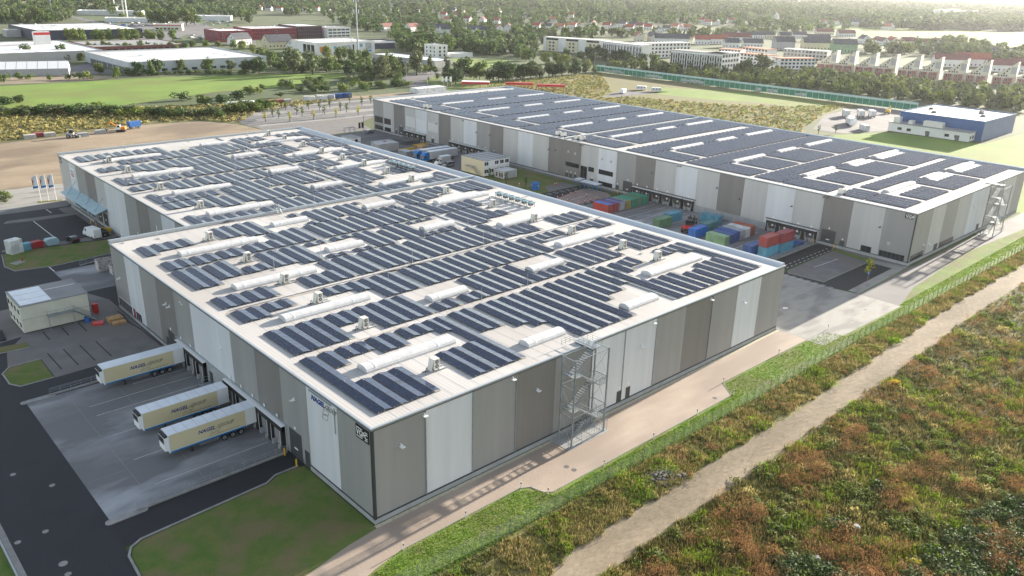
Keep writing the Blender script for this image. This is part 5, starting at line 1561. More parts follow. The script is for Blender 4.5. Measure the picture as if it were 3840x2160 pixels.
for xx in (-2.4, 2.4):
    for yy in (-1, 1):
        MB().box(xx - 0.1, yy - 0.1, 0, xx + 0.1, yy + 0.1, 0.5).build('leg', 'c_blue', t)

# heavy lift truck
t = thing('lift_truck', 'red heavy lift truck with a tall black mast among the containers', 'lift truck', (141.2, 53.6, 0), 0.25)
mb = MB(); mb.extr([(-2.6, 0.7), (-2.7, 1.5), (-2.2, 1.9), (0.2, 1.9), (1.7, 1.35), (1.7, 0.6)], 'y', -1.2, 1.2); mb.build('body', 'red', t)
MB().box(-2.75, -1.1, 0.7, -2.5, 1.1, 1.4).build('counterweight', 'chassis', t)
mb = MB()
for xx in (-0.8, 0.9):
    for yy in (-0.75, 0.75):
        mb.box(xx - 0.06, yy - 0.06, 1.85, xx + 0.06, yy + 0.06, 3.2)
mb.box(-0.95, -0.85, 3.2, 1.05, 0.85, 3.3)
cb = mb.build('cab', 'chassis', t)
MB().box(-0.75, -0.72, 1.9, 0.85, 0.72, 3.15).build('window', 'glass', cb)
for xx, r in ((-1.8, 0.6), (1.35, 0.75)):
    for yy in (-1.15, 1.15):
        wheel(t, xx, yy, r, 0.5)
for yy in (-0.65, 0.65):
    MB().box(2.0, yy - 0.12, 0.3, 2.3, yy + 0.12, 4.2).build('mast', 'chassis', t)
mb = MB(); mb.box(2.3, -1.5, 2.0, 2.6, 1.5, 2.3); mb.box(2.3, -1.5, 3.1, 2.6, 1.5, 3.4)
for yy in (-1.3, -0.4, 0.4, 1.3): mb.box(2.32, yy - 0.08, 1.6, 2.52, yy + 0.08, 3.6)
mb.build('carriage', 'chassis', t)
for yy in (-0.7, 0.7):
    MB().box(2.55, yy - 0.12, 1.55, 4.3, yy + 0.12, 1.68).build('fork', 'chassis', t)


# ------------------------------------------------------------------ road vehicles
def car(label, x, y, rz, m, kind='estate', group=None, z=0.0):
    t_ = thing({'van': 'delivery_van', 'minibus': 'minibus'}.get(kind, 'parked_car'), label, {'van': 'van', 'minibus': 'van'}.get(kind, 'car'), (x, y, z), rz, group)
    if kind == 'van':
        Lg, w, prof = 6.0, 1.0, [(-2.95, 0.4), (-3.0, 2.5), (-2.85, 2.7), (1.2, 2.7), (1.75, 2.45), (2.35, 1.55), (2.95, 1.2), (3.0, 0.4)]
    elif kind == 'minibus':
        Lg, w, prof = 4.9, 0.95, [(-2.4, 0.35), (-2.45, 1.2), (-2.3, 1.85), (-2.1, 1.95), (0.9, 1.95), (1.7, 1.25), (2.4, 1.05), (2.45, 0.35)]
    else:
        Lg, w, prof = 4.4, 0.88, [(-2.15, 0.35), (-2.2, 0.95), (-2.0, 1.05), (-1.75, 1.45), (-1.4, 1.52), (0.2, 1.5), (1.05, 1.0), (2.05, 0.82), (2.2, 0.6), (2.2, 0.35)]
    MB().extr(prof, 'y', -w, w).build('body', m, t_)
    gl = MB()
    if kind == 'van':
        segs = [((0.9, 1.6), (1.65, 1.6), (1.6, 2.35), (1.0, 2.35))]
        front = ((1.8, 2.4), (2.33, 1.6))
    elif kind == 'minibus':
        segs = [((-2.2, 1.2), (-0.9, 1.2), (-0.9, 1.8), (-2.1, 1.8)), ((-0.8, 1.2), (0.4, 1.2), (0.4, 1.8), (-0.8, 1.8)), ((0.5, 1.2), (1.5, 1.2), (0.9, 1.8), (0.5, 1.8))]
        front = ((0.98, 1.9), (1.66, 1.3))
    else:
        segs = [((-1.75, 1.0), (-0.5, 1.0), (-0.5, 1.4), (-1.5, 1.4)), ((-0.4, 1.0), (0.85, 1.0), (0.2, 1.4), (-0.4, 1.4))]
        front = ((0.28, 1.47), (1.0, 1.04))
    for sg in segs:
        for s_ in (-1, 1):
            f_ = [(p[0], s_ * (w + 0.012), p[1]) for p in sg]
            g_ = MB(); g_.face(f_ if s_ < 0 else f_[::-1]); g_.build('side_window', 'glass', t_)
    (xa, za), (xb, zb) = front
    g_ = MB(); g_.face([(xa + 0.02, -w + 0.12, za + 0.01), (xb + 0.02, -w + 0.08, zb + 0.01), (xb + 0.02, w - 0.08, zb + 0.01), (xa + 0.02, w - 0.12, za + 0.01)]); g_.build('windscreen', 'glass', t_)
    rx = prof[0][0]
    if kind not in ('van',):
        g_ = MB(); zt = 1.42 if kind == 'estate' else 1.8
        zb2, xb2, xt2 = (1.08, -2.02, -1.8) if kind == 'estate' else (1.25, -2.47, -2.34)
        g_.face([(xb2, -w + 0.1, zb2), (xt2, -w + 0.14, zt), (xt2, w - 0.14, zt), (xb2, w - 0.1, zb2)]); g_.build('rear_window', 'glass', t_)
    r = 0.36 if kind == 'van' else 0.32
    for xx in (-Lg * 0.29, Lg * 0.31):
        for yy in (-w + 0.08, w - 0.08):
            wheel(t_, xx, yy, r, 0.22)
    for yy in (-w + 0.2, w - 0.2):
        MB().box(Lg / 2 - 0.03 if kind != 'estate' else 2.17, yy - 0.15, 0.62, (Lg / 2 if kind != 'estate' else 2.2) + 0.02, yy + 0.15, 0.78).build('headlight', 'white', t_)
        MB().box(rx - 0.06, yy - 0.1, 0.8, rx + 0.02, yy + 0.1, 1.05).build('tail_light', 'red', t_)
    return t_


car('white high-roofed delivery van parked at the end of the dark lot', 11.0, 149.2, 1.75, 'white', 'van')
car('dark grey estate car parked with its tail to the grass', 5.9, 148.3, 1.75, 'silver' if False else 'carblack')
car('black car parked between the white van and the yellow bins', 13.6, 149.0, -1.35, 'carblack')
car('silver blue car parked in front of the far warehouse offices', 153.8, 236.3, 0.2, 'silver')
car('white minibus parked beside the box van in the truck yard', 138.9, 160.6, HP * 2.05, 'silver', 'minibus')


def box_van(label, x, y, rz):
    t_ = thing('box_van', label, 'van', (x, y, 0), rz)
    MB().box(-3.4, -1.1, 0.8, 1.0, 1.1, 3.2).build('cargo_box', 'curtain', t_)
    MB().box(-3.42, -1.12, 3.2, 1.02, 1.12, 3.26).build('roof', 'whiteroof', t_)
    MB().extr([(1.05, 0.5), (1.05, 2.3), (1.7, 2.35), (2.4, 1.5), (3.1, 1.2), (3.15, 0.5)], 'y', -0.98, 0.98).build('cab', 'white', t_)
    g_ = MB(); g_.face([(1.78, -0.85, 2.3), (2.42, -0.9, 1.52), (2.42, 0.9, 1.52), (1.78, 0.85, 2.3)]); g_.build('windscreen', 'glass', t_)
    for s_ in (-1, 1):
        f_ = [(1.2, s_ * 0.995, 1.5), (2.1, s_ * 0.995, 1.5), (1.7, s_ * 0.995, 2.15), (1.2, s_ * 0.995, 2.15)]
        g_ = MB(); g_.face(f_ if s_ < 0 else f_[::-1]); g_.build('side_window', 'glass', t_)
    for xx in (-1.9, 2.2):
        for yy in (-0.9, 0.9): wheel(t_, xx, yy, 0.38, 0.25)
    return t_


box_van('white box van with a grey cargo box, between the lorries and the minibus', 139.5, 165.0, math.pi)


def lorry(label, x, y, rz, group):
    t_ = thing('articulated_lorry', label, 'lorry', (x, y, 0), rz, group)
    # cab faces -X
    mb_ = MB(); mb_.extr([(-2.1, 0.6), (-2.2, 1.4), (-2.0, 2.6), (-1.75, 3.1), (-1.3, 3.75), (0.1, 3.85), (0.15, 0.9)], 'y', -1.24, 1.24); cb_ = mb_.build('cab', 'truck', t_)
    g_ = MB(); g_.face([(-2.2, -1.1, 1.75), (-2.02, -1.1, 2.65), (-2.02, 1.1, 2.65), (-2.2, 1.1, 1.75)][::-1]); g_.build('windscreen', 'glass', cb_)
    MB().box(-2.24, -0.95, 0.75, -2.14, 0.95, 1.4).build('grille', 'chassis', cb_)
    for s_ in (-1, 1):
        f_ = [(-1.7, s_ * 1.255, 1.8), (-0.7, s_ * 1.255, 1.8), (-0.7, s_ * 1.255, 2.55), (-1.65, s_ * 1.255, 2.55)]
        g_ = MB(); g_.face(f_ if s_ < 0 else f_[::-1]); g_.build('side_window', 'glass', cb_)
        MB().box(-2.2, s_ * 1.0 - 0.18, 0.85, -2.15, s_ * 1.0 + 0.18, 1.05).build('headlight', 'white', cb_)
        MB().box(-2.1, s_ * 1.38 - 0.12, 1.9, -1.9, s_ * 1.38 + 0.12, 2.7).build('mirror', 'chassis', cb_)
    MB().box(0.2, -0.5, 0.7, 4.2, 0.5, 1.0).build('chassis', 'chassis', t_)
    MB().box(0.7, -1.27, 1.15, 14.2, 1.27, 3.95).build('curtain_side', 'curtain', t_)
    MB().box(0.68, -1.29, 3.95, 14.22, 1.29, 4.02).build('roof', 'whiteroof', t_)
    MB().box(0.68, -1.28, 1.0, 14.22, 1.28, 1.15).build('side_rave', 'chassis', t_)
    for xx in (-1.2, 2.3, 9.3, 10.6, 11.9):
        for yy in (-1.0, 1.0): wheel(t_, xx, yy, 0.5, 0.36)
    return t_


lorry('blue-cabbed articulated lorry with a grey curtain trailer, nearer of the two', 137.3, 171.9, 0, 'blue lorries side by side in the yard')
lorry('blue-cabbed articulated lorry, farther of the two, roof only visible beyond the other', 137.0, 176.2, 0, 'blue lorries side by side in the yard')

# ------------------------------------------------------------------ cabins and stock in the truck yard
t = thing('office_cabin', 'two-storey cream and white site cabin between the warehouses, stairs on its side', 'cabin', (138.0, 139.4, 0))
MB().box(0, 0, 0.35, 12.2, 12.4, 5.8).build('wall', 'cabin2', t)
mb = MB(); mb.box(-0.1, -0.1, 5.8, 12.3, 12.5, 6.0); rf = mb.build('roof', 'flatd', t)
for i in range(5):
    MB().box(0, i * 2.48 + 0.05, 6.0, 12.2, i * 2.48 + 0.25, 6.04).build('roof_strip', 'whiteroof', rf)
for i in range(5):
    for z in (0.4, 3.1):
        p = MB(); p.box(i * 2.44 + 0.04, -0.07, z, i * 2.44 + 2.4, 0.02, z + 2.6); p = p.build('facade_panel', 'white', t)
        if (i, z) != (1, 3.1):
            for k in (0, 1):
                MB().box(i * 2.44 + 0.4 + k * 0.9, -0.1, z + 1.0, i * 2.44 + 1.15 + k * 0.9, -0.06, z + 2.2).build('pane', 'glass', p)
mb = MB(); mb.box(-1.5, 4.6, 3.0, -0.02, 9.0, 3.08); lg = mb.build('gallery', 'galv', t)
mb = MB()
for i in range(14):
    u = (i + 0.5) / 14
    mb.box(-1.5, 4.6 - 3.9 * u - 0.15, 3.0 * (1 - u), -0.5, 4.6 - 3.9 * u + 0.15, 3.0 * (1 - u) + 0.05)
st = mb.build('stair', 'galv', t)
mb = MB()
for x in (-1.5, -0.5):
    for dz in (0.55, 1.05): mb.tube((x, 4.6, 3.05 + dz), (x, 0.7, dz), 0.03, 4)
mb.build('handrail', 'galv', st)
mb = MB()
for dz in (0.55, 1.05): mb.tube((-1.5, 4.6, 3.05 + dz), (-1.5, 9.0, 3.05 + dz), 0.03, 4)
mb.build('guard_rail', 'galv', lg)
t = thing('office_cabin', 'single-storey grey and white cabin on the grass beside the two-storey one', 'cabin', (141.6, 132.6, 0))
MB().box(0, 0, 0.15, 6.0, 5.0, 2.75).build('wall', 'curtain', t)
MB().box(-0.1, -0.1, 2.75, 6.1, 5.1, 2.9).build('roof', 'flat', t)
for (xa, xb, ya, yb) in ((-0.05, 0.1, -0.05, 0.1), (5.9, 6.05, -0.05, 0.1), (-0.05, 0.1, 4.9, 5.05)):
    MB().box(xa, ya, 0.15, xb, yb, 2.76).build('corner_post', 'white', t)
for y in (0.5, 1.6, 3.3):
    w = MB(); w.box(-0.05, y, 0.5, 0.02, y + 0.9, 2.3); w = w.build('window', 'white', t)
    MB().box(-0.07, y + 0.08, 0.6, -0.04, y + 0.82, 2.2).build('pane', 'glass', w)
t = thing('site_hut', 'small white hut with a grey roof behind the solar roof edge', 'hut', (134.6, 221.0, 0), 0.1)
MB().box(-2.5, -3.5, 0.1, 2.5, 3.5, 2.7).build('wall', 'c_white', t); MB().box(-2.6, -3.6, 2.7, 2.6, 3.6, 2.85).build('roof', 'flatd', t)
MB().box(-2.55, -1.0, 0.2, -2.48, 0.0, 2.2).build('door', 'curtain', t); MB().box(-0.6, -3.56, 0.9, 0.9, -3.48, 2.0).build('window', 'glass', t)


def shelter(label, x, y, rz, ln, dp, roofm, bays_):
    t_ = thing('shelter', label, 'shelter', (x, y, 0), rz)
    for i in range(bays_ + 1):
        for yy in (0, dp):
            MB().box(i * ln / bays_ - 0.06, yy - 0.06, 0, i * ln / bays_ + 0.06, yy + 0.06, 2.5).build('post', 'cyan', t_)
    for i in range(bays_):
        MB().box(i * ln / bays_ + 0.02, -0.3, 2.5, (i + 1) * ln / bays_ - 0.02, dp + 0.3, 2.6).build('roof_panel', roofm, t_)
    return t_


shelter('bicycle shelter with a pale translucent roof on blue posts', 156.3, 100.0, HP, 7.6, 2.4, 'whiteroof', 4)
shelter('small bicycle shelter with a pale roof next to the longer one', 157.2, 108.6, HP, 2.6, 2.2, 'whiteroof', 1)
shelter('dark smoking shelter beside the parked silver car', 144.2, 241.0, -0.3, 4.5, 2.2, 'flatd', 2)
t = thing('transformer_box', 'bright blue box hut with white notices on the lawn between the warehouses', 'hut', (140.4, 115.6, 0), -0.6)
MB().box(-1.2, -1.2, 0, 1.2, 1.2, 2.3).build('body', 'blue', t); MB().extr([(-1.3, 2.3), (0, 2.65), (1.3, 2.3)], 'x', -1.3, 1.3).build('roof', 'blue', t)
for yy in (-0.6, 0.6):
    MB().box(-1.23, yy - 0.2, 1.4, -1.2, yy + 0.2, 1.9).build('notice', 'white', t)


def cone(label, x, y, first=[None]):
    if first[0]: return dup(first[0], (x, y, 0), 0, label, 'traffic cones')
    t_ = thing('traffic_cone', label, 'traffic cone', (x, y, 0), 0, 'traffic cones')
    MB().box(-0.25, -0.25, 0, 0.25, 0.25, 0.06).build('foot', 'chassis', t_)
    MB().tube((0, 0, 0.06), (0, 0, 0.5), 0.22, 8, 0, 0.14).build('cone_body', 'red', t_)
    MB().tube((0, 0, 0.5), (0, 0, 0.75), 0.14, 8, 0, 0.09).build('band', 'white', t_)
    MB().tube((0, 0, 0.75), (0, 0, 1.0), 0.09, 8, 0, 0.04).build('tip', 'red', t_)
    first[0] = t_


for i, (x, y) in enumerate(((137.8, 102.5), (140.8, 103.1), (144.8, 103.3), (147.8, 103.8), (147.5, 98.8), (146.9, 93.8), (144.0, 93.8), (141.1, 93.6), (137.9, 93.2), (137.7, 97.9))):
    cone('red and white traffic cone standing round the fenced red car park', x, y)
for i, (x, y) in enumerate(((150.0, 115.8), (151.1, 115.9))):
    cone('traffic cone on the grey paving behind the blue hut', x, y)


def signpost(label, x, y, h, kind):
    t_ = thing('sign_post', label, 'sign', (x, y, 0), -0.7)
    MB().tube((0, 0, 0), (0, 0, h), 0.04, 6).build('post', 'galv', t_)
    if kind == 'P':
        MB().box(-0.3, -0.09, h - 0.65, 0.3, -0.05, h).build('plate', 'cyan', t_)
        text('lettering', 'P', 0.6, 'white', t_, (-0.2, -0.1, h - 0.56), RY, 0.004)
    elif kind == 'tri':
        mb_ = MB(); mb_.face([(-0.4, -0.06, h - 0.7), (0.4, -0.06, h - 0.7), (0, -0.06, h)]); mb_.face([(0.4, -0.04, h - 0.7), (-0.4, -0.04, h - 0.7), (0, -0.04, h)]); mb_.build('plate', 'red', t_)
        mb_ = MB(); mb_.face([(-0.24, -0.065, h - 0.6), (0.24, -0.065, h - 0.6), (0, -0.065, h - 0.18)]); mb_.build('symbol', 'white', t_)
    else:
        MB().box(-0.5, -0.09, h - 0.3, 0.5, -0.05, h).build('plate', 'white', t_)
    return t_


signpost('parking sign with a white P on blue, beside the yellow young tree', 140.4, 1.0, 2.6, 'P')
signpost('blue parking sign beside the bright blue hut', 139.0, 112.6, 2.4, 'P')
signpost('red triangular warning sign at the lawn edge near the blue hut', 137.0, 119.8, 2.2, 'tri')
signpost('small white notice on a post at the corner of the concrete apron', 104.2, 2.2, 2.4, 'bar')

# stillages, pallets and crates at the far docks
def pallet_pile(label, x, y, w, d, h, m, cat='pallet stack'):
    t_ = thing('pallet_stack', label, cat, (x, y, 0), 0, 'stacks of pallets and crates in the truck yard')
    n = max(2, int(h / 0.4))
    for i in range(n):
        z = i * h / n
        MB().box(-w / 2 + 0.03 * (i % 3), -d / 2, z + 0.02, w / 2 - 0.04 * ((i + 1) % 2), d / 2, z + h / n - 0.05).build('pallet', m, t_)
    return t_


pallet_pile('tall block of pale grey mesh crates along the solar roof edge', 137.5, 199.5, 10, 4, 3.2, 'curtain')
pallet_pile('block of reddish grey crates behind the pale mesh crates', 140.8, 206.5, 9, 4, 2.4, 'c_grey')
pallet_pile('stack of timber pallets beside the yellow beams', 147.8, 189.0, 2.6, 3, 2.6, 'wood')
pallet_pile('dark pile of scrap racking in front of the far docks', 153.8, 209.0, 6, 10, 1.6, 'rust' if False else 'acdark')
pallet_pile('mixed pile of brown crates behind the blue lorries', 143.0, 184.0, 7, 5, 2.0, 'tan')
pallet_pile('row of dark pallets against the docks beside the lorry tails', 155.4, 164.5, 3, 7, 1.6, 'acdark')
pallet_pile('grey mesh boxes stacked beside the lorry cabs', 136.0, 183.6, 3.5, 5.5, 2.8, 'galv')
for i, (x, y) in enumerate(((145.0, 195.6), (155.5, 200.0))):
    mb = MB()
    for k in range(4):
        mb = MB() if k == 0 else mb
        mb.box(x - 3.8, y - 0.7 + k * 0.4, 0.1 + 0.25 * (k % 2), x + 3.8, y - 0.45 + k * 0.4, 0.35 + 0.25 * (k % 2))
    tag(mb.build('steel_beams', 'yellow'), ['yellow steel beams lying in the truck yard beside the timber pallets', 'yellow beams lying close to the far docks'][i], 'beams')
for i, (x, y) in enumerate(((140.5, 203.2), (143.5, 210.6))):
    o = MB().box(-0.9, -0.03, 0, 0.9, 0.03, 0.5).build('banner', 'red', None, (x - 3, y - 3.75 if i == 0 else y - 6.3, 2.3)); tag(o, ['small red banner hung on the pale mesh crates', 'small red banner hung on the reddish crates'][i], 'banner')

# rear lot: skips, bins, flags
container('tall light grey container standing upright at the end of the dark lot', -7.5, 147.2, 0.35, 'c_white', 3.0, None, 0, None, None, 3.4, 'storage_container')
def skip(label, x, y, m, rz):
    t_ = thing('waste_skip', label, 'skip', (x, y, 0), rz, 'skips on the rear lot')
    MB().extr([(-1.3, 0.1), (-1.6, 1.2), (1.6, 1.2), (1.3, 0.1)], 'y', -0.9, 0.9).build('body', m, t_)
    MB().extr([(-1.6, 1.2), (-1.2, 1.75), (1.2, 1.75), (1.6, 1.2)], 'y', -0.88, 0.88).build('lid', m, t_)
    for xx in (-1.0, 1.0):
        MB().box(xx - 0.06, -0.96, 0.2, xx + 0.06, -0.9, 1.2).build('rib', m, t_)
skip('turquoise lidded skip next to the tall grey container', -5.0, 147.9, 'c_sky', 0.25)
skip('bright red lidded skip, only red one beside the lawn', -2.5, 148.2, 'c_cherry', 0.2)
skip('pale blue-grey skip standing apart beside the red one', 1.1, 148.6, 'sky_blue', 0.1)
for i, x in enumerate((14.5, 15.3)):
    t = thing('wheeled_bin', ['yellow wheeled bin nearer the black car', 'yellow wheeled bin nearer the striped wall'][i], 'bin', (x, 150.6, 0), 0.2, 'yellow wheeled bins by the wall')
    MB().extr([(-0.45, 0.12), (-0.55, 1.15), (0.55, 1.15), (0.45, 0.12)], 'y', -0.6, 0.6).build('body', 'yellow', t)
    MB().extr([(-0.6, 1.15), (-0.5, 1.35), (0.5, 1.35), (0.6, 1.15)], 'y', -0.65, 0.65).build('lid', 'yellow', t)
o = MB().tube((0, 0, 0), (0, 0, 1.0), 0.13, 8).build('hydrant', 'red', None, (-7.8, 139.3, 0)); tag(o, 'red hydrant post at the tip of the left lawn', 'hydrant')
ground('footway', [(-10.6, 139.2), (-8.2, 140.2), (-7.0, 138.6), (-9.6, 137.0)], 0.036, 'conc2')


def flag(label, x, y, h, cloth, rz, kind):
    t_ = thing('flagpole', label, 'flag', (x, y, 0), rz, 'flags on poles')
    MB().tube((0, 0, 0), (0, 0, h), 0.07, 8, 0, 0.04).build('pole', 'white', t_)
    mb_ = MB()
    w, hh, n = 1.35, h * 0.45, 8
    z0 = h - 0.2 - hh
    for i in range(n):
        for j in range(6):
            def P(u, v): return (0.06 + w * u, 0.16 * math.sin(6 * u + 3 * v), z0 + hh * v - 0.35 * u * (1 - 0.3 * v))
            mb_.face([P(i / n, j / 6), P((i + 1) / n, j / 6), P((i + 1) / n, (j + 1) / 6), P(i / n, (j + 1) / 6)], (0 if kind != 1 else 2 if j == 0 else 1 if j == 3 and i > 5 else 3 if j in (2, 4) and i > 6 else 0))
    mb_.build('flag_cloth', cloth, t_)


ms = ['white', 'red', 'cyan', 'nblue']
flag('white flag with red and blue patches, farthest left of three by the rear corner', 10.4, 195.4, 8.2, ms, math.pi * 0.92, 1)
flag('white flag with red and blue patches, middle of three by the rear corner', 12.4, 194.9, 8.2, ms, math.pi * 0.92, 1)
flag('white flag with red and blue patches, nearest the building corner', 14.3, 194.2, 8.2, ms, math.pi * 0.92, 1)
ground('lawn', [(9.2, 193.6), (15.6, 192.6), (15.8, 194.4), (9.4, 196.4)], 0.03, 'drymeadow')


# ------------------------------------------------------------------ mesh fence along the grass verge
def mesh_fence(label, pts, h=2.0, wires=9, group=None, step=2.5):
    t_ = thing('mesh_fence', label, 'fence', (pts[0][0], pts[0][1], 0), 0, group)
    ox, oy = pts[0]
    for (x0, y0), (x1, y1) in zip(pts[:-1], pts[1:]):
        d = Vector((x1 - x0, y1 - y0)); n = max(1, round(d.length / step))
        for i in range(n):
            a = Vector((x0 - ox, y0 - oy)) + d * (i / n); b = Vector((x0 - ox, y0 - oy)) + d * ((i + 1) / n)
            p_ = MB(); p_.box(a.x - 0.035, a.y - 0.03, 0, a.x + 0.035, a.y + 0.03, h + 0.1); p_.build('post', 'fence', t_)
            w_ = MB()
            for k in range(wires):
                z = 0.06 + (h - 0.1) * k / (wires - 1)
                w_.tube((a.x, a.y, z), (b.x, b.y, z), 0.008, 3)
            m_ = 12
            for k in range(1, m_):
                c_ = a + (b - a) * (k / m_)
                w_.face([(c_.x - 0.006, c_.y, 0.05), (c_.x + 0.006, c_.y, 0.05), (c_.x + 0.006, c_.y, h), (c_.x - 0.006, c_.y, h)])
            w_.build('mesh_panel', 'fence', t_)
    return t_


mesh_fence('galvanised double-wire mesh fence running along the grass verge beside the dirt track', [(-30, -10.5), (-2, -11.8), (12, -12.6), (33, -13.2), (70, -13.5), (106, -13.5), (160, -14.6), (215, -15.2)])

# rail of the left edge of the picture
t = thing('crash_barrier', 'galvanised edge barrier in the grass beside the asphalt lane', 'barrier', (-36.6, -40, 0))
mb = MB(); mb.box(-0.1, 0, 0.0, 0.1, 72, 0.35); mb.build('beam', 'trim2', t)
# ------------------------------------------------------------------ buildings beyond the site
FOOT = []        # footprints (x0, y0, x1, y1) where no tree may stand


def win_mesh(w, h, m='glass', fm=None):
    key = (round(w, 2), round(h, 2), m, fm)
    if key not in WINM:
        mb_ = MB()
        mb_.box(-w / 2, -0.06, 0, w / 2, 0.03, h)
        mats = [m]
        if fm:
            mats = [m, fm]
            for (a, b, c_, d) in ((-w / 2 - 0.1, -0.1, w / 2 + 0.1, 0), (-w / 2 - 0.1, h, w / 2 + 0.1, h + 0.1), (-w / 2 - 0.1, 0, -w / 2, h), (w / 2, 0, w / 2 + 0.1, h)):
                mb_.box(a, -0.1, b, c_, 0.02, d, 1)
        WINM[key] = mb_.mesh('window', mats)
    return WINM[key]


WINM = {}


def windows(parent, face, c, a0, a1, z0, nz, dz, n, w, h, m='glass', fm=None, skipf=None):
    me = win_mesh(w, h, m, fm)
    for k in range(nz):
        for i in range(n):
            if skipf and skipf(i, k): continue
            a = a0 + (a1 - a0) * (i + 0.5) / n
            if face == '-y': put('window', me, parent, (a, c, z0 + k * dz))
            elif face == '-x': put('window', me, parent, (c, a, z0 + k * dz), -HP)
            elif face == '+x': put('window', me, parent, (c, a, z0 + k * dz), HP)


def hall(name, label, cat, x0, y0, x1, y1, h, wm, rm, par=0.5, loc_rot=0.0, roofbits=0, seed=0):
    """flat-roofed hall with a parapet, in its own axes"""
    cx, cy = (x0 + x1) / 2, (y0 + y1) / 2
    t_ = thing(name, label, cat, (cx, cy, 0), loc_rot)
    W_, D_ = (x1 - x0) / 2, (y1 - y0) / 2
    MB().box(-W_, -D_, 0, W_, D_, h - 0.1).build('wall', wm, t_)
    mb_ = MB()
    mb_.box(-W_ - 0.1, -D_ - 0.1, h - 0.1, W_ + 0.1, -D_ + 0.3, h + par); mb_.box(-W_ - 0.1, D_ - 0.3, h - 0.1, W_ + 0.1, D_ + 0.1, h + par)
    mb_.box(-W_ - 0.1, -D_ + 0.3, h - 0.1, -W_ + 0.3, D_ - 0.3, h + par); mb_.box(W_ - 0.3, -D_ + 0.3, h - 0.1, W_ + 0.1, D_ - 0.3, h + par)
    mb_.build('parapet', wm, t_)
    MB().box(-W_ + 0.3, -D_ + 0.3, h - 0.1, W_ - 0.3, D_ - 0.3, h).build('roof', rm, t_)
    r_ = random.Random(seed)
    for i in range(roofbits):
        a, b = r_.uniform(-W_ + 3, W_ - 5), r_.uniform(-D_ + 3, D_ - 5)
        if i % 2: MB().tube((a, b, h), (a, b, h + 1.1), 0.8, 8, 0, 0.55).build('roof_vent', 'white', t_)
        else: MB().box(a, b, h, a + r_.uniform(1.5, 5), b + r_.uniform(1.2, 2.5), h + r_.uniform(0.5, 1.2)).build('roof_dome', 'whiteroof', t_)
    FOOT.append((x0 - 3, y0 - 3, x1 + 3, y1 + 3))
    return t_, W_, D_


t, a, b = hall('storage_hall', 'long low pale grey hall with a white flat roof beyond the green field', 'hall', 146, 517, 246, 612, 7.0, 'hallgrey', 'flat', 0.7, 0, 7, 3)
MB().box(-a - 0.02, -b + 8, 0, -a + 0.5, b - 12, 3.6).build('open_bay', 'acdark', t)
for i in range(6): MB().box(-a - 0.3, -b + 9 + i * 12, 0, -a + 0.1, -b + 9.5 + i * 12, 3.8).build('column', 'hallgrey', t)
for i in range(5): MB().box(-a + 8 + i * 18, -b + 10, 7.0, -a + 22 + i * 18, -b + 40, 7.06).build('roof_sheet', 'white', t)
for i in range(4): MB().box(-a + 10 + i * 20, b - 35, 7.0, -a + 24 + i * 20, b - 15, 7.06).build('roof_sheet', 'white', t)
windows(t, '-y', -b, -30, 40, 0.8, 1, 3, 10, 4, 1.6)
# ribbed fabric hall on the far left
t = thing('tent_hall', 'long white-roofed fabric hall with grey sides at the edge of the green field', 'hall', (90, 548, 0), -0.31)
MB().extr([(-11, 0), (-11, 4.4), (0, 8.0), (11, 4.4), (11, 0)], 'x', -34, 26).build('wall', 'curtain', t)
for i in range(10):
    x = -34 + i * 6
    for s_ in (-1, 1):
        p = [(x + 0.15, s_ * 11.3, 4.35), (x + 5.85, s_ * 11.3, 4.35), (x + 5.85, 0, 8.12), (x + 0.15, 0, 8.12)]
        mb = MB(); mb.face(p if s_ < 0 else p[::-1]); mb.build('roof_panel', 'white', t)
FOOT.append((52, 530, 124, 575))
t, a, b = hall('market_hall', 'wide low grey hall on the left with a pale roof and a sign tower', 'hall', 70, 622, 162, 735, 7.0, 'rendg', 'flat', 0.5, 0, 9, 5)
tw = MB(); tw.box(18, 20, 0, 30, 25, 17); tw = tw.build('sign_tower', 'rend', t)
MB().box(17.8, 19.8, 14.5, 30.2, 20, 16.5).build('sign_band', 'red', tw)
for i in range(6): MB().box(-a + 5 + i * 15, -b + 4, 7.0, -a + 17 + i * 15, b - 50, 7.05).build('roof_sheet', 'whiteroof', t)
t, a, b = hall('market_hall', 'big dark navy store with a bright roof full of round vents', 'hall', 170, 836, 268, 950, 9.0, 'navy', 'flat', 0.5, 0, 26, 8)
MB().box(-a - 14, -b + 60, 0, -a - 1, -b + 78, 7).build('annex', 'rendg', t)
t, a, b = hall('parking_deck', 'low flat open deck building in front of the navy store', 'building', 176, 690, 254, 758, 4.2, 'tile_b', 'flatd', 0.3, 0, 4, 6)
windows(t, '-y', -b, -30, 36, 0.6, 1, 3, 12, 3.4, 1.8)
# dark red laboratory row
t, a, b = hall('office_block', 'low wine-red office block at the left end of the red row', 'office', 314, 752, 346, 790, 10.5, 'maroon', 'flat', 0.4, 0, 4, 1)
windows(t, '-x', -a, -16, 16, 1.5, 3, 3.1, 8, 1.3, 1.8); windows(t, '-y', -b, -14, 14, 1.5, 3, 3.1, 8, 1.3, 1.8, 'glass', 'rend', lambda i, k: (i + 2 * k) % 4 == 3)
t, a, b = hall('office_block', 'long bright red office block, middle of the red row', 'office', 356, 768, 408, 812, 11.0, 'maroon', 'flat', 0.4, 0, 4, 2)
for k in range(3):
    for i in range(26): put('window', win_mesh(0.7, 2.1), t, (-a + 1.5 + i * 1.95, -b, 1.2 + k * 3.4))
for (i, k) in ((8, 0.9), (20, 0.9), (30, 0.9), (25, 6.8), (44, 0.9)): put('window', win_mesh(2.2, 2.2, 'glass', 'white'), t, (-a + 3 + i, -b - 0.1, k))
windows(t, '-x', -a, -20, 20, 1.2, 3, 3.4, 12, 0.8, 2.1)
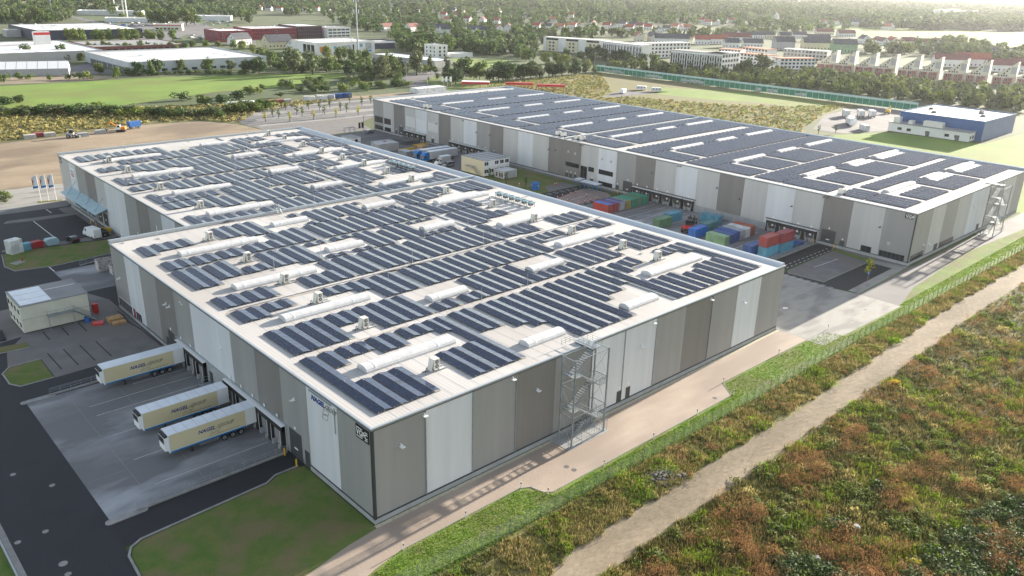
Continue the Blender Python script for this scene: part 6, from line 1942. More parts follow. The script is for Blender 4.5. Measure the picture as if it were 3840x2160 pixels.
t, a, b = hall('office_block', 'dark plum office block at the right end of the red row', 'office', 411, 770, 441, 815, 12.5, 'plum', 'flat', 0.3, 0, 2, 3)
windows(t, '-y', -b, -14, 14, 1.5, 3, 3.6, 12, 0.9, 2.2)
t, a, b = hall('office_block', 'white office block with long window bands beside the plum block', 'office', 444, 764, 474, 796, 10.5, 'rend', 'flatd', 0.4, 0, 3, 4)
for k in range(3): windows(t, '-y', -b, -14, 14, 1.2 + k * 3.3, 1, 3, 5, 4.6, 1.4)
# houses in front of the red row
# white showroom with posters
t, a, b = hall('showroom', 'white showroom cube with large posters on its walls', 'showroom', 326, 582, 386, 626, 10.0, 'rend', 'flat', 0.4, 0, 6, 9)
for (x0, x1, z0, z1, m) in ((-27, -23, 2.5, 7, 'orange'), (-19, -15.5, 2, 4.5, 'c_bright'), (-13, -10, 5, 7, 'c_sky'), (-3, 5, 1.5, 7.5, 'c_grey'), (14, 17, 5.5, 8.5, 'c_sky'), (20, 26.5, 3.2, 9, 'c_grey'), (20, 26.5, 1.2, 2.7, 'c_bright')):
    MB().box(x0, -b - 0.08, z0, x1, -b, z1).build('poster', m, t)
for i in range(3):
    w = MB(); w.box(-a - 0.1, -18 + i * 7, 1.5, -a + 0.05, -12.5 + i * 7, 8.2); w.build('window', 'glass', t)
MB().box(6.5, -b - 0.1, 1, 8, -b, 8).build('window', 'glass', t)
t, a, b = hall('shed', 'dark blue hall with a white roof edge right of the white showroom', 'hall', 402, 616, 432, 640, 6.2, 'navy', 'flat', 0.8, -0.1, 0, 2)
MB().box(-a - 0.3, -b - 0.3, 5.4, a + 0.3, -b + 0.1, 7).build('fascia', 'white', t)
# radio mast
t = thing('radio_mast', 'tall slim grey radio mast with two antenna rings', 'mast', (353.9, 560, 0))
MB().tube((0, 0, 0), (0, 0, 40), 0.75, 10, 0, 0.5).build('pole', 'galv', t); MB().tube((0, 0, 40), (0, 0, 64), 0.4, 8, 0, 0.15).build('tip', 'galv', t)
for z in (36.5, 45.5):
    r = MB()
    for i in range(8):
        q = i * math.pi / 4; q2 = q + math.pi / 4
        r.tube((2.2 * math.cos(q), 2.2 * math.sin(q), z), (2.2 * math.cos(q2), 2.2 * math.sin(q2), z), 0.1, 4)
        r.tube((0, 0, z), (2.2 * math.cos(q), 2.2 * math.sin(q), z), 0.08, 4)
    p = r.build('platform', 'galv', t)
    for i in range(6):
        q = i * math.pi / 3
        MB().box(2.3 * math.cos(q) - 0.2, 2.3 * math.sin(q) - 0.2, z - 0.6, 2.3 * math.cos(q) + 0.2, 2.3 * math.sin(q) + 0.2, z + 2.2).build('antenna', 'white', p)
# white cube and halls by the roundabout
t, a, b = hall('office_block', 'small white three-storey cube beside the second green field', 'office', 404, 512, 416, 530, 10.5, 'rend', 'flatd', 0.3, 0, 1, 2)
windows(t, '-x', -a, -8, 8, 1.3, 3, 3.1, 3, 1.6, 1.6); windows(t, '-y', -b, -5, 5, 1.3, 3, 3.1, 2, 1.8, 1.9)
t, a, b = hall('shed', 'low white annex behind the white cube', 'shed', 418, 506, 440, 520, 3.4, 'rend', 'flat', 0.2, 0, 0, 2)
t, a, b = hall('workshop', 'low workshop with a pale blue roof half hidden by birches', 'hall', 346, 446, 366, 520, 5.2, 'rendg', 'whiteroof', 0.3, 0.12, 3, 7)
windows(t, '-x', -a, -20, 8, 1.0, 1, 3, 6, 2.2, 1.3)
MB().box(-a - 0.1, -b + 1, 0.4, -a, -b + 10, 4.4).build('mural', 'graff', t)
# gate area of the far warehouse
t = thing('container_row', 'row of white cabins behind the far corner of the solar roof', 'cabins', (250, 330, 0), 0.05)
for i in range(7):
    MB().box(i * 3.2, 0, 0, i * 3.2 + 3.1, 8, 3.0).build('cabin', 'c_white', t)
for (x, y, lab) in ((300, 336, 'long low red trailer rack by the hedge, with a pale roof'), (322, 318, 'low red rack behind the far roof corner, nearer the caravans'), (333, 300, 'low red rack farther along the solar roof edge')):
    t = thing('trailer_rack', lab, 'rack', (x, y, 0), -0.75)
    MB().box(-9, -1.4, 2.2, 9, 1.4, 3.6).build('deck', 'red', t)
    for xx in (-8, -3, 3, 8):
        for yy in (-1.2, 1.2): MB().box(xx - 0.15, yy - 0.15, 0, xx + 0.15, yy + 0.15, 2.2).build('leg', 'red', t)
    if x == 300: MB().box(-9, -1.2, 3.6, 9, 5.5, 3.75).build('roof', 'white', t)
for i, (x, y) in enumerate(((283, 348), (285.2, 346.5), (287.6, 345))):
    flag('plain white banner flag by the hedge road, %s' % ['first', 'middle', 'last'][i] + ' of three beyond the far roof', x, y, 7, ['white', 'white', 'white', 'white'], 2.2, 0)

# green noise barrier: one object, single bays
t = thing('noise_barrier', 'long green noise barrier with a pale sloping cap, graffiti at one end', 'noise barrier', (446, 110, 0), 0.0)
nb = 62
for i in range(nb):
    y = 5 + i * 4.05
    if y > 250: break
    MB().box(-0.15, y, 0.6, 0.15, y + 3.85, 4.0).build('barrier_panel', 'green', t)
    if i in (36, 37, 38, 39, 40, 45, 46, 47, 48, 54, 55, 56, 57, 58, 17, 18, 22, 23, 25):
        MB().box(-0.2, y + 0.2, 0.9, -0.15, y + 3.6, 2.9 if i % 3 else 2.4).build('graffiti', 'graff', t)
    MB().box(-0.3, y - 0.14, 0, 0.2, y, 4.2).build('post', 'pgreen', t)
    mb = MB(); mb.extr([(-0.35, 4.0), (-0.35, 4.2), (0.9, 5.1), (1.1, 5.0), (0.3, 4.0)], 'y', y - 0.1, y + 3.95); mb.build('cap', 'pgreen', t)
FOOT.append((440, 100, 450, 362))
# caravans
def caravan(label, x, y, rz, front=False):
    t_ = thing('caravan', label, 'caravan', (x, y, 0), rz, 'caravans on the paved lot')
    MB().extr([(-3.3, 0.5), (-3.4, 1.6), (-3.0, 2.7), (2.8, 2.75), (3.3, 2.2), (3.5, 1.2), (3.4, 0.5)], 'y', -1.15, 1.15).build('body', 'white', t_)
    for xx in (-2.1, -0.2, 1.7):
        for s_ in (-1, 1): MB().box(xx - 0.55, s_ * 1.16 - 0.02, 1.5, xx + 0.55, s_ * 1.16 + 0.02, 2.1).build('window', 'glass', t_)
    MB().box(-3.44, -0.8, 1.5, -3.2, 0.8, 2.1).build('window', 'glass', t_)
    MB().box(-3.2, -1.17, 0.8, 3.2, 1.17, 0.95).build('side_stripe', 'silver', t_)
    for yy in (-1.0, 1.0): wheel(t_, -0.4, yy, 0.36, 0.22)
    if front: wheel(t_, 2.4, -1.0, 0.36, 0.22); wheel(t_, 2.4, 1.0, 0.36, 0.22)
caravan('white camper van seen from its front at the near end of the lot', 362, 264, 3.6, True); caravan('white caravan at the meadow side of the lot', 385, 268, 2.2); caravan('grey-white caravan nearest the green field', 386.5, 257, 2.3)
# blue hall on the right with its white office wing
t, a, b = hall('blue_hall', 'blue hall with a bright white flat roof and dark skylight humps', 'hall', 372, 55, 415, 94, 9.0, 'bluehall', 'flat', 0.4, 0, 0, 1)
for (x, y) in ((-10, 8), (2, 14), (8, -8), (-2, -12), (14, -6)):
    MB().tube((x, y, 9), (x, y, 9.9), 1.5, 10, 0, 0.8).build('roof_dome', 'acdark', t)
MB().box(a, -b + 4, 0, a + 6, b - 6, 5).build('annex', 'glass', t)
t = thing('office_wing', 'low white office wing with dark windows along the blue hall', 'office', (364, 58, 0))
MB().box(0, 0, 0.3, 7.8, 37.5, 4.3).build('wall', 'rend', t); MB().box(-0.25, -0.25, 4.3, 7.9, 37.75, 4.6).build('roof', 'flatd', t)
windows(t, '-x', 0, 3, 34, 1.4, 1, 3, 7, 2.0, 1.3, 'glass', None, lambda i, k: i in (2, 4))
windows(t, '-y', 0, 1, 7, 1.4, 1, 3, 2, 1.4, 1.3)
for y in (17.5, 4.0): MB().box(-0.08, y, 0.3, 0.05, y + 1.8, 2.7).build('door', 'acdark', t)
for (x, y, w, d, h) in ((1.5, 33, 3, 3, 2.6), (2, 27, 3, 2, 1.6), (2, 13, 3.2, 9, 2.4)):
    MB().box(x, y, 4.6, x + w, y + d, 4.6 + h).build('roof_unit', 'ac', t)
FOOT.append((355, 45, 430, 100))
for i, (x, y, lab) in enumerate(((366, 116, 'white lorry box nearest the caravan road'), (372, 118, 'white lorry box parked second in the depot yard'), (392, 131, 'white box trailer near the green barrier'), (399, 126, 'tall white box beside the yellow excavator'), (404, 122, 'low white box closest to the blue hall'))):
    t = thing('box_trailer', lab, 'trailer', (x, y, 0), 0.7, 'white boxes in the depot yard')
    MB().box(-3.6, -1.25, 0.9, 3.6, 1.25, 3.6).build('body', 'c_white', t); MB().box(-3.6, -0.6, 0.5, 3.6, 0.6, 0.9).build('chassis', 'chassis', t)
    for xx in (-2.4, 2.3):
        for yy in (-1, 1): wheel(t, xx, yy, 0.48, 0.3)
    if i < 2: MB().extr([(-5.3, 0.6), (-5.4, 1.8), (-4.9, 2.7), (-3.7, 2.8), (-3.7, 0.6)], 'y', -1.15, 1.15).build('cab', 'white', t)
container('low stack of pale depot containers beside the office wing', 357, 104, 0.9, 'c_white', 6.06)


def excavator(label, x, y, rz, m):
    t_ = thing('excavator', label, 'excavator', (x, y, 0), rz)
    for yy in (-1.1, 1.1): MB().box(-1.8, yy - 0.3, 0.0, 1.8, yy + 0.3, 0.85).build('track', 'chassis', t_)
    MB().box(-1.9, -1.3, 1.05, 1.4, 1.3, 2.2).build('body', m, t_)
    cb_ = MB(); cb_.extr([(0.0, 1.05), (0.0, 3.0), (1.2, 3.0), (1.75, 1.9), (1.75, 1.05)], 'y', 0.2, 1.35); cb_ = cb_.build('cab', 'white', t_)
    MB().box(0.2, 0.15, 2.0, 1.25, 1.4, 2.9).build('window', 'glass', cb_)
    MB().tube((1.2, -0.4, 1.6), (4.4, -0.4, 4.2), 0.28, 6).build('boom', m, t_)
    MB().tube((4.4, -0.4, 4.2), (6.2, -0.4, 1.6), 0.2, 6).build('arm', m, t_)
    MB().extr([(5.7, 0.9), (6.2, 1.6), (6.8, 1.2), (6.5, 0.5), (6.0, 0.4)], 'y', -0.9, 0.1).build('bucket', 'chassis', t_)


excavator('yellow excavator working beside the blue hall', 424, 122, 0.3, 'yellow')
excavator('orange and white excavator at the back of the sand lot', 68.5, 300.5, 2.6, 'orange')
excavator('small orange excavator at the far left edge of the sand lot', -13, 265, 2.2, 'orange')
t = thing('loader', 'grey wheel loader parked on the sand lot', 'loader', (48, 297.5, 0), -0.5)
MB().box(-2.2, -1, 0.8, 0.6, 1, 2.0).build('body', 'rendg', t); MB().box(-1.0, -0.8, 2.0, 0.5, 0.8, 3.3).build('cab', 'glass', t); MB().extr([(1.8, 0.2), (1.6, 1.2), (2.9, 0.9), (3.0, 0.2)], 'y', -1.3, 1.3).build('bucket', 'acdark', t)
MB().box(0.5, -0.9, 0.9, 1.9, 0.9, 1.3).build('lift_arm', 'rendg', t)
for xx in (-1.4, 0.9):
    for yy in (-1.05, 1.05): wheel(t, xx, yy, 0.75, 0.45)
t = thing('dump_trailer', 'blue tipper skip behind the orange excavator', 'trailer', (75.5, 304.8, 0), 0.2)
MB().extr([(-2.4, 1.0), (-2.8, 3.2), (2.8, 3.2), (2.4, 1.0)], 'y', -1.2, 1.2).build('body', 'blue', t)
for xx in (-1.5, 1.5):
    for yy in (-1, 1): wheel(t, xx, yy, 0.5, 0.3)
pl = [(41.5, 306, 'tan'), (38, 308, 'c_crimson'), (34, 305.5, 'tan'), (60, 301, 'curtain'), (52, 297.6, 'c_grey')]
for i, (x, y, m) in enumerate(pl):
    pallet_pile(['stack of grey planks at the back of the sand lot', 'dark red machine parts at the edge of the sand lot', 'pale heap of stone slabs at the edge of the sand lot', 'grey pipe stack left of the orange excavator', 'small pile beside the wheel loader'][i], x, y, 4.2, 2.4, 1.6, m, 'pile')
rb = MB()
for i in range(60):
    x, y, s_ = RND.uniform(-16, 6), RND.uniform(258, 292), RND.uniform(0.3, 1.1)
    rb.prism([(x + s_ * math.cos(q) * RND.uniform(0.7, 1.2), y + s_ * math.sin(q) * RND.uniform(0.7, 1.2)) for q in (0, 1.2, 2.5, 3.7, 5)], 0, s_ * 0.6)
o = rb.build('rubble', 'tan'); o['kind'] = 'stuff'
# containers and cabins along the gravel road
for (x, y, rz, m, ln, lab) in ((138.5, 341, -0.6, 'c_white', 6, 'white cabin at the left end of the gravel road'), (146.5, 341, -0.6, 'c_ochre' if False else 'c_white', 6, 'cream cabin with an ochre end beside the white cabin'), (182, 340, -0.55, 'c_white', 6, 'white and grey cabin in the middle of the gravel road'),
                               (190, 339.5, -0.6, 'c_white', 6, 'left one of two pale cabins standing together by the blue containers'), (194, 338.5, -0.6, 'c_grey', 6, 'right one of two pale cabins standing together by the blue containers'), (200, 340.5, -0.5, 'c_blue', 6, 'blue container nearer the pale cabins on the gravel road'), (206, 340, -0.5, 'c_blue', 6, 'blue container at the outer end of the gravel road')):
    container(lab, x, y, rz, m, ln)
for i, (x, y) in enumerate(((160, 343), (165, 342), (169, 341))):
    pallet_pile(['heap of reddish scrap left of the others by the gravel road', 'stack of brick-red pallets by the gravel road', 'grey trailer frame by the gravel road'][i], x, y, 4.5, 3.0, 1.8, ['c_orange', 'c_crimson', 'c_grey'][i], 'pile')
t = thing('scaffold_lift', 'red scissor lift behind the rear edge of the nearer solar roof', 'lift', (96, 200, 0))
for k in range(4):
    mb = MB(); mb.tube((-2.2, 0, 1 + k * 2), (2.2, 0, 3 + k * 2), 0.16, 5); mb.tube((2.2, 0.3, 1 + k * 2), (-2.2, 0.3, 3 + k * 2), 0.16, 5); mb.build('scissor', 'red', t)
mb = MB(); mb.box(-2.6, -1.2, 9, 2.6, 1.2, 9.2)
for z in (9.7, 10.3):
    mb.tube((-2.6, -1.2, z), (2.6, -1.2, z), 0.08, 4); mb.tube((-2.6, 1.2, z), (2.6, 1.2, z), 0.08, 4)
for xx in (-2.6, -0.9, 0.9, 2.6): mb.tube((xx, -1.2, 9), (xx, -1.2, 10.3), 0.07, 4)
mb.build('platform', 'red', t); MB().box(-2.4, -1.1, 0.3, 2.4, 1.1, 1.0).build('base', 'red', t)


# ------------------------------------------------------------------ white apartment blocks: lines through roof corners
def slab(name, label, cat, p, q, h, depth, wm='rend', rm='flat', nb_=10, floors=4, style=0):
    (xa, ya), (xb, yb) = G(*p, h), G(*q, h)
    d = Vector((xb - xa, yb - ya)); ln = d.length
    ang = math.atan2(d.y, d.x)
    t_ = thing(name, label, cat, (xa, ya, 0), ang)         # local +x along the front, front faces -y
    MB().box(0, 0, 0, ln, depth, h - 0.2).build('wall', wm, t_)
    MB().box(-0.4, -0.4, h - 0.2, ln + 0.4, depth + 0.4, h + 0.25).build('roof', rm, t_)
    fh = h / floors
    for k in range(floors):
        for i in range(nb_):
            x = ln * (i + 0.5) / nb_
            if style == 0: put('window', win_mesh(min(2.2, ln / nb_ * 0.6), fh * 0.55, 'glass'), t_, (x, 0, k * fh + 0.9))
    if style == 1:
        for i in range(nb_):
            x = ln * (i + 0.5) / nb_
            put('window', win_mesh(1.3, h * 0.78, 'glass'), t_, (x, 0, 1.5))
        for i in range(nb_ // 3):
            mb_ = MB()
            for k in range(floors): mb_.box(ln * (i * 3 + 1.2) / nb_, -1.4, k * fh + 0.5, ln * (i * 3 + 2.8) / nb_, -0.05, k * fh + 1.5)
            mb_.build('balcony', 'rendg', t_)
    if style == 2:
        for i in range(max(2, nb_ // 4)):
            x0_ = ln * (i + 0.15) / max(2, nb_ // 4); x1_ = ln * (i + 0.75) / max(2, nb_ // 4)
            MB().box(x0_, -0.9, 0, x1_, -0.05, h * 0.78).build('bay', 'cabin2', t_)
            for k in range(floors - 1): put('window', win_mesh(1.8, fh * 0.5), t_, ((x0_ + x1_) / 2 - 2, -0.9, k * fh + 1)); put('window', win_mesh(1.8, fh * 0.5), t_, ((x0_ + x1_) / 2 + 2, -0.9, k * fh + 1))
            MB().box(x0_, -0.3, h * 0.82, x1_, -0.05, h - 0.5).build('window', 'glass', t_)
    # end wall windows
    for k in range(floors):
        put('window', win_mesh(1.4, fh * 0.5), t_, (0, depth * 0.5, k * fh + 0.9), -HP)
    xs = [xa, xb, xa - math.sin(ang) * depth, xb - math.sin(ang) * depth]
    ys = [ya, yb, ya + math.cos(ang) * depth, yb + math.cos(ang) * depth]
    FOOT.append((min(xs) - 2, min(ys) - 2, max(xs) + 2, max(ys) + 2))
    return t_


f_ = 960 / 2576
def t2(x, y): return (1920 + x * f_, y * f_)
def t3(x, y): return (2880 + x * f_, y * f_)
slab('apartment_block', 'long white apartment slab with beige bays, behind the dark trees', 'apartments', t2(318, 372), t2(930, 412), 13, 13, 'rend', 'flat', 12, 4, 2)
slab('apartment_block', 'white apartment block with narrow dark windows, left of the pair of taller blocks', 'apartments', t2(912, 416), t2(1040, 432), 14, 14, 'rend', 'flat', 6, 4, 1)
slab('apartment_block', 'white apartment block with roof terrace, second of the stepped pair', 'apartments', t2(1032, 432), t2(1310, 458), 14, 14, 'rend', 'flat', 9, 4, 1)
slab('apartment_block', 'white four-storey block with grey window bands, set back behind the stepped pair', 'apartments', t2(1290, 440), t2(1800, 432), 13, 14, 'rend', 'flat', 14, 4, 0)
slab('apartment_block', 'white apartment block with tall black and white stripes, nearest the green barrier', 'apartments', t2(1600, 503), t2(2120, 545), 15, 16, 'rend', 'flatd', 21, 4, 1)
slab('apartment_block', 'white apartment end block turned away from the striped one', 'apartments', t2(2120, 545), t2(2290, 530), 15, 14, 'rend', 'flat', 6, 4, 0)
slab('apartment_block', 'white block with an orange planted roof behind the striped block', 'apartments', t2(2080, 490), t2(2300, 505), 13, 13, 'rend', 'tile_o', 7, 4, 0)
slab('apartment_block', 'white block with a wide orange roof, upper one at the end of the white quarter', 'apartments', t2(2320, 475), t2(2576, 500), 12, 13, 'rend', 'tile_o', 8, 4, 0)
slab('apartment_block', 'low white block with an orange roof in front of the upper orange one', 'apartments', t2(2300, 535), t2(2576, 560), 11, 13, 'rend', 'tile_o', 8, 4, 0)
slab('apartment_block', 'white villa block with a small red penthouse roof left of the sail-gabled row', 'apartments', t3(130, 590), t3(480, 590), 11, 12, 'rend', 'tile_o', 9, 4, 0)
slab('apartment_block', 'pale grey flat-roofed block behind the white villa block', 'apartments', t3(160, 490), t3(600, 520), 10, 12, 'rendg', 'flat', 12, 3, 0)
slab('hospital', 'hazy white clinic far off in the forest', 'building', t3(1755, 100), t3(1940, 95), 22, 20, 'rend', 'flat', 12, 5, 0)
slab('hospital', 'hazy lower white clinic wing far off in the forest', 'building', t3(1960, 110), t3(2200, 110), 16, 20, 'rend', 'flat', 12, 4, 0)

# ------------------------------------------------------------------ cream terrace with sail-shaped gables
tips = [(695, 520), (875, 533), (1110, 545), (1305, 560), (1553, 575), (1760, 590), (2030, 606), (2255, 622), (2523, 642), (2770, 660)]
words = ['first at the white quarter end', 'second from the white quarter end', 'third in the row', 'fourth in the row', 'fifth in the row', 'sixth in the row', 'seventh in the row', 'eighth in the row', 'ninth, near the end of the picture', 'tenth, last of the row']
px0 = np.array([G(*t3(*p), 16.0) for p in tips])
fit = np.polyfit(px0[:, 1], px0[:, 0], 1)
for i, (x, y) in enumerate(px0):
    x = float(np.polyval(fit, y))
    sp = 15.5
    t = thing('terrace_house', 'cream terrace house with a rising sail gable over brick bays, ' + words[i], 'house', (x, float(y), 0), -math.atan(fit[0]), 'sail-gabled terrace')
    # facade in the y-z plane facing -X, rising towards -Y
    MB().extr([(0, 0), (0, 16.0), (0.5, 16.2), (sp * 0.8, 7.5), (sp, 7.0), (sp, 0)], 'x', 0, 9).build('wall', 'crm', t)
    MB().extr([(-0.2, 16.1), (-0.2, 16.6), (0.6, 16.8), (sp * 0.82, 8.0), (sp * 0.8, 7.5), (0.5, 16.2)], 'x', -0.4, 9.4).build('roof_edge', 'crm', t)
    br = MB(); br.box(-2.2, 2.0, 0, -0.02, 7.5, 5.2); br.build('brick_bay', 'brick', t)
    br = MB(); br.box(-2.2, 9.5, 0, -0.02, 14.5, 5.2); br.build('brick_bay', 'brick', t)
    MB().box(-1.6, 0.5, 5.9, -0.02, 5.0, 6.9).build('balcony', 'crm', t)
    MB().box(-0.05, 0.6, 8.2, 0.02, 4.2, 13.2).build('glazed_gable', 'rendg', t)
    for (yy, z) in ((6.5, 9.5), (8.2, 7.8), (6.3, 6.2), (8.0, 6.2), (9.6, 6.2), (11.5, 6.1), (5.6, 11.2)):
        put('window', win_mesh(1.0, 1.1), t, (0, yy, z), -HP)
    for (yy, z) in ((3.6, 0.5), (5.6, 2.8), (10.6, 0.5), (12.8, 2.8)):
        put('window', win_mesh(1.2, 2.0, 'glass', 'white'), t, (-2.2, yy, z), -HP)
    FOOT.append((x - 4, y - 4, x + 12, y + 18))


# ------------------------------------------------------------------ village houses
def house_mesh(w, l, h, rf, wall):
    mb_ = MB()
    mb_.extr([(-w / 2, 0), (w / 2, 0), (w / 2, h), (0, h + w * 0.42), (-w / 2, h)], 'x', -l / 2, l / 2)
    wm_ = mb_.mesh('wall', wall)
    mb_ = MB()
    e = 0.45
    for s_ in (-1, 1):
        lo = (s_ * (w / 2 + e), h - e * 0.84)
        hi = (0, h + w * 0.42)
        up = 0.28
        pr = [lo, (lo[0], lo[1] + up), (hi[0], hi[1] + up), hi]
        mb_.extr(pr if s_ > 0 else pr[::-1], 'x', -l / 2 - e, l / 2 + e)
    rm_ = mb_.mesh('roof', rf)
    mb_ = MB(); mb_.box(l * 0.2, 0.5, h + w * 0.25, l * 0.2 + 0.7, 1.2, h + w * 0.42 + 1.0)
    return wm_, rm_, mb_.mesh('chimney', 'tile_b')


HM = {}
RNAME = {'tile_r': 'red', 'tile_o': 'orange', 'tile_d': 'dark grey', 'tile_b': 'maroon'}
HC = [0]
HCLEAR = []


def house(px, py, rf, w=9, l=11, h=5, rz=None, wall='rend', where=''):
    x, y = G(px, py)
    k = (w, l, h, rf, wall)
    if k not in HM: HM[k] = house_mesh(*k)
    wm_, rm_, cm = HM[k]
    rz = RND.choice((0.5, 0.5 + HP, 0.9, 2.2, 1.9)) if rz is None else rz
    long_ = 'long ' if l > 18 else ''
    wl = {'rend': 'white', 'crm': 'cream', 'rendg': 'grey', 'cabin2': 'yellowish', 'c_sage': 'pale green'}[wall]
    t_ = thing('house', '%s%s house with %s gabled roof, %s' % (long_, wl, RNAME[rf], where), 'house', (x, y, 0), rz, 'village houses')
    put('wall', wm_, t_)
    r_ = put('roof', rm_, t_)
    put('chimney', cm, r_)
    n = max(2, int(l / 3.5))
    for i in range(n):
        xx = -l / 2 + l * (i + 0.5) / n
        for s_ in (-1, 1):
            put('window', win_mesh(1.2, 1.3), t_, (xx, s_ * w / 2, 1.2), 0 if s_ < 0 else math.pi)
    for s_ in (-1, 1):
        for yy in (-1.8, 1.8):
            put('window', win_mesh(1.1, 1.3), t_, (s_ * l / 2, yy, 1.2), HP if s_ > 0 else -HP)
        put('window', win_mesh(1.1, 1.2), t_, (s_ * l / 2, 0, h + 0.6), HP if s_ > 0 else -HP)
    HC[0] += 1
    HCLEAR.append((px - 17, py - 2, px + 17, py + 24))
    FOOT.append((x - 7, y - 7, x + 7, y + 7))


V1 = [(975, 37, 'tile_b'), (1010, 40, 'tile_d'), (1050, 41, 'tile_r'), (1140, 42, 'tile_b'), (1190, 40, 'tile_r'), (1235, 42, 'tile_b'), (1475, 20, 'tile_d'), (1512, 44, 'tile_r'), (1565, 44, 'tile_b'), (1640, 52, 'tile_d'), (1665, 64, 'tile_r'), (1680, 84, 'tile_o'),
      (1713, 64, 'tile_r'), (1735, 50, 'tile_o'), (1755, 80, 'tile_b'), (1800, 50, 'tile_d'), (1810, 84, 'tile_b'), (1862, 87, 'tile_r'), (1870, 50, 'tile_b'), (1700, 46, 'tile_d'), (1545, 20, 'tile_r')]
for i, (x, y, r) in enumerate(V1): house(x, y, r, where='among trees behind the radio mast')
V2 = [(1455, 116, 'tile_b', 9, 24, 6), (1545, 118, 'tile_b', 10, 20, 6), (1642, 124, 'tile_d', 10, 26, 7), (1668, 130, 'tile_d', 10, 12, 7), (1780, 128, 'tile_d', 10, 22, 6), (1815, 133, 'tile_d', 9, 20, 7), (1873, 126, 'tile_o', 10, 16, 7), (1905, 120, 'tile_b', 10, 18, 7)]
for i, (x, y, r, w, l, h) in enumerate(V2): house(x, y, r, w, l, h, [0.25, 0.3, -0.4, -0.35, -0.3, -0.3, 0.9, 0.8][i], where='%s from the mast in the nearest row' % ORD[i + 1 if i else 0].replace('front', 'first'))
V3 = [(1980, 68, 'tile_d'), (2076, 82, 'tile_o'), (2140, 64, 'tile_r'), (2013, 108, 'tile_r'), (2055, 110, 'tile_d'), (2100, 111, 'tile_o'), (2145, 106, 'tile_o'), (2175, 108, 'tile_r'), (2275, 106, 'tile_r'), (2300, 112, 'tile_d'), (2335, 100, 'tile_d'), (2375, 102, 'tile_d'), (2400, 107, 'tile_b'),
      (2470, 124, 'tile_d'), (2500, 118, 'tile_d'), (2530, 110, 'tile_o'), (2555, 114, 'tile_r'), (2575, 114, 'tile_o'), (2630, 84, 'tile_r'), (2655, 92, 'tile_o'), (2690, 94, 'tile_d'), (2745, 84, 'tile_r'), (2430, 112, 'tile_r'), (2360, 114, 'tile_r'), (2225, 100, 'tile_b')]
for (x, y, r) in V3: house(x, y, r, 9, 12, 5, where='in the village behind the white slab')
V4 = [(2395, 156, 'tile_r', 10, 14, 7, 'crm'), (2450, 157, 'tile_d', 11, 26, 7, 'crm'), (2516, 162, 'tile_d', 11, 40, 6, 'rend'), (2630, 166, 'tile_r', 10, 18, 6, 'rend'), (2690, 164, 'tile_r', 10, 22, 6, 'rend'), (2760, 156, 'tile_b', 11, 34, 6, 'rend'), (2762, 140, 'tile_d', 9, 12, 5, 'rend'), (2805, 144, 'tile_d', 9, 18, 5, 'rend'), (2845, 144, 'tile_d', 9, 14, 5, 'rend'),
      (2880, 143, 'tile_d', 9, 14, 5, 'crm'), (2935, 186, 'tile_d', 12, 22, 9, 'rendg'), (3055, 186, 'tile_d', 12, 30, 8, 'cabin2'), (3160, 196, 'tile_d', 12, 26, 9, 'c_sage'), (2940, 146, 'tile_d', 9, 16, 5, 'crm'), (2995, 143, 'tile_d', 9, 18, 5, 'rend'), (3065, 156, 'tile_d', 10, 30, 5, 'rend'), (3090, 131, 'tile_b', 10, 26, 5, 'crm'),
      (3170, 137, 'tile_b', 10, 26, 5, 'rend'), (3238, 162, 'tile_d', 10, 16, 6, 'rend'), (3300, 167, 'tile_b', 10, 30, 5, 'rend'), (3345, 166, 'tile_r', 10, 18, 5, 'rend'), (3400, 171, 'tile_b', 10, 16, 6, 'crm'), (3460, 173, 'tile_b', 10, 28, 5, 'rend'), (3510, 170, 'tile_b', 10, 14, 5, 'rend'), (2740, 178, 'tile_d', 10, 16, 6, 'rend'), (2820, 176, 'tile_d', 10, 22, 5, 'rend')]
for (x, y, r, w, l, h, wa) in V4: house(x, y, r, w, l, h, RND.choice((-0.75, -0.6, 0.85, -0.7)), wa, 'in the estate behind the sail gables')
V5 = [(3090, 94, 'tile_r'), (3137, 97, 'tile_o'), (3205, 94, 'tile_d'), (2910, 67, 'tile_d'), (2955, 74, 'tile_r'), (3720, 214, 'tile_d'), (3780, 217, 'tile_d'), (3320, 112, 'tile_o'), (3340, 108, 'tile_r')]
for (x, y, r) in V5: house(x, y, r, 10, 15, 6, where='near the yellow field')
V6 = [(3560, 250, 'tile_b', 11, 30, 7), (3640, 248, 'tile_r', 12, 30, 7), (3770, 268, 'tile_b', 11, 34, 6), (3825, 262, 'tile_b', 11, 20, 6)]
for (x, y, r, w, l, h) in V6: house(x, y, r, w, l, h, -0.9, where='right behind the sail-gabled terrace')
house(1040, 178, 'tile_d', 14, 26, 6, 0.05, 'cabin2', 'standing in front of the red offices'); house(1105, 182, 'tile_d', 9, 12, 4, 0.3, 'rend', 'low, between the dark roof and the showroom'); house(900, 168, 'tile_d', 12, 20, 6, 0.3, 'rend', 'with a white ridge left of the red offices')
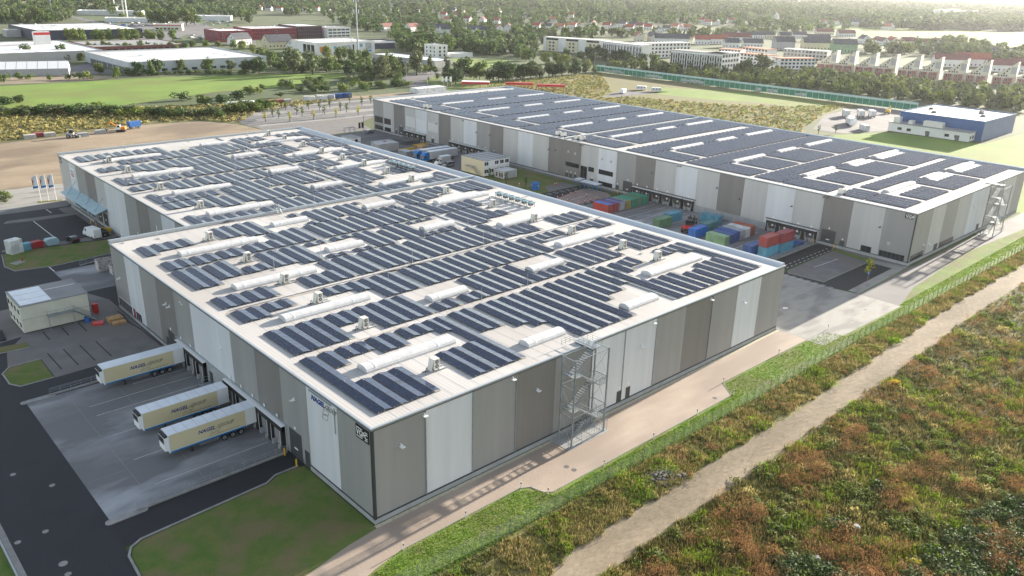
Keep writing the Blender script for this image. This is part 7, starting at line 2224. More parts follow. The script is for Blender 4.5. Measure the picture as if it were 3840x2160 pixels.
# restaurant and petrol canopy, masts and lamps in the retail park
t, a, b = hall('restaurant', 'cream drive-in restaurant with a red stripe under the tall trees', 'restaurant', *[v for v in (G(640, 112)[0] - 18, G(640, 112)[1] - 8, G(640, 112)[0] + 14, G(640, 112)[1] + 8)], 6.5, 'crm', 'flat', 0.6, -0.5, 2, 4)
MB().box(-a - 0.15, -b - 0.15, 5.2, a, -b, 6.0).build('sign_band', 'red', t); windows(t, '-y', -b, -14, 12, 1, 1, 3, 6, 3, 1.8)
for (x, y, w, d, h, lab) in ((520, 82, 40, 14, 5, 'long pale canopy roof among parked cars in the retail park'), (800, 75, 26, 16, 6, 'low white pavilion at the edge of the far wood'), (345, 38, 40, 16, 6, 'low grey depot at the foot of the tall chimney mast'), (420, 55, 46, 18, 6, 'white flat shed in the far retail park')):
    X, Y = G(x, y)
    t, a, b = hall('pavilion', lab, 'building', X - w, Y - d, X + w, Y + d, h, 'rend', 'flat', 0.5, -0.5, 3, x)
for (x, y, h, lab) in ((430, 36, 70, 'tall white mast in the far retail park, cut by the picture edge'), (468, 78, 45, 'twin-legged advertising mast in the retail park')):
    X, Y = G(x, y)
    t = thing('mast', lab, 'mast', (X, Y, 0))
    MB().tube((0, 0, 0), (0, 0, h), 1.2, 8, 0, 0.9).build('pole', 'c_white', t)
    if h < 60: MB().tube((4, 0, 0), (4, 0, h), 1.0, 8, 0, 0.8).build('pole', 'c_white', t); MB().box(-2, -1.5, h - 6, 6, 1.5, h + 3).build('sign_board', 'navy', t)
X, Y = G(200, 82)
t = thing('price_sign', 'blue diamond-shaped sign on a pole above the left trees', 'sign', (X, Y, 0), 0.65)
MB().tube((0, 0, 0), (0, 0, 26), 0.5, 8).build('pole', 'galv', t); mb = MB(); mb.extr([(0, 26), (5.2, 31), (0, 36), (-5.2, 31)], 'x', -0.4, 0.4) if False else mb.extr([(-5.2, 31), (0, 26), (5.2, 31), (0, 36)], 'y', -0.4, 0.4) if False else None
mb = MB(); pts = [(0, 26), (5.2, 31), (0, 36), (-5.2, 31)]
mb.face([(p, -0.4, z) for p, z in pts]); mb.face([(p, 0.4, z) for p, z in pts][::-1])
for i in range(4):
    (p, z), (q, w) = pts[i], pts[(i + 1) % 4]
    mb.face([(p, -0.4, z), (p, 0.4, z), (q, 0.4, w), (q, -0.4, w)])
s_ = mb.build('sign_board', 'cyan', t); MB().box(-2.6, -0.5, 30.2, 2.6, -0.41, 31.8).build('sign_band', 'white', t)
for i, (x, y, h) in enumerate(((275, 78, 12), (350, 88, 12), (400, 48, 14), (480, 42, 14), (545, 30, 14), (335, 48, 14), (675, 40, 12), (775, 58, 12), (540, 118, 11), (310, 82, 12), (1340, 0, 0))):
    if h:
        X, Y = G(x, y); t = thing('street_lamp', 'slim grey street lamp along the retail park roads', 'street lamp', (X, Y, 0), 0.5, 'retail park street lamps')
        MB().tube((0, 0, 0), (0, 0, h), 0.14, 6).build('pole', 'galv', t); MB().box(-0.2, -1.6, h - 0.1, 0.2, 0.2, h + 0.1).build('lamp_head', 'white', t)
for (x, y, h, lab) in ((1604, 357, 13, 'tall street lamp beside the white cabin row'), (1524, 300, 12, 'street lamp at the side road junction'), (1210, 428, 9, 'thin street lamp among the young parking trees'), (1660, 300, 12, 'street lamp beside the birch by the roundabout'), (2230, 240, 9, 'street lamp on the ramp before the white blocks, left'), (2278, 238, 9, 'street lamp on the ramp before the white blocks, right'), (1365, 500, 8, 'short lamp on the plaza near the dark ticket posts')):
    X, Y = G(x, y); t = thing('street_lamp', lab, 'street lamp', (X, Y, 0), 0.5)
    MB().tube((0, 0, 0), (0, 0, h), 0.12, 6).build('pole', 'galv', t); MB().box(-0.2, -1.3, h - 0.1, 0.2, 0.2, h + 0.1).build('lamp_head', 'white', t)
t = thing('ticket_post', 'pair of dark pay posts in front of the far warehouse corner', 'post', (156.5, 249, 0))
for x in (0, 1.6): MB().box(x, 0, 0, x + 0.8, 0.6, 2.6).build('cabinet', 'black', t)
# parked cars of the retail park (tiny)
cp = MB(); cp.extr([(-2.1, 0.3), (-2.1, 0.9), (-1.2, 1.4), (0.6, 1.4), (1.2, 0.9), (2.1, 0.8), (2.1, 0.3)], 'y', -0.85, 0.85)
cms = [cp.mesh('car', m) for m in ('white', 'silver', 'carblack', 'cyan', 'curtain')]
for i in range(70):
    x, y = RND.uniform(395, 560), RND.uniform(72, 100)
    if i > 40: x, y = RND.uniform(760, 870), RND.uniform(78, 98)
    if i > 58: x, y = RND.uniform(640, 760), RND.uniform(132, 152)
    X, Y = G(x, y)
    tag(put('parked_car', cms[i % 5], None, (X, Y, 0), RND.uniform(0, 6.2)), 'small parked car, one of many in the distant retail park', 'car', 'cars parked in the retail park')
# ------------------------------------------------------------------ trees
def leaf_cloud(cen, rad, n, size, rs, flat=0.0):
    """n leaf-sized quads spread through lumps -> (verts, faces) arrays"""
    cen, rad = np.asarray(cen, float), np.asarray(rad, float)
    k = rs.choice(len(cen), n, p=(rad ** 2).sum(1) / (rad ** 2).sum())
    d = rs.normal(size=(n, 3)); d /= np.linalg.norm(d, axis=1)[:, None]
    r = rs.uniform(0.55, 1.08, n)[:, None]
    p = cen[k] + d * rad[k] * r
    nm = d + rs.normal(size=(n, 3)) * 0.55
    nm /= np.linalg.norm(nm, axis=1)[:, None]
    a = np.cross(nm, rs.normal(size=(n, 3))); a /= np.linalg.norm(a, axis=1)[:, None] + 1e-9
    b = np.cross(nm, a)
    s = size * rs.uniform(0.6, 1.35, n)[:, None]
    q = np.stack([p - a * s, p - b * s * 0.75, p + a * s, p + b * s * 0.75], 1)
    return q.reshape(-1, 3)


def quads_mesh(name, v, mats, midx=None, k=4):
    n = len(v) // k
    me = bpy.data.meshes.new(name)
    me.vertices.add(len(v)); me.vertices.foreach_set('co', np.ascontiguousarray(v, dtype=np.float32).ravel())
    me.loops.add(n * k); me.loops.foreach_set('vertex_index', np.arange(n * k, dtype=np.int32))
    me.polygons.add(n); me.polygons.foreach_set('loop_start', np.arange(0, n * k, k, dtype=np.int32))
    try: me.polygons.foreach_set('loop_total', np.full(n, k, dtype=np.int32))
    except Exception: pass
    for m in (mats if isinstance(mats, (list, tuple)) else [mats]): me.materials.append(K[m])
    if midx is not None: me.polygons.foreach_set('material_index', np.asarray(midx, dtype=np.int32))
    me.update(calc_edges=True)
    return me


def crown(kind, h, seed, n, size):
    rs = np.random.RandomState(seed)
    cen, rad = [], []
    if kind == 'round':
        for i in range(13):
            a = rs.uniform(0, 6.28); z = rs.uniform(0.2, 0.84); w = 0.31 * math.sin(min(1, max(0.12, (z - 0.02) / 0.9)) * math.pi) ** 0.6 * h * rs.uniform(0.5, 1.05)
            cen.append((w * math.cos(a), w * math.sin(a), z * h)); r = h * rs.uniform(0.13, 0.21); rad.append((r, r, r * 0.85))
        cen.append((0, 0, h * 0.5)); rad.append((h * 0.27, h * 0.27, h * 0.36))
    elif kind == 'tall':
        for i in range(14):
            a = rs.uniform(0, 6.28); z = rs.uniform(0.18, 0.93); w = 0.17 * h * (1.1 - z) ** 0.5 * rs.uniform(0.3, 1.1)
            cen.append((w * math.cos(a), w * math.sin(a), z * h)); r = h * rs.uniform(0.07, 0.13) * (1.35 - z * 0.7); rad.append((r, r, r * 1.25))
    elif kind == 'cone':
        for i in range(14):
            z = 0.12 + 0.84 * i / 13; a = rs.uniform(0, 6.28); r = h * 0.20 * (1.08 - z) + 0.15
            cen.append((r * 0.3 * math.cos(a), r * 0.3 * math.sin(a), z * h)); rad.append((r, r, h * 0.07))
    elif kind == 'bush':
        for i in range(9):
            a = rs.uniform(0, 6.28); w = rs.uniform(0, 0.55) * h; z = rs.uniform(0.25, 0.7)
            cen.append((w * math.cos(a), w * math.sin(a), z * h)); r = h * rs.uniform(0.22, 0.36); rad.append((r, r, r * 0.85))
    elif kind == 'young':
        for i in range(7):
            z = 0.42 + 0.5 * i / 6; a = rs.uniform(0, 6.28); r = h * rs.uniform(0.08, 0.14)
            cen.append((0.08 * h * math.cos(a), 0.08 * h * math.sin(a), z * h)); rad.append((r, r, r))
    return leaf_cloud(cen, rad, n, size, rs)


def trunk_mesh(h, kind):
    mb_ = MB()
    r = h * 0.022 + 0.05
    mb_.tube((0, 0, 0), (0, 0, h * 0.45), r, 6, 0, r * 0.65)
    mb_.tube((0, 0, h * 0.45), (h * 0.03, 0, h * 0.8), r * 0.65, 5, 0, r * 0.2)
    if kind in ('round', 'tall'):
        for i in range(5):
            a = i * 1.3
            mb_.tube((0, 0, h * (0.28 + 0.06 * i)), (h * 0.18 * math.cos(a), h * 0.18 * math.sin(a), h * (0.5 + 0.07 * i)), r * 0.45, 4, 0, r * 0.12)
    return mb_.mesh('trunk', 'bark')


TM = {}
TKINDS = {}
for kind, hh, n, size in (('round', 10, 900, 0.45), ('tall', 13, 900, 0.45), ('cone', 11, 700, 0.40), ('bush', 4, 420, 0.28), ('young', 4.5, 150, 0.2)):
    tm_ = trunk_mesh(hh, kind)
    for var in range(4 if kind in ('round', 'bush') else 3):
        v = crown(kind, hh, 31 * var + len(kind), n, size)
        for lf in (('leaf1', 'leaf2', 'leaf3', 'leaf4') if kind != 'young' else ('leaf1', 'leafy')):
            TM[(kind, lf, var)] = (tm_, quads_mesh('crown', v, lf), hh)
LN = {'leaf1': 'green', 'leaf2': 'dark green', 'leaf3': 'light green', 'leaf4': 'grey-green', 'leafy': 'yellow'}
KN = {'round': ('tree', 'round-crowned %s tree'), 'tall': ('tree', 'tall upright %s tree'), 'cone': ('conifer', 'pointed %s tree'), 'bush': ('shrub', 'spreading %s bush'), 'young': ('young_tree', 'thin staked young %s tree')}
NT = [0]


def tree(x, y, h, kind='round', lf='leaf1', where='', group=None, z=0.0, wide=1.0):
    var = RND.randrange(4 if kind in ('round', 'bush') else 3)
    tm_, cm_, hh = TM[(kind, lf, var)]
    s = h / hh
    nm, lab = KN[kind]
    t_ = thing(nm, (lab % LN[lf]) + ' ' + where, {'bush': 'shrub', 'young': 'tree', 'cone': 'tree'}.get(kind, 'tree'), (x, y, z), RND.uniform(0, 6.28), group)
    t_.scale = (s * wide, s * wide, s)
    put('trunk', tm_, t_); put('crown', cm_, t_)
    NT[0] += 1
    return t_


def tpx(px, py, h, kind='round', lf='leaf1', where='', group=None, wide=1.0):
    x, y = G(px, py)
    return tree(x, y, h, kind, lf, where, group, 0, wide)


def T0(x, y): return (x * f_, y * f_)
def T1(x, y): return (960 + x * f_, y * f_)
def T2(x, y): return (1920 + x * f_, y * f_)
def T3(x, y): return (2880 + x * f_, y * f_)


# shrubs between the green field and the gravel road
grp = 'bushes along the edge of the green field'
for i in range(46):
    u = i / 45
    x, y = 40 + u * 2650, 1165 - 20 * math.sin(u * 5) - (u > 0.8) * (u - 0.8) * 500 + RND.uniform(-25, 15)
    tpx(x * f_, y * f_, RND.uniform(3.2, 5.8), 'bush', RND.choice(('leaf1', 'leaf2', 'leaf1', 'leaf3', 'leaf4')), 'in the hedge between green field and sand lot', grp, 1.6)
for (x, y, h, lf) in ((60, 1050, 5, 'leaf2'), (190, 1030, 4.5, 'leaf2'), (1830, 1010, 5, 'leaf2'), (2050, 1050, 6, 'leaf1'), (2230, 1040, 6, 'leaf2'), (2400, 1000, 6, 'leaf2'), (2520, 960, 6, 'leaf1')):
    tpx(*T0(x, y), h, 'bush', lf, 'rising above the hedge at the green field', grp, 1.5)
for i in range(42):
    x, y = RND.uniform(20, 1540), 0
    y = 960 - x * 0.09 + RND.uniform(-90, 60)
    if 400 < x < 960: y = min(y, 930)
    tpx(*T1(x, y), RND.uniform(2.8, 6.0), 'bush', RND.choice(('leaf1', 'leaf2', 'leaf3', 'leaf1', 'leaf4')), 'in the scrub behind the gravel road cabins', 'scrub behind the gravel road', 1.3)
# trees in front of the grey hall
for (x, y, h, k, lf) in ((1000, 745, 9, 'round', 'leaf1'), (1170, 790, 8, 'round', 'leaf3'), (1290, 750, 6, 'bush', 'leaf2'), (1400, 760, 10, 'round', 'leaf2'), (1520, 760, 13, 'tall', 'leaf1'), (1600, 740, 11, 'round', 'leaf2'), (1820, 720, 9, 'round', 'leaf1'), (2100, 720, 11, 'round', 'leaf1'),
                         (2330, 720, 9, 'round', 'leaf4'), (2480, 720, 10, 'round', 'leaf2'), (2570, 720, 11, 'round', 'leaf2'), (880, 800, 6, 'bush', 'leaf3'), (800, 800, 5, 'bush', 'leaf1'), (700, 800, 4, 'bush', 'leaf2'), (300, 800, 4, 'bush', 'leaf3'), (190, 800, 5, 'bush', 'leaf1'), (40, 830, 6, 'bush', 'leaf1'), (500, 805, 4, 'bush', 'leaf1')):
    tpx(*T0(x, y), h, k, lf, 'at the foot of the grey hall', 'trees in front of the grey hall')
for i in range(16):
    tpx(*T0(1340 + i * 82 + RND.uniform(-20, 20), 748 + RND.uniform(-8, 8)), RND.uniform(2.5, 4), 'bush', RND.choice(('leaf2', 'leaf1')), 'in the low hedge of the grey hall', 'hedge of the grey hall', 1.5)
for (x, y, h, lf) in ((280, 590, 12, 'leaf4'), (620, 590, 12, 'leaf1'), (500, 600, 6, 'leaf2'), (760, 610, 8, 'leaf2'), (820, 620, 8, 'leaf2'), (60, 600, 8, 'leaf1'), (680, 615, 8, 'leaf2')):
    tpx(*T0(x, y), h, 'round', lf, 'beside the left market hall', 'trees beside the left market hall')
# pale street trees
for i, x in enumerate((700, 765, 830, 965, 1040, 1105, 1230, 1300, 1365, 1490, 1545, 1615, 1740)):
    tpx(*T0(x, 412 + 4 * (i % 2)), 13, 'round', 'leaf3', 'in the avenue before the navy store', 'pale avenue trees before the navy store', 0.85)
for i in range(14):
    tpx(*T0(890 + i * 75 + RND.uniform(-15, 15), 500 + RND.uniform(-8, 12)), RND.uniform(6, 9), 'round', RND.choice(('leaf1', 'leaf3')), 'lining the low deck building', 'trees lining the low deck')
for (x, y, h) in ((1800, 480, 8), (1940, 478, 8), (2070, 480, 9), (2200, 480, 7), (2350, 490, 9), (2480, 440, 11), (2440, 500, 10), (2550, 540, 9)):
    tpx(*T0(x, y), h, 'round', RND.choice(('leaf1', 'leaf3')), 'along the road beside the red offices', 'roadside trees by the red offices')
# willows, birches and others round the showroom
for (x, y, h, k, lf, w) in ((380, 735, 20, 'round', 'leaf4', 0.9), (570, 750, 18, 'round', 'leaf4', 0.85), (735, 720, 13, 'round', 'leaf1', 0.9), (715, 600, 14, 'round', 'leaf3', 0.7), (830, 620, 13, 'round', 'leaf1', 0.7), (890, 600, 12, 'round', 'leaf1', 0.7), (960, 620, 13, 'round', 'leaf1', 0.75), (1110, 670, 16, 'round', 'leaf1', 0.7), (1040, 600, 9, 'round', 'leaf3', 0.7),
                            (950, 760, 12, 'round', 'leaf2', 1.0), (1080, 770, 9, 'round', 'leaf4', 1.0), (1250, 800, 17, 'round', 'leaf4', 1.1), (1430, 850, 9, 'bush', 'leaf1', 0.8), (1620, 760, 23, 'tall', 'leaf4', 1.1), (1755, 725, 15, 'tall', 'leaf2', 1.0), (1350, 720, 18, 'round', 'leaf1', 0.8), (1920, 700, 12, 'tall', 'leaf4', 1.2), (30, 740, 12, 'round', 'leaf2', 1.0), (160, 660, 13, 'round', 'leaf1', 0.9),
                            (250, 700, 6, 'bush', 'leaf2', 1.5), (60, 560, 9, 'round', 'leaf3', 0.9), (210, 690, 7, 'bush', 'leaf1', 1.3), (470, 730, 7, 'bush', 'leaf2', 1.2), (660, 690, 10, 'round', 'leaf2', 0.8), (1690, 740, 8, 'bush', 'leaf1', 1.0), (1400, 760, 12, 'round', 'leaf1', 0.9), (1150, 760, 12, 'round', 'leaf1', 0.8), (1020, 730, 8, 'bush', 'leaf1', 1.0)):
    tpx(*T1(x, y), h, k, lf, 'between the green field and the white showroom', 'trees round the showroom', w)
for (x, y, h, k, lf) in ((1930, 820, 11, 'round', 'leaf2'), (2010, 840, 13, 'round', 'leaf2'), (2080, 800, 17, 'round', 'leaf2'), (2190, 800, 9, 'round', 'leaf3'), (2250, 800, 14, 'round', 'leaf1'), (2350, 820, 11, 'round', 'leaf2'), (2440, 820, 15, 'round', 'leaf2'), (2530, 820, 16, 'round', 'leaf2'), (1830, 800, 5, 'round', 'leaf1'), (1800, 740, 6, 'round', 'leaf1'), (1735, 830, 4, 'young', 'leaf1')):
    tpx(*T1(x, y), h, k, lf, 'on the park lawn beyond the far roof corner', 'park trees beyond the far roof corner')
for (x, y, h, lf) in ((40, 800, 13, 'leaf2'), (110, 800, 12, 'leaf2'), (190, 795, 14, 'leaf2'), (270, 790, 10, 'leaf2'), (370, 775, 12, 'leaf2'), (440, 770, 12, 'leaf2'), (500, 770, 12, 'leaf2'), (600, 755, 10, 'leaf2'), (650, 750, 11, 'leaf2'), (740, 745, 9, 'leaf2'), (830, 735, 6, 'leaf1'), (880, 720, 5, 'leaf1')):
    tpx(*T2(x, y), h, 'round', lf, 'in the dark row on the meadow edge', 'dark tree row on the meadow edge')
for (x, y, h, lf) in ((140, 610, 13, 'leaf3'), (340, 640, 12, 'leaf3'), (520, 690, 14, 'leaf3'), (640, 690, 11, 'leaf4'), (760, 700, 10, 'leaf3'), (230, 560, 9, 'leaf1'), (60, 590, 10, 'leaf1'), (450, 640, 10, 'leaf1'), (1020, 690, 8, 'leaf3'), (690, 610, 10, 'leaf2'), (540, 560, 9, 'leaf1')):
    tpx(*T2(x, y), h, 'round', lf, 'pale in the sun before the white slab', 'sunlit trees before the white slab')
for i in range(20):
    tpx(*T2(760 + i * 22 + RND.uniform(-8, 8), 590 + RND.uniform(-25, 40)), RND.uniform(8, 12), 'round', RND.choice(('leaf2', 'leaf2', 'leaf1')), 'in the dark belt under the stepped white blocks', 'dark belt under the white blocks')
for (x, y, h, lf) in ((1090, 620, 12, 'leaf2'), (1220, 640, 9, 'leaf2'), (1310, 640, 11, 'leaf2'), (1430, 680, 13, 'leaf1'), (1330, 720, 9, 'leaf3'), (1520, 700, 8, 'leaf1'), (1650, 690, 11, 'leaf2'), (1740, 700, 12, 'leaf2'), (1600, 760, 7, 'leaf3'), (1450, 730, 7, 'leaf3'), (1820, 800, 7, 'leaf4'), (2230, 820, 8, 'leaf3'), (2390, 850, 7, 'leaf3'), (1930, 760, 7, 'leaf2'), (2060, 770, 7, 'leaf2'), (2360, 760, 17, 'leaf2'), (2520, 760, 18, 'leaf2'), (2460, 800, 10, 'leaf2'), (2280, 760, 12, 'leaf2'), (2550, 860, 7, 'leaf3'), (2140, 770, 8, 'leaf2')):
    tpx(*T2(x, y), h, 'round', lf, 'between the green barrier and the striped white block', 'trees behind the barrier, white quarter')
# belt between the noise barrier and the sail gables
for i in range(64):
    u = RND.random()
    x = u * 2560
    yb = 880 + u * 230
    v = RND.random()
    y = yb - v * (150 + 40 * u)
    x0, y0 = G(*T3(x, y))
    if x0 < 449: continue
    tpx(*T3(x, y), RND.uniform(4.5, 8.5) + (3 if v > 0.6 and u < 0.5 else 0), RND.choice(('round', 'bush', 'round')), RND.choice(('leaf1', 'leaf3', 'leaf3', 'leaf2', 'leaf4')), 'between the green barrier and the sail-gabled terrace', 'belt before the sail-gabled terrace', 1.15)
# young trees of the car park
for i, (x, y, lf) in enumerate(((70, 1145, 'leaf1'), (170, 1180, 'leaf1'), (230, 1190, 'leaf1'), (300, 1100, 'leaf1'), (340, 1222, 'leafy'), (412, 1155, 'leaf1'), (465, 1168, 'leaf1'), (530, 1100, 'leaf1'), (580, 1200, 'leafy'), (640, 1110, 'leaf1'), (690, 1150, 'leaf1'), (745, 1085, 'leaf1'), (805, 1180, 'leafy'), (852, 1115, 'leaf1'), (912, 1130, 'leaf1'), (945, 1035, 'leaf1'),
                               (1030, 1157, 'leafy'), (1066, 1060, 'leaf1'), (1156, 1045, 'leaf1'), (95, 1225, 'leafy'))):
    tpx(*T1(x, y), 4.6, 'young', lf, 'in the tree grid of the car park', 'young trees in the car park', 1.3)
for (x, y, h, lf, w) in ((2320, 345, 0, 'leaf1', ''), ):
    pass
tree(142.2, 1.6, 5.4, 'young', 'leafy', 'in front of the farther warehouse', None, 0, 1.25)
for (x, y, w) in ((136.9, 135.2, 'between the cream cabin and the solar roof'), (137.3, 126.8, 'in the middle of the yard lawn'), (138.6, 118.4, 'beside the bright blue hut'), (326, 112, 'at the bend of the depot road'), (335, 108, 'nearest the depot yard')):
    tree(x, y, 4.2, 'young', 'leaf1', w, 'young trees on the yard lawn')
for i in range(14):
    tree(RND.uniform(-14, 9), RND.uniform(198, 215), RND.uniform(1.6, 2.6), 'bush', RND.choice(('leaf4', 'leaf3', 'leaf4')), 'in the weedy strip behind the flags', 'weedy shrubs behind the flags', 0, 1.6)
# left wood and roadside trees above the halls
for i in range(34):
    x, y = RND.uniform(0, 720), RND.uniform(150, 235)
    tpx(*T0(x, y), RND.uniform(13, 21), RND.choice(('round', 'round', 'tall')), RND.choice(('leaf1', 'leaf4', 'leaf2', 'leaf4')), 'in the wood above the navy store', 'wood above the navy store')
for (x, y, h) in ((1560, 250, 24), (1640, 250, 24), (1740, 250, 22), (1880, 255, 24), (1960, 250, 22), (1420, 200, 14), (1240, 210, 13), (1500, 175, 14)):
    tpx(*T0(x, y), h, 'round', 'leaf1' if h > 20 else 'leaf3', 'standing high behind the drive-in restaurant', 'tall trees behind the restaurant')


# ------------------------------------------------------------------ the woods: masses of trees that nobody could count
def inpoly(x, y, poly):
    c = False
    for i in range(len(poly)):
        (xa, ya), (xb, yb) = poly[i - 1], poly[i]
        if (ya > y) != (yb > y) and x < (xb - xa) * (y - ya) / (yb - ya) + xa: c = not c
    return c


LOW = {}
for kd in ('round', 'tall', 'cone'):
    for var in range(4):
        LOW[(kd, var)] = crown(kd, 10, 100 + var * 7 + len(kd), 80, 1.5).reshape(-1, 4, 3)[:, :3].reshape(-1, 3)
MIDL = {}
for kd in ('round', 'tall', 'cone'):
    for var in range(4):
        MIDL[(kd, var)] = crown(kd, 10, 300 + var * 7 + len(kd), 190, 0.72)


def wood(name, label, pts, hlo, hhi, mats=('leaf1', 'leaf2', 'leaf4', 'leaf3'), wts=(0.4, 0.3, 0.2, 0.1), lib=None, seed=1, wide=1.1):
    rs = np.random.RandomState(seed)
    vs_, mi = [], []
    kk = 3 if lib is None else 4
    lib = lib or LOW
    for (x, y) in pts:
        kd = ('round', 'round', 'round', 'tall', 'cone')[rs.randint(5)]
        v = lib[(kd, rs.randint(4))]
        h = rs.uniform(hlo, hhi)
        a = rs.uniform(0, 6.28)
        c_, s_ = math.cos(a), math.sin(a)
        k_ = h / 10
        w = np.empty_like(v)
        w[:, 0] = (v[:, 0] * c_ - v[:, 1] * s_) * k_ * wide + x
        w[:, 1] = (v[:, 0] * s_ + v[:, 1] * c_) * k_ * wide + y
        w[:, 2] = v[:, 2] * k_
        vs_.append(w)
        mi.append(np.full(len(v) // kk, rs.choice(len(mats), p=wts)))
    o = put(name, quads_mesh(name, np.concatenate(vs_), list(mats), np.concatenate(mi), kk))
    o['kind'] = 'stuff'
    o['label'] = label
    return o


CLEAR = [  # picture regions that stay open (roads, fields, faces of buildings)
    [(255, 95), (270, 55), (330, 55), (440, 88), (560, 60), (860, 60), (960, 110), (1240, 110), (1240, 150), (960, 165), (720, 150), (420, 110)],
    [(0, 5), (300, 10), (420, 26), (380, 34), (180, 18), (0, 16)],
    [(3130, 118), (3330, 120), (3560, 122), (3840, 136), (3840, 204), (3720, 198), (3560, 150), (3400, 146), (3200, 134)],
    [(1640, 205), (1700, 218), (1920, 226), (1990, 236), (1920, 262), (1790, 268), (1700, 225)],
    [(1235, 150), (1470, 150), (1470, 196), (1235, 196)],
]


def px_points(poly, n, seed, minr=0.0):
    rs = np.random.RandomState(seed)
    xs, ys = [p[0] for p in poly], [p[1] for p in poly]
    out = []
    tries = 0
    while len(out) < n and tries < n * 12:
        tries += 1
        px, py = rs.uniform(min(xs), max(xs)), rs.uniform(min(ys), max(ys))
        if not inpoly(px, py, poly) or any(inpoly(px, py, c_) for c_ in CLEAR): continue
        vz = (1080 - py) / F_PX * _up[2] + (px - 1920) / F_PX * _rt[2] + _fw[2]
        if vz > -0.0105: continue
        x, y = G(px, py)
        if any(a <= x <= c_ and b <= y <= d for (a, b, c_, d) in FOOT): continue
        if any(a <= px <= c_ and b <= py <= d for (a, b, c_, d) in HCLEAR): continue
        out.append((x, y))
    return out


wood('village_trees', 'trees standing between the village houses', px_points([(540, 88), (760, 30), (960, 30), (1400, 14), (1920, 36), (2400, 50), (2900, 55), (3300, 95), (3120, 118), (2960, 125), (2560, 96), (2200, 92), (1920, 96), (1700, 92), (1500, 60), (1240, 60), (960, 60), (760, 90)], 1300, 3), 9, 15, seed=2, wide=1.15)
wood('belt_trees', 'belt of trees from the red offices to the white quarter', px_points([(1240, 62), (1480, 70), (1920, 112), (2240, 125), (2240, 150), (2060, 150), (2010, 190), (2000, 235), (1920, 212), (1700, 200), (1560, 200), (1500, 190), (1470, 150), (1330, 108), (1240, 90)], 620, 5), 8, 15, lib=MIDL, seed=4)
wood('belt_trees', 'trees between the estate and the yellow field', px_points([(3230, 175), (3500, 178), (3560, 150), (3680, 150), (3840, 205), (3840, 262), (3600, 230), (3480, 215), (3240, 205)], 230, 8), 9, 15, lib=MIDL, seed=6)
wood('belt_trees', 'trees behind the white quarter', px_points([(1920, 118), (2240, 118), (2500, 125), (2900, 128), (2900, 142), (2700, 148), (2420, 142), (2240, 138), (1920, 140)], 190, 12), 8, 13, lib=MIDL, seed=9)
wood('belt_trees', 'trees behind the noise barrier before the white blocks', px_points([T2(930, 690), T2(1240, 640), T2(1560, 700), T2(1850, 740), T2(2576, 740), T2(2576, 890), T2(1900, 830), T2(1300, 730)], 170, 31), 5, 9, ('leaf1', 'leaf2', 'leaf4', 'leaf3'), (0.3, 0.3, 0.1, 0.3), MIDL, 32)
wood('belt_trees', 'trees behind the noise barrier before the sail gables', px_points([T3(0, 720), T3(420, 760), T3(1200, 850), T3(2576, 980), T3(2576, 1130), T3(1700, 1050), T3(700, 960), T3(0, 890)], 330, 33), 5, 9.5, ('leaf1', 'leaf2', 'leaf4', 'leaf3'), (0.3, 0.25, 0.1, 0.35), MIDL, 34)
wood('belt_trees', 'bushes and trees round the showroom and the hall', px_points([T1(0, 560), T1(480, 640), T1(900, 660), T1(1500, 640), T1(1560, 760), T1(1300, 800), T1(900, 740), T1(0, 740)], 90, 35), 4, 9, ('leaf1', 'leaf2', 'leaf4', 'leaf3'), (0.35, 0.3, 0.2, 0.15), MIDL, 36)
wood('roadside_trees', 'trees and bushes of the retail park', px_points([(0, 18), (200, 20), (540, 30), (900, 60), (960, 88), (760, 96), (560, 68), (300, 50), (220, 88), (0, 92)], 260, 15), 9, 17, seed=10)
far_poly = [(-60, -110), (3900, -25), (3900, 120), (3700, 116), (3300, 112), (2960, 60), (2300, 50), (1900, 34), (1500, 12), (960, 26), (700, 24), (300, 8), (0, 2), (-60, 0)]
wood('far_woodland', 'hazy woodland filling the horizon', px_points(far_poly, 8200, 21), 14, 22, ('leaf1', 'leaf2', 'leaf4'), (0.4, 0.4, 0.2), seed=22, wide=1.35)
rs = np.random.RandomState(77)
pts = []
for i in range(2600):
    d, a = rs.uniform(1500, 6500) ** 1.0, rs.uniform(0.18, 1.45)
    x, y = CAM[0] + d * math.cos(a), CAM[1] + d * math.sin(a)
    if 1000 < x < 1640 and 230 < y < 720: continue
    pts.append((x, y))
wood('far_woodland', 'deep far woodland', pts, 15, 22, ('leaf1', 'leaf2', 'leaf4'), (0.4, 0.4, 0.2), seed=24, wide=1.5)


# ------------------------------------------------------------------ rough vegetation near the camera
def tufts(n, region, seed, hlo, hhi, m, blades=5, width=0.05, spread=0.22, zf=None):
    """grass or stalk tufts as thin upright triangles"""
    rs = np.random.RandomState(seed)
    P = region(rs, n)
    n = len(P)
    h = rs.uniform(hlo, hhi, (n, 1))
    a = rs.uniform(0, 6.28, (n, blades))
    r = rs.uniform(0, spread, (n, blades))
    bx = P[:, :1] + np.cos(a) * r; by = P[:, 1:2] + np.sin(a) * r
    lean = rs.uniform(0.05, 0.45, (n, blades)) * h
    la = a + rs.normal(size=a.shape) * 0.6
    tx, ty = bx + np.cos(la) * lean, by + np.sin(la) * lean
    hz = h * rs.uniform(0.6, 1.1, (n, blades))
    wa = rs.uniform(0, 3.14, (n, blades))
    wx, wy = np.cos(wa) * width, np.sin(wa) * width
    z0 = np.zeros_like(bx)
    v = np.stack([np.stack([bx - wx, by - wy, z0], -1), np.stack([bx + wx, by + wy, z0], -1), np.stack([tx, ty, hz], -1)], 2)
    return v.reshape(-1, 3)


def stuff_tris(name, label, v, m):
    o = put(name, quads_mesh(name, v, m, None, 3))
    o['kind'] = 'stuff'; o['label'] = label
    return o


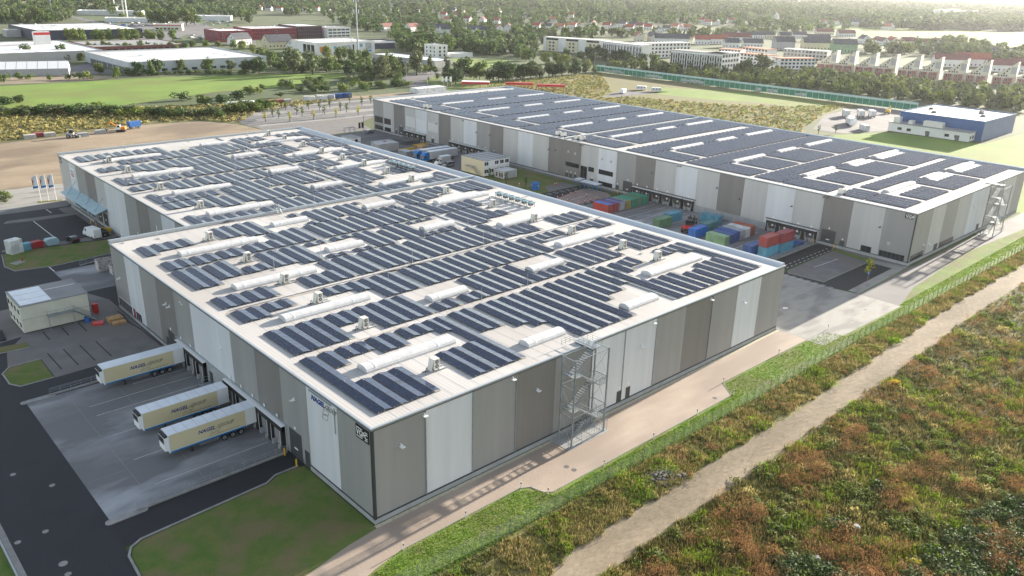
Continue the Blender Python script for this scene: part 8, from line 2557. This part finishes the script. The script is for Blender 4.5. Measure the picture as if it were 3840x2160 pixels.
def noise2(x, y, s, seed):
    r_ = np.random.RandomState(seed)
    out = np.zeros_like(x)
    for k in range(5):
        a, ph, f = r_.uniform(0, 6.28), r_.uniform(0, 6.28), r_.uniform(0.6, 1.7) / s
        out += np.sin((x * math.cos(a) + y * math.sin(a)) * f * 6.28 + ph)
    return out / 2.2


def track_mid(x): return np.interp(x, [-60, -12, 3, 14, 40, 100, 136, 330], [-49, -33.5, -26.5, -22.8, -22.6, -22.0, -20.9, -23.2])


def edge_noise(x): return 0.5 * np.sin(x * 0.9) + 0.4 * np.sin(x * 2.3 + 1) + 0.3 * np.sin(x * 0.31)


def reg_meadow(cond):
    """the rough land right of the track, denser towards the place the picture was taken from"""
    def f(rs, n):
        px, py = rs.uniform(1200, 4150, n * 4), 640 + 1760 * rs.uniform(0, 1, n * 4)
        v = (px - 1920)[:, None] / F_PX * _rt + (1080 - py)[:, None] / F_PX * _up + _fw
        t_ = -CAM[2] / v[:, 2]
        x, y = CAM[0] + t_ * v[:, 0], CAM[1] + t_ * v[:, 1]
        k = (y < track_mid(x) - 2.9 + 0.5 * edge_noise(x)) & (x < 300) & cond(x, y)
        return np.stack([x[k], y[k]], 1)[:n]
    return f


def reg_strip(cond=lambda x, y: x > -1e9):
    def f(rs, n):
        x = -25 + 275 * rs.uniform(0, 1, n * 2) ** 1.35
        u = rs.uniform(0, 1, n * 2)
        y0 = track_mid(x) + 2.5 + 0.5 * edge_noise(x); y1 = -13.4 - 0.008 * x
        y = y0 + (y1 - y0) * u
        k = cond(x, y)
        return np.stack([x[k], y[k]], 1)[:n]
    return f


def reg_verge(rs, n):
    x = -24 + 240 * rs.uniform(0, 1, n * 2) ** 1.3
    lo = -13.2 - 0.008 * x
    hi = np.interp(x, [-26, -11, -5, 0, 19, 21, 22, 65, 68.5, 104, 105.5, 131, 131.5, 250], [-16.5, -10.5, -7.6, -6.7, -6.7, -8.5, -10.5, -10.6, -6.9, -7.2, -11.2, -11.6, -10.5, -10.5]) - 0.1
    y = lo + (hi - lo) * rs.uniform(0, 1, n * 2)
    return np.stack([x, y], 1)[:n]


brown = lambda x, y: (noise2(x, y, 13, 8) + 0.55 * noise2(x, y, 5, 18) > 0.3)
stuff_tris('grass', 'bright mown grass blades on the verge beside the pink road', tufts(34000, reg_verge, 1, 0.06, 0.18, None, 3, 0.045, 0.2), 'blade')
stuff_tris('tall_grass', 'mixed green tall grass between fence and track', tufts(15000, reg_strip(), 2, 0.2, 0.75, None, 5, 0.045, 0.3), 'weed_o')
stuff_tris('dry_grass', 'straw-coloured dry grass between fence and track', tufts(16000, reg_strip(lambda x, y: noise2(x, y, 9, 3) > -0.5), 3, 0.25, 0.8, None, 4, 0.035, 0.3), 'straw')
stuff_tris('tall_grass', 'fresh green grass patches between fence and track', tufts(5000, reg_strip(lambda x, y: noise2(x, y, 12, 4) > 0.45), 4, 0.3, 0.9, None, 5, 0.05, 0.3), 'blade')
stuff_tris('tall_grass', 'olive meadow grass right of the track', tufts(46000, reg_meadow(lambda x, y: x > -1e9), 5, 0.25, 0.85, None, 4, 0.055, 0.35), 'weed_o')
stuff_tris('dry_grass', 'straw-coloured grass patches right of the track', tufts(16000, reg_meadow(lambda x, y: (noise2(x, y, 11, 6) > 0.25) & ~brown(x, y)), 6, 0.3, 0.9, None, 5, 0.04, 0.35), 'straw')
stuff_tris('tall_grass', 'yellow-green grass patches right of the track', tufts(20000, reg_meadow(lambda x, y: (noise2(x, y, 14, 7) > 0.1) & ~brown(x, y)), 7, 0.3, 0.9, None, 5, 0.055, 0.35), 'blade')


def plants(name, label, n, region, seed, hlo, hhi, m, leaves, size, wide=0.6):
    """leafy weeds: small leaf clouds"""
    rs = np.random.RandomState(seed)
    P = region(rs, n)
    n = len(P)
    h = rs.uniform(hlo, hhi, n)
    k = np.repeat(np.arange(n), leaves)
    d = rs.normal(size=(len(k), 3)); d /= np.linalg.norm(d, axis=1)[:, None]
    r = rs.uniform(0.3, 1.0, (len(k), 1))
    p = np.stack([P[k, 0], P[k, 1], h[k] * 0.52], 1) + d * r * np.stack([h[k] * wide, h[k] * wide, h[k] * 0.5], 1)
    p[:, 2] = np.abs(p[:, 2])
    nm = d + rs.normal(size=d.shape) * 0.6; nm[:, 2] += 0.3
    nm /= np.linalg.norm(nm, axis=1)[:, None]
    a = np.cross(nm, rs.normal(size=d.shape)); a /= np.linalg.norm(a, axis=1)[:, None] + 1e-9
    b = np.cross(nm, a)
    s = size * rs.uniform(0.6, 1.5, (len(k), 1))
    v = np.stack([p - a * s, p - b * s * 0.6, p + a * s, p + b * s * 0.6], 1).reshape(-1, 3)
    o = put(name, quads_mesh(name, v, m)); o['kind'] = 'stuff'; o['label'] = label
    return o


def far_right(x, y): return (y < -44 - 0.28 * (x - 20))
def mounds(name, label, n, region, seed, rlo, rhi, hk, m, leaves, size, tall=0.0):
    """clumps: each one a low irregular mound of small leaves"""
    rs = np.random.RandomState(seed)
    P = region(rs, n)
    n = len(P)
    R_ = rs.uniform(rlo, rhi, n); Hh = R_ * hk * rs.uniform(0.75, 1.3, n)
    per = (leaves * (R_ / R_.mean()) ** 1.6).astype(int) + 8
    k = np.repeat(np.arange(n), per)
    a = rs.uniform(0, 6.28, len(k)); rr = np.sqrt(rs.uniform(0, 1, len(k)))
    lob = 1 + 0.28 * np.sin(a * 3 + k) + 0.18 * np.sin(a * 5 + 2.1 * k)
    r = rr * lob * R_[k]
    top = Hh[k] * np.sqrt(np.clip(1 - (rr * 0.97) ** 2, 0, 1)) * (1 + 0.25 * np.sin(r * 4 + a * 2 + k))
    z = top * rs.uniform(0.55, 1.1, len(k))
    p = np.stack([P[k, 0] + r * np.cos(a), P[k, 1] + r * np.sin(a), z + 0.03], 1)
    nm = np.stack([np.cos(a) * rr, np.sin(a) * rr, 1.1 - rr * 0.5], 1) + rs.normal(size=p.shape) * 0.5
    nm /= np.linalg.norm(nm, axis=1)[:, None]
    t1 = np.cross(nm, rs.normal(size=p.shape)); t1 /= np.linalg.norm(t1, axis=1)[:, None] + 1e-9
    t2_ = np.cross(nm, t1)
    s = size * rs.uniform(0.6, 1.5, (len(k), 1))
    if tall > 0: t1 = t1 * 0.45; t2_ = t2_ * 0.5 + np.array([0, 0, tall])
    v = np.stack([p - t1 * s, p - t2_ * s * 0.7, p + t1 * s, p + t2_ * s * 0.9], 1).reshape(-1, 3)
    o = put(name, quads_mesh(name, v, m)); o['kind'] = 'stuff'; o['label'] = label
    return o


brown = lambda x, y: (noise2(x, y, 17, 8) + 0.6 * noise2(x, y, 6, 18) > 0.28) & (x < 170)
dark = lambda x, y: (y < -40 - 0.16 * x + 7 * noise2(x, y, 18, 10)) & (x < 160)
mounds('brown_docks', 'rust-brown seeded dock thickets in broad patches right of the track', 2300, reg_meadow(brown), 8, 0.6, 1.7, 0.85, 'weed_b', 110, 0.085, 0.8)
mounds('green_weeds', 'green leafy mounds right of the track', 1700, reg_meadow(lambda x, y: (noise2(x, y, 12, 9) > -0.3) & ~brown(x, y)), 9, 0.4, 1.2, 0.6, 'weed_g', 60, 0.12)
mounds('bramble', 'dark bramble and herb thicket at the lower right', 1500, reg_meadow(dark), 10, 0.6, 1.7, 0.7, 'weed_d', 95, 0.125)
mounds('dry_grass', 'pale yellow grass clumps right of the track', 460, reg_meadow(lambda x, y: (noise2(x, y, 11, 6) > 0.3) & ~brown(x, y)), 19, 0.4, 1.3, 0.6, 'straw', 60, 0.10, 1.3)
mounds('tall_grass', 'yellow-green grass clumps right of the track', 560, reg_meadow(lambda x, y: (noise2(x, y, 14, 7) > 0.1) & ~brown(x, y)), 20, 0.5, 1.5, 0.5, 'blade', 60, 0.10, 1.2)
mounds('tall_grass', 'uneven grass clumps between fence and track', 420, reg_strip(), 21, 0.5, 1.5, 0.42, 'weed_o', 60, 0.09, 1.2)
mounds('tall_grass', 'fresh green clumps between fence and track', 160, reg_strip(lambda x, y: noise2(x, y, 12, 4) > 0.3), 22, 0.5, 1.6, 0.5, 'blade', 80, 0.10, 1.2)
plants('green_weeds', 'low leafy weeds between fence and track', 2400, reg_strip(lambda x, y: noise2(x, y, 7, 11) > 0.3), 11, 0.3, 0.8, 'weed_g', 12, 0.09, 0.6)
plants('brown_docks', 'a few brown dock stalks between fence and track', 900, reg_strip(lambda x, y: (noise2(x, y, 8, 12) > 0.5) & (x > 40)), 12, 0.5, 1.0, 'weed_b', 18, 0.08, 0.5)
for i, (px, py) in enumerate(((3590, 1810), (3425, 2115), (3830, 2125), (3355, 1440), (3690, 2000), (3790, 1365), (3400, 1890))):
    x, y = G(px, py)
    rs = np.random.RandomState(40 + i)
    v = crown('bush', 1.3, 50 + i, 420, 0.075)
    o = put('goldenrod', quads_mesh('goldenrod', v, 'gold' if i in (1, 2, 3) else ('blade' if i in (0, 4) else 'leafy')), None, (x, y, -0.1))
    tag(o, ['bright green shrub clump in the dark thicket, upper one', 'large golden-yellow flowering clump in the dark thicket', 'golden flowering clump at the lower right edge', 'small golden clump beside the dirt track', 'bright green shrub clump right of the middle of the thicket', 'small yellow-green clump at the right edge of the meadow', 'yellow-green clump among the brown docks'][i], 'plant')
o = put('stone_heap', None)
bpy.data.objects.remove(o)
rb = MB()
gx, gy = G(2480, 1790)
for i in range(240):
    a, r = RND.uniform(0, 6.28), 2.2 * math.sqrt(RND.random())
    x, y = gx + r * math.cos(a) * 1.6, gy + r * math.sin(a)
    z = max(0, 0.55 - r * 0.25)
    s_ = RND.uniform(0.08, 0.2)
    rb.prism([(x + s_ * math.cos(q), y + s_ * math.sin(q)) for q in (0.2, 1.4, 2.7, 3.9, 5.2)], 0, z + s_)
o = rb.build('gravel', 'road'); o['kind'] = 'stuff'; o['label'] = 'small heap of grey gravel beside the dirt track'
for i, (px, py) in enumerate(((2545, 1790), (2565, 1786), (3060, 2100), (3210, 1982))):
    x, y = G(px, py); s_ = 0.45 if i < 2 else 0.55
    mb = MB(); n = 7
    ring0 = [(x + s_ * math.cos(q * 6.28 / n) * RND.uniform(0.8, 1.15), y + s_ * math.sin(q * 6.28 / n) * RND.uniform(0.8, 1.15)) for q in range(n)]
    ring1 = [((p[0] - x) * 0.65 + x, (p[1] - y) * 0.65 + y) for p in ring0]
    for q in range(n):
        p, w = ring0[q], ring0[(q + 1) % n]; p1, w1 = ring1[q], ring1[(q + 1) % n]
        mb.face([(*p, 0), (*w, 0), (*w, s_ * 0.6), (*p, s_ * 0.55)]); mb.face([(*p, s_ * 0.55), (*w, s_ * 0.6), (*w1, s_), (*p1, s_)])
    mb.face([(*p, s_) for p in ring1])
    tag(mb.build('boulder', 'plinth' if i > 1 else 'road'), ['grey boulder at the foot of the gravel heap', 'smaller grey boulder next to the one by the gravel heap', 'pale boulder in the weeds at the lower edge', 'pale boulder among the brown docks'][i], 'boulder')

# far meadow roughness
def reg_poly(poly):
    def f(rs, n):
        xs, ys = [p[0] for p in poly], [p[1] for p in poly]
        x, y = rs.uniform(min(xs), max(xs), n * 3), rs.uniform(min(ys), max(ys), n * 3)
        k = np.array([inpoly(a, b, poly) for a, b in zip(x, y)])
        return np.stack([x[k], y[k]], 1)[:n]
    return f


DM = [(264, 245), (245, 160), (245, 64), (300, 102), (328, 122), (390, 143), (440, 152), (400, 170), (372, 200), (350, 250), (330, 258), (360, 272), (438, 350), (332, 350), (264, 300)]
plants('dry_meadow_weeds', 'dry yellowish weeds beyond the far warehouse', 2600, reg_poly(DM), 13, 0.5, 1.2, 'straw', 10, 0.25, 0.9)
plants('dry_meadow_weeds', 'fresh green weeds beyond the far warehouse', 3000, reg_poly(DM), 24, 0.4, 1.0, 'blade', 9, 0.25, 1.0)
plants('dry_meadow_weeds', 'green weeds beyond the far warehouse', 3400, reg_poly(DM), 14, 0.5, 1.2, 'weed_o', 10, 0.34, 0.9)
DL = [(-60, 308), (22, 304), (80, 316), (107, 312), (119, 293), (140, 318), (200, 334), (146, 347), (84, 370), (30, 388), (-60, 410)]
plants('dry_meadow_weeds', 'dry weeds between the sand lot and the hedge', 2600, reg_poly(DL), 15, 0.5, 1.3, 'straw', 10, 0.36, 0.9)
plants('dry_meadow_weeds', 'olive weeds between the sand lot and the hedge', 3000, reg_poly(DL), 16, 0.5, 1.3, 'weed_o', 10, 0.36, 0.9)

# ------------------------------------------------------------------ the air
hz = bpy.data.materials.new('haze')
hz.use_nodes = True
n_ = hz.node_tree
n_.nodes.remove(n_.nodes['Principled BSDF'])
pv = n_.nodes.new('ShaderNodeVolumePrincipled')
pv.inputs['Color'].default_value = (0.93, 0.95, 1.0, 1)
pv.inputs['Density'].default_value = HAZE_D
pv.inputs['Anisotropy'].default_value = 0.55
n_.links.new(pv.outputs[0], n_.nodes['Material Output'].inputs['Volume'])
K['haze'] = hz
o = MB().box(-1600, -1600, -1.2, 9100, 9100, 74.0).build('haze', 'haze')
o['kind'] = 'stuff'
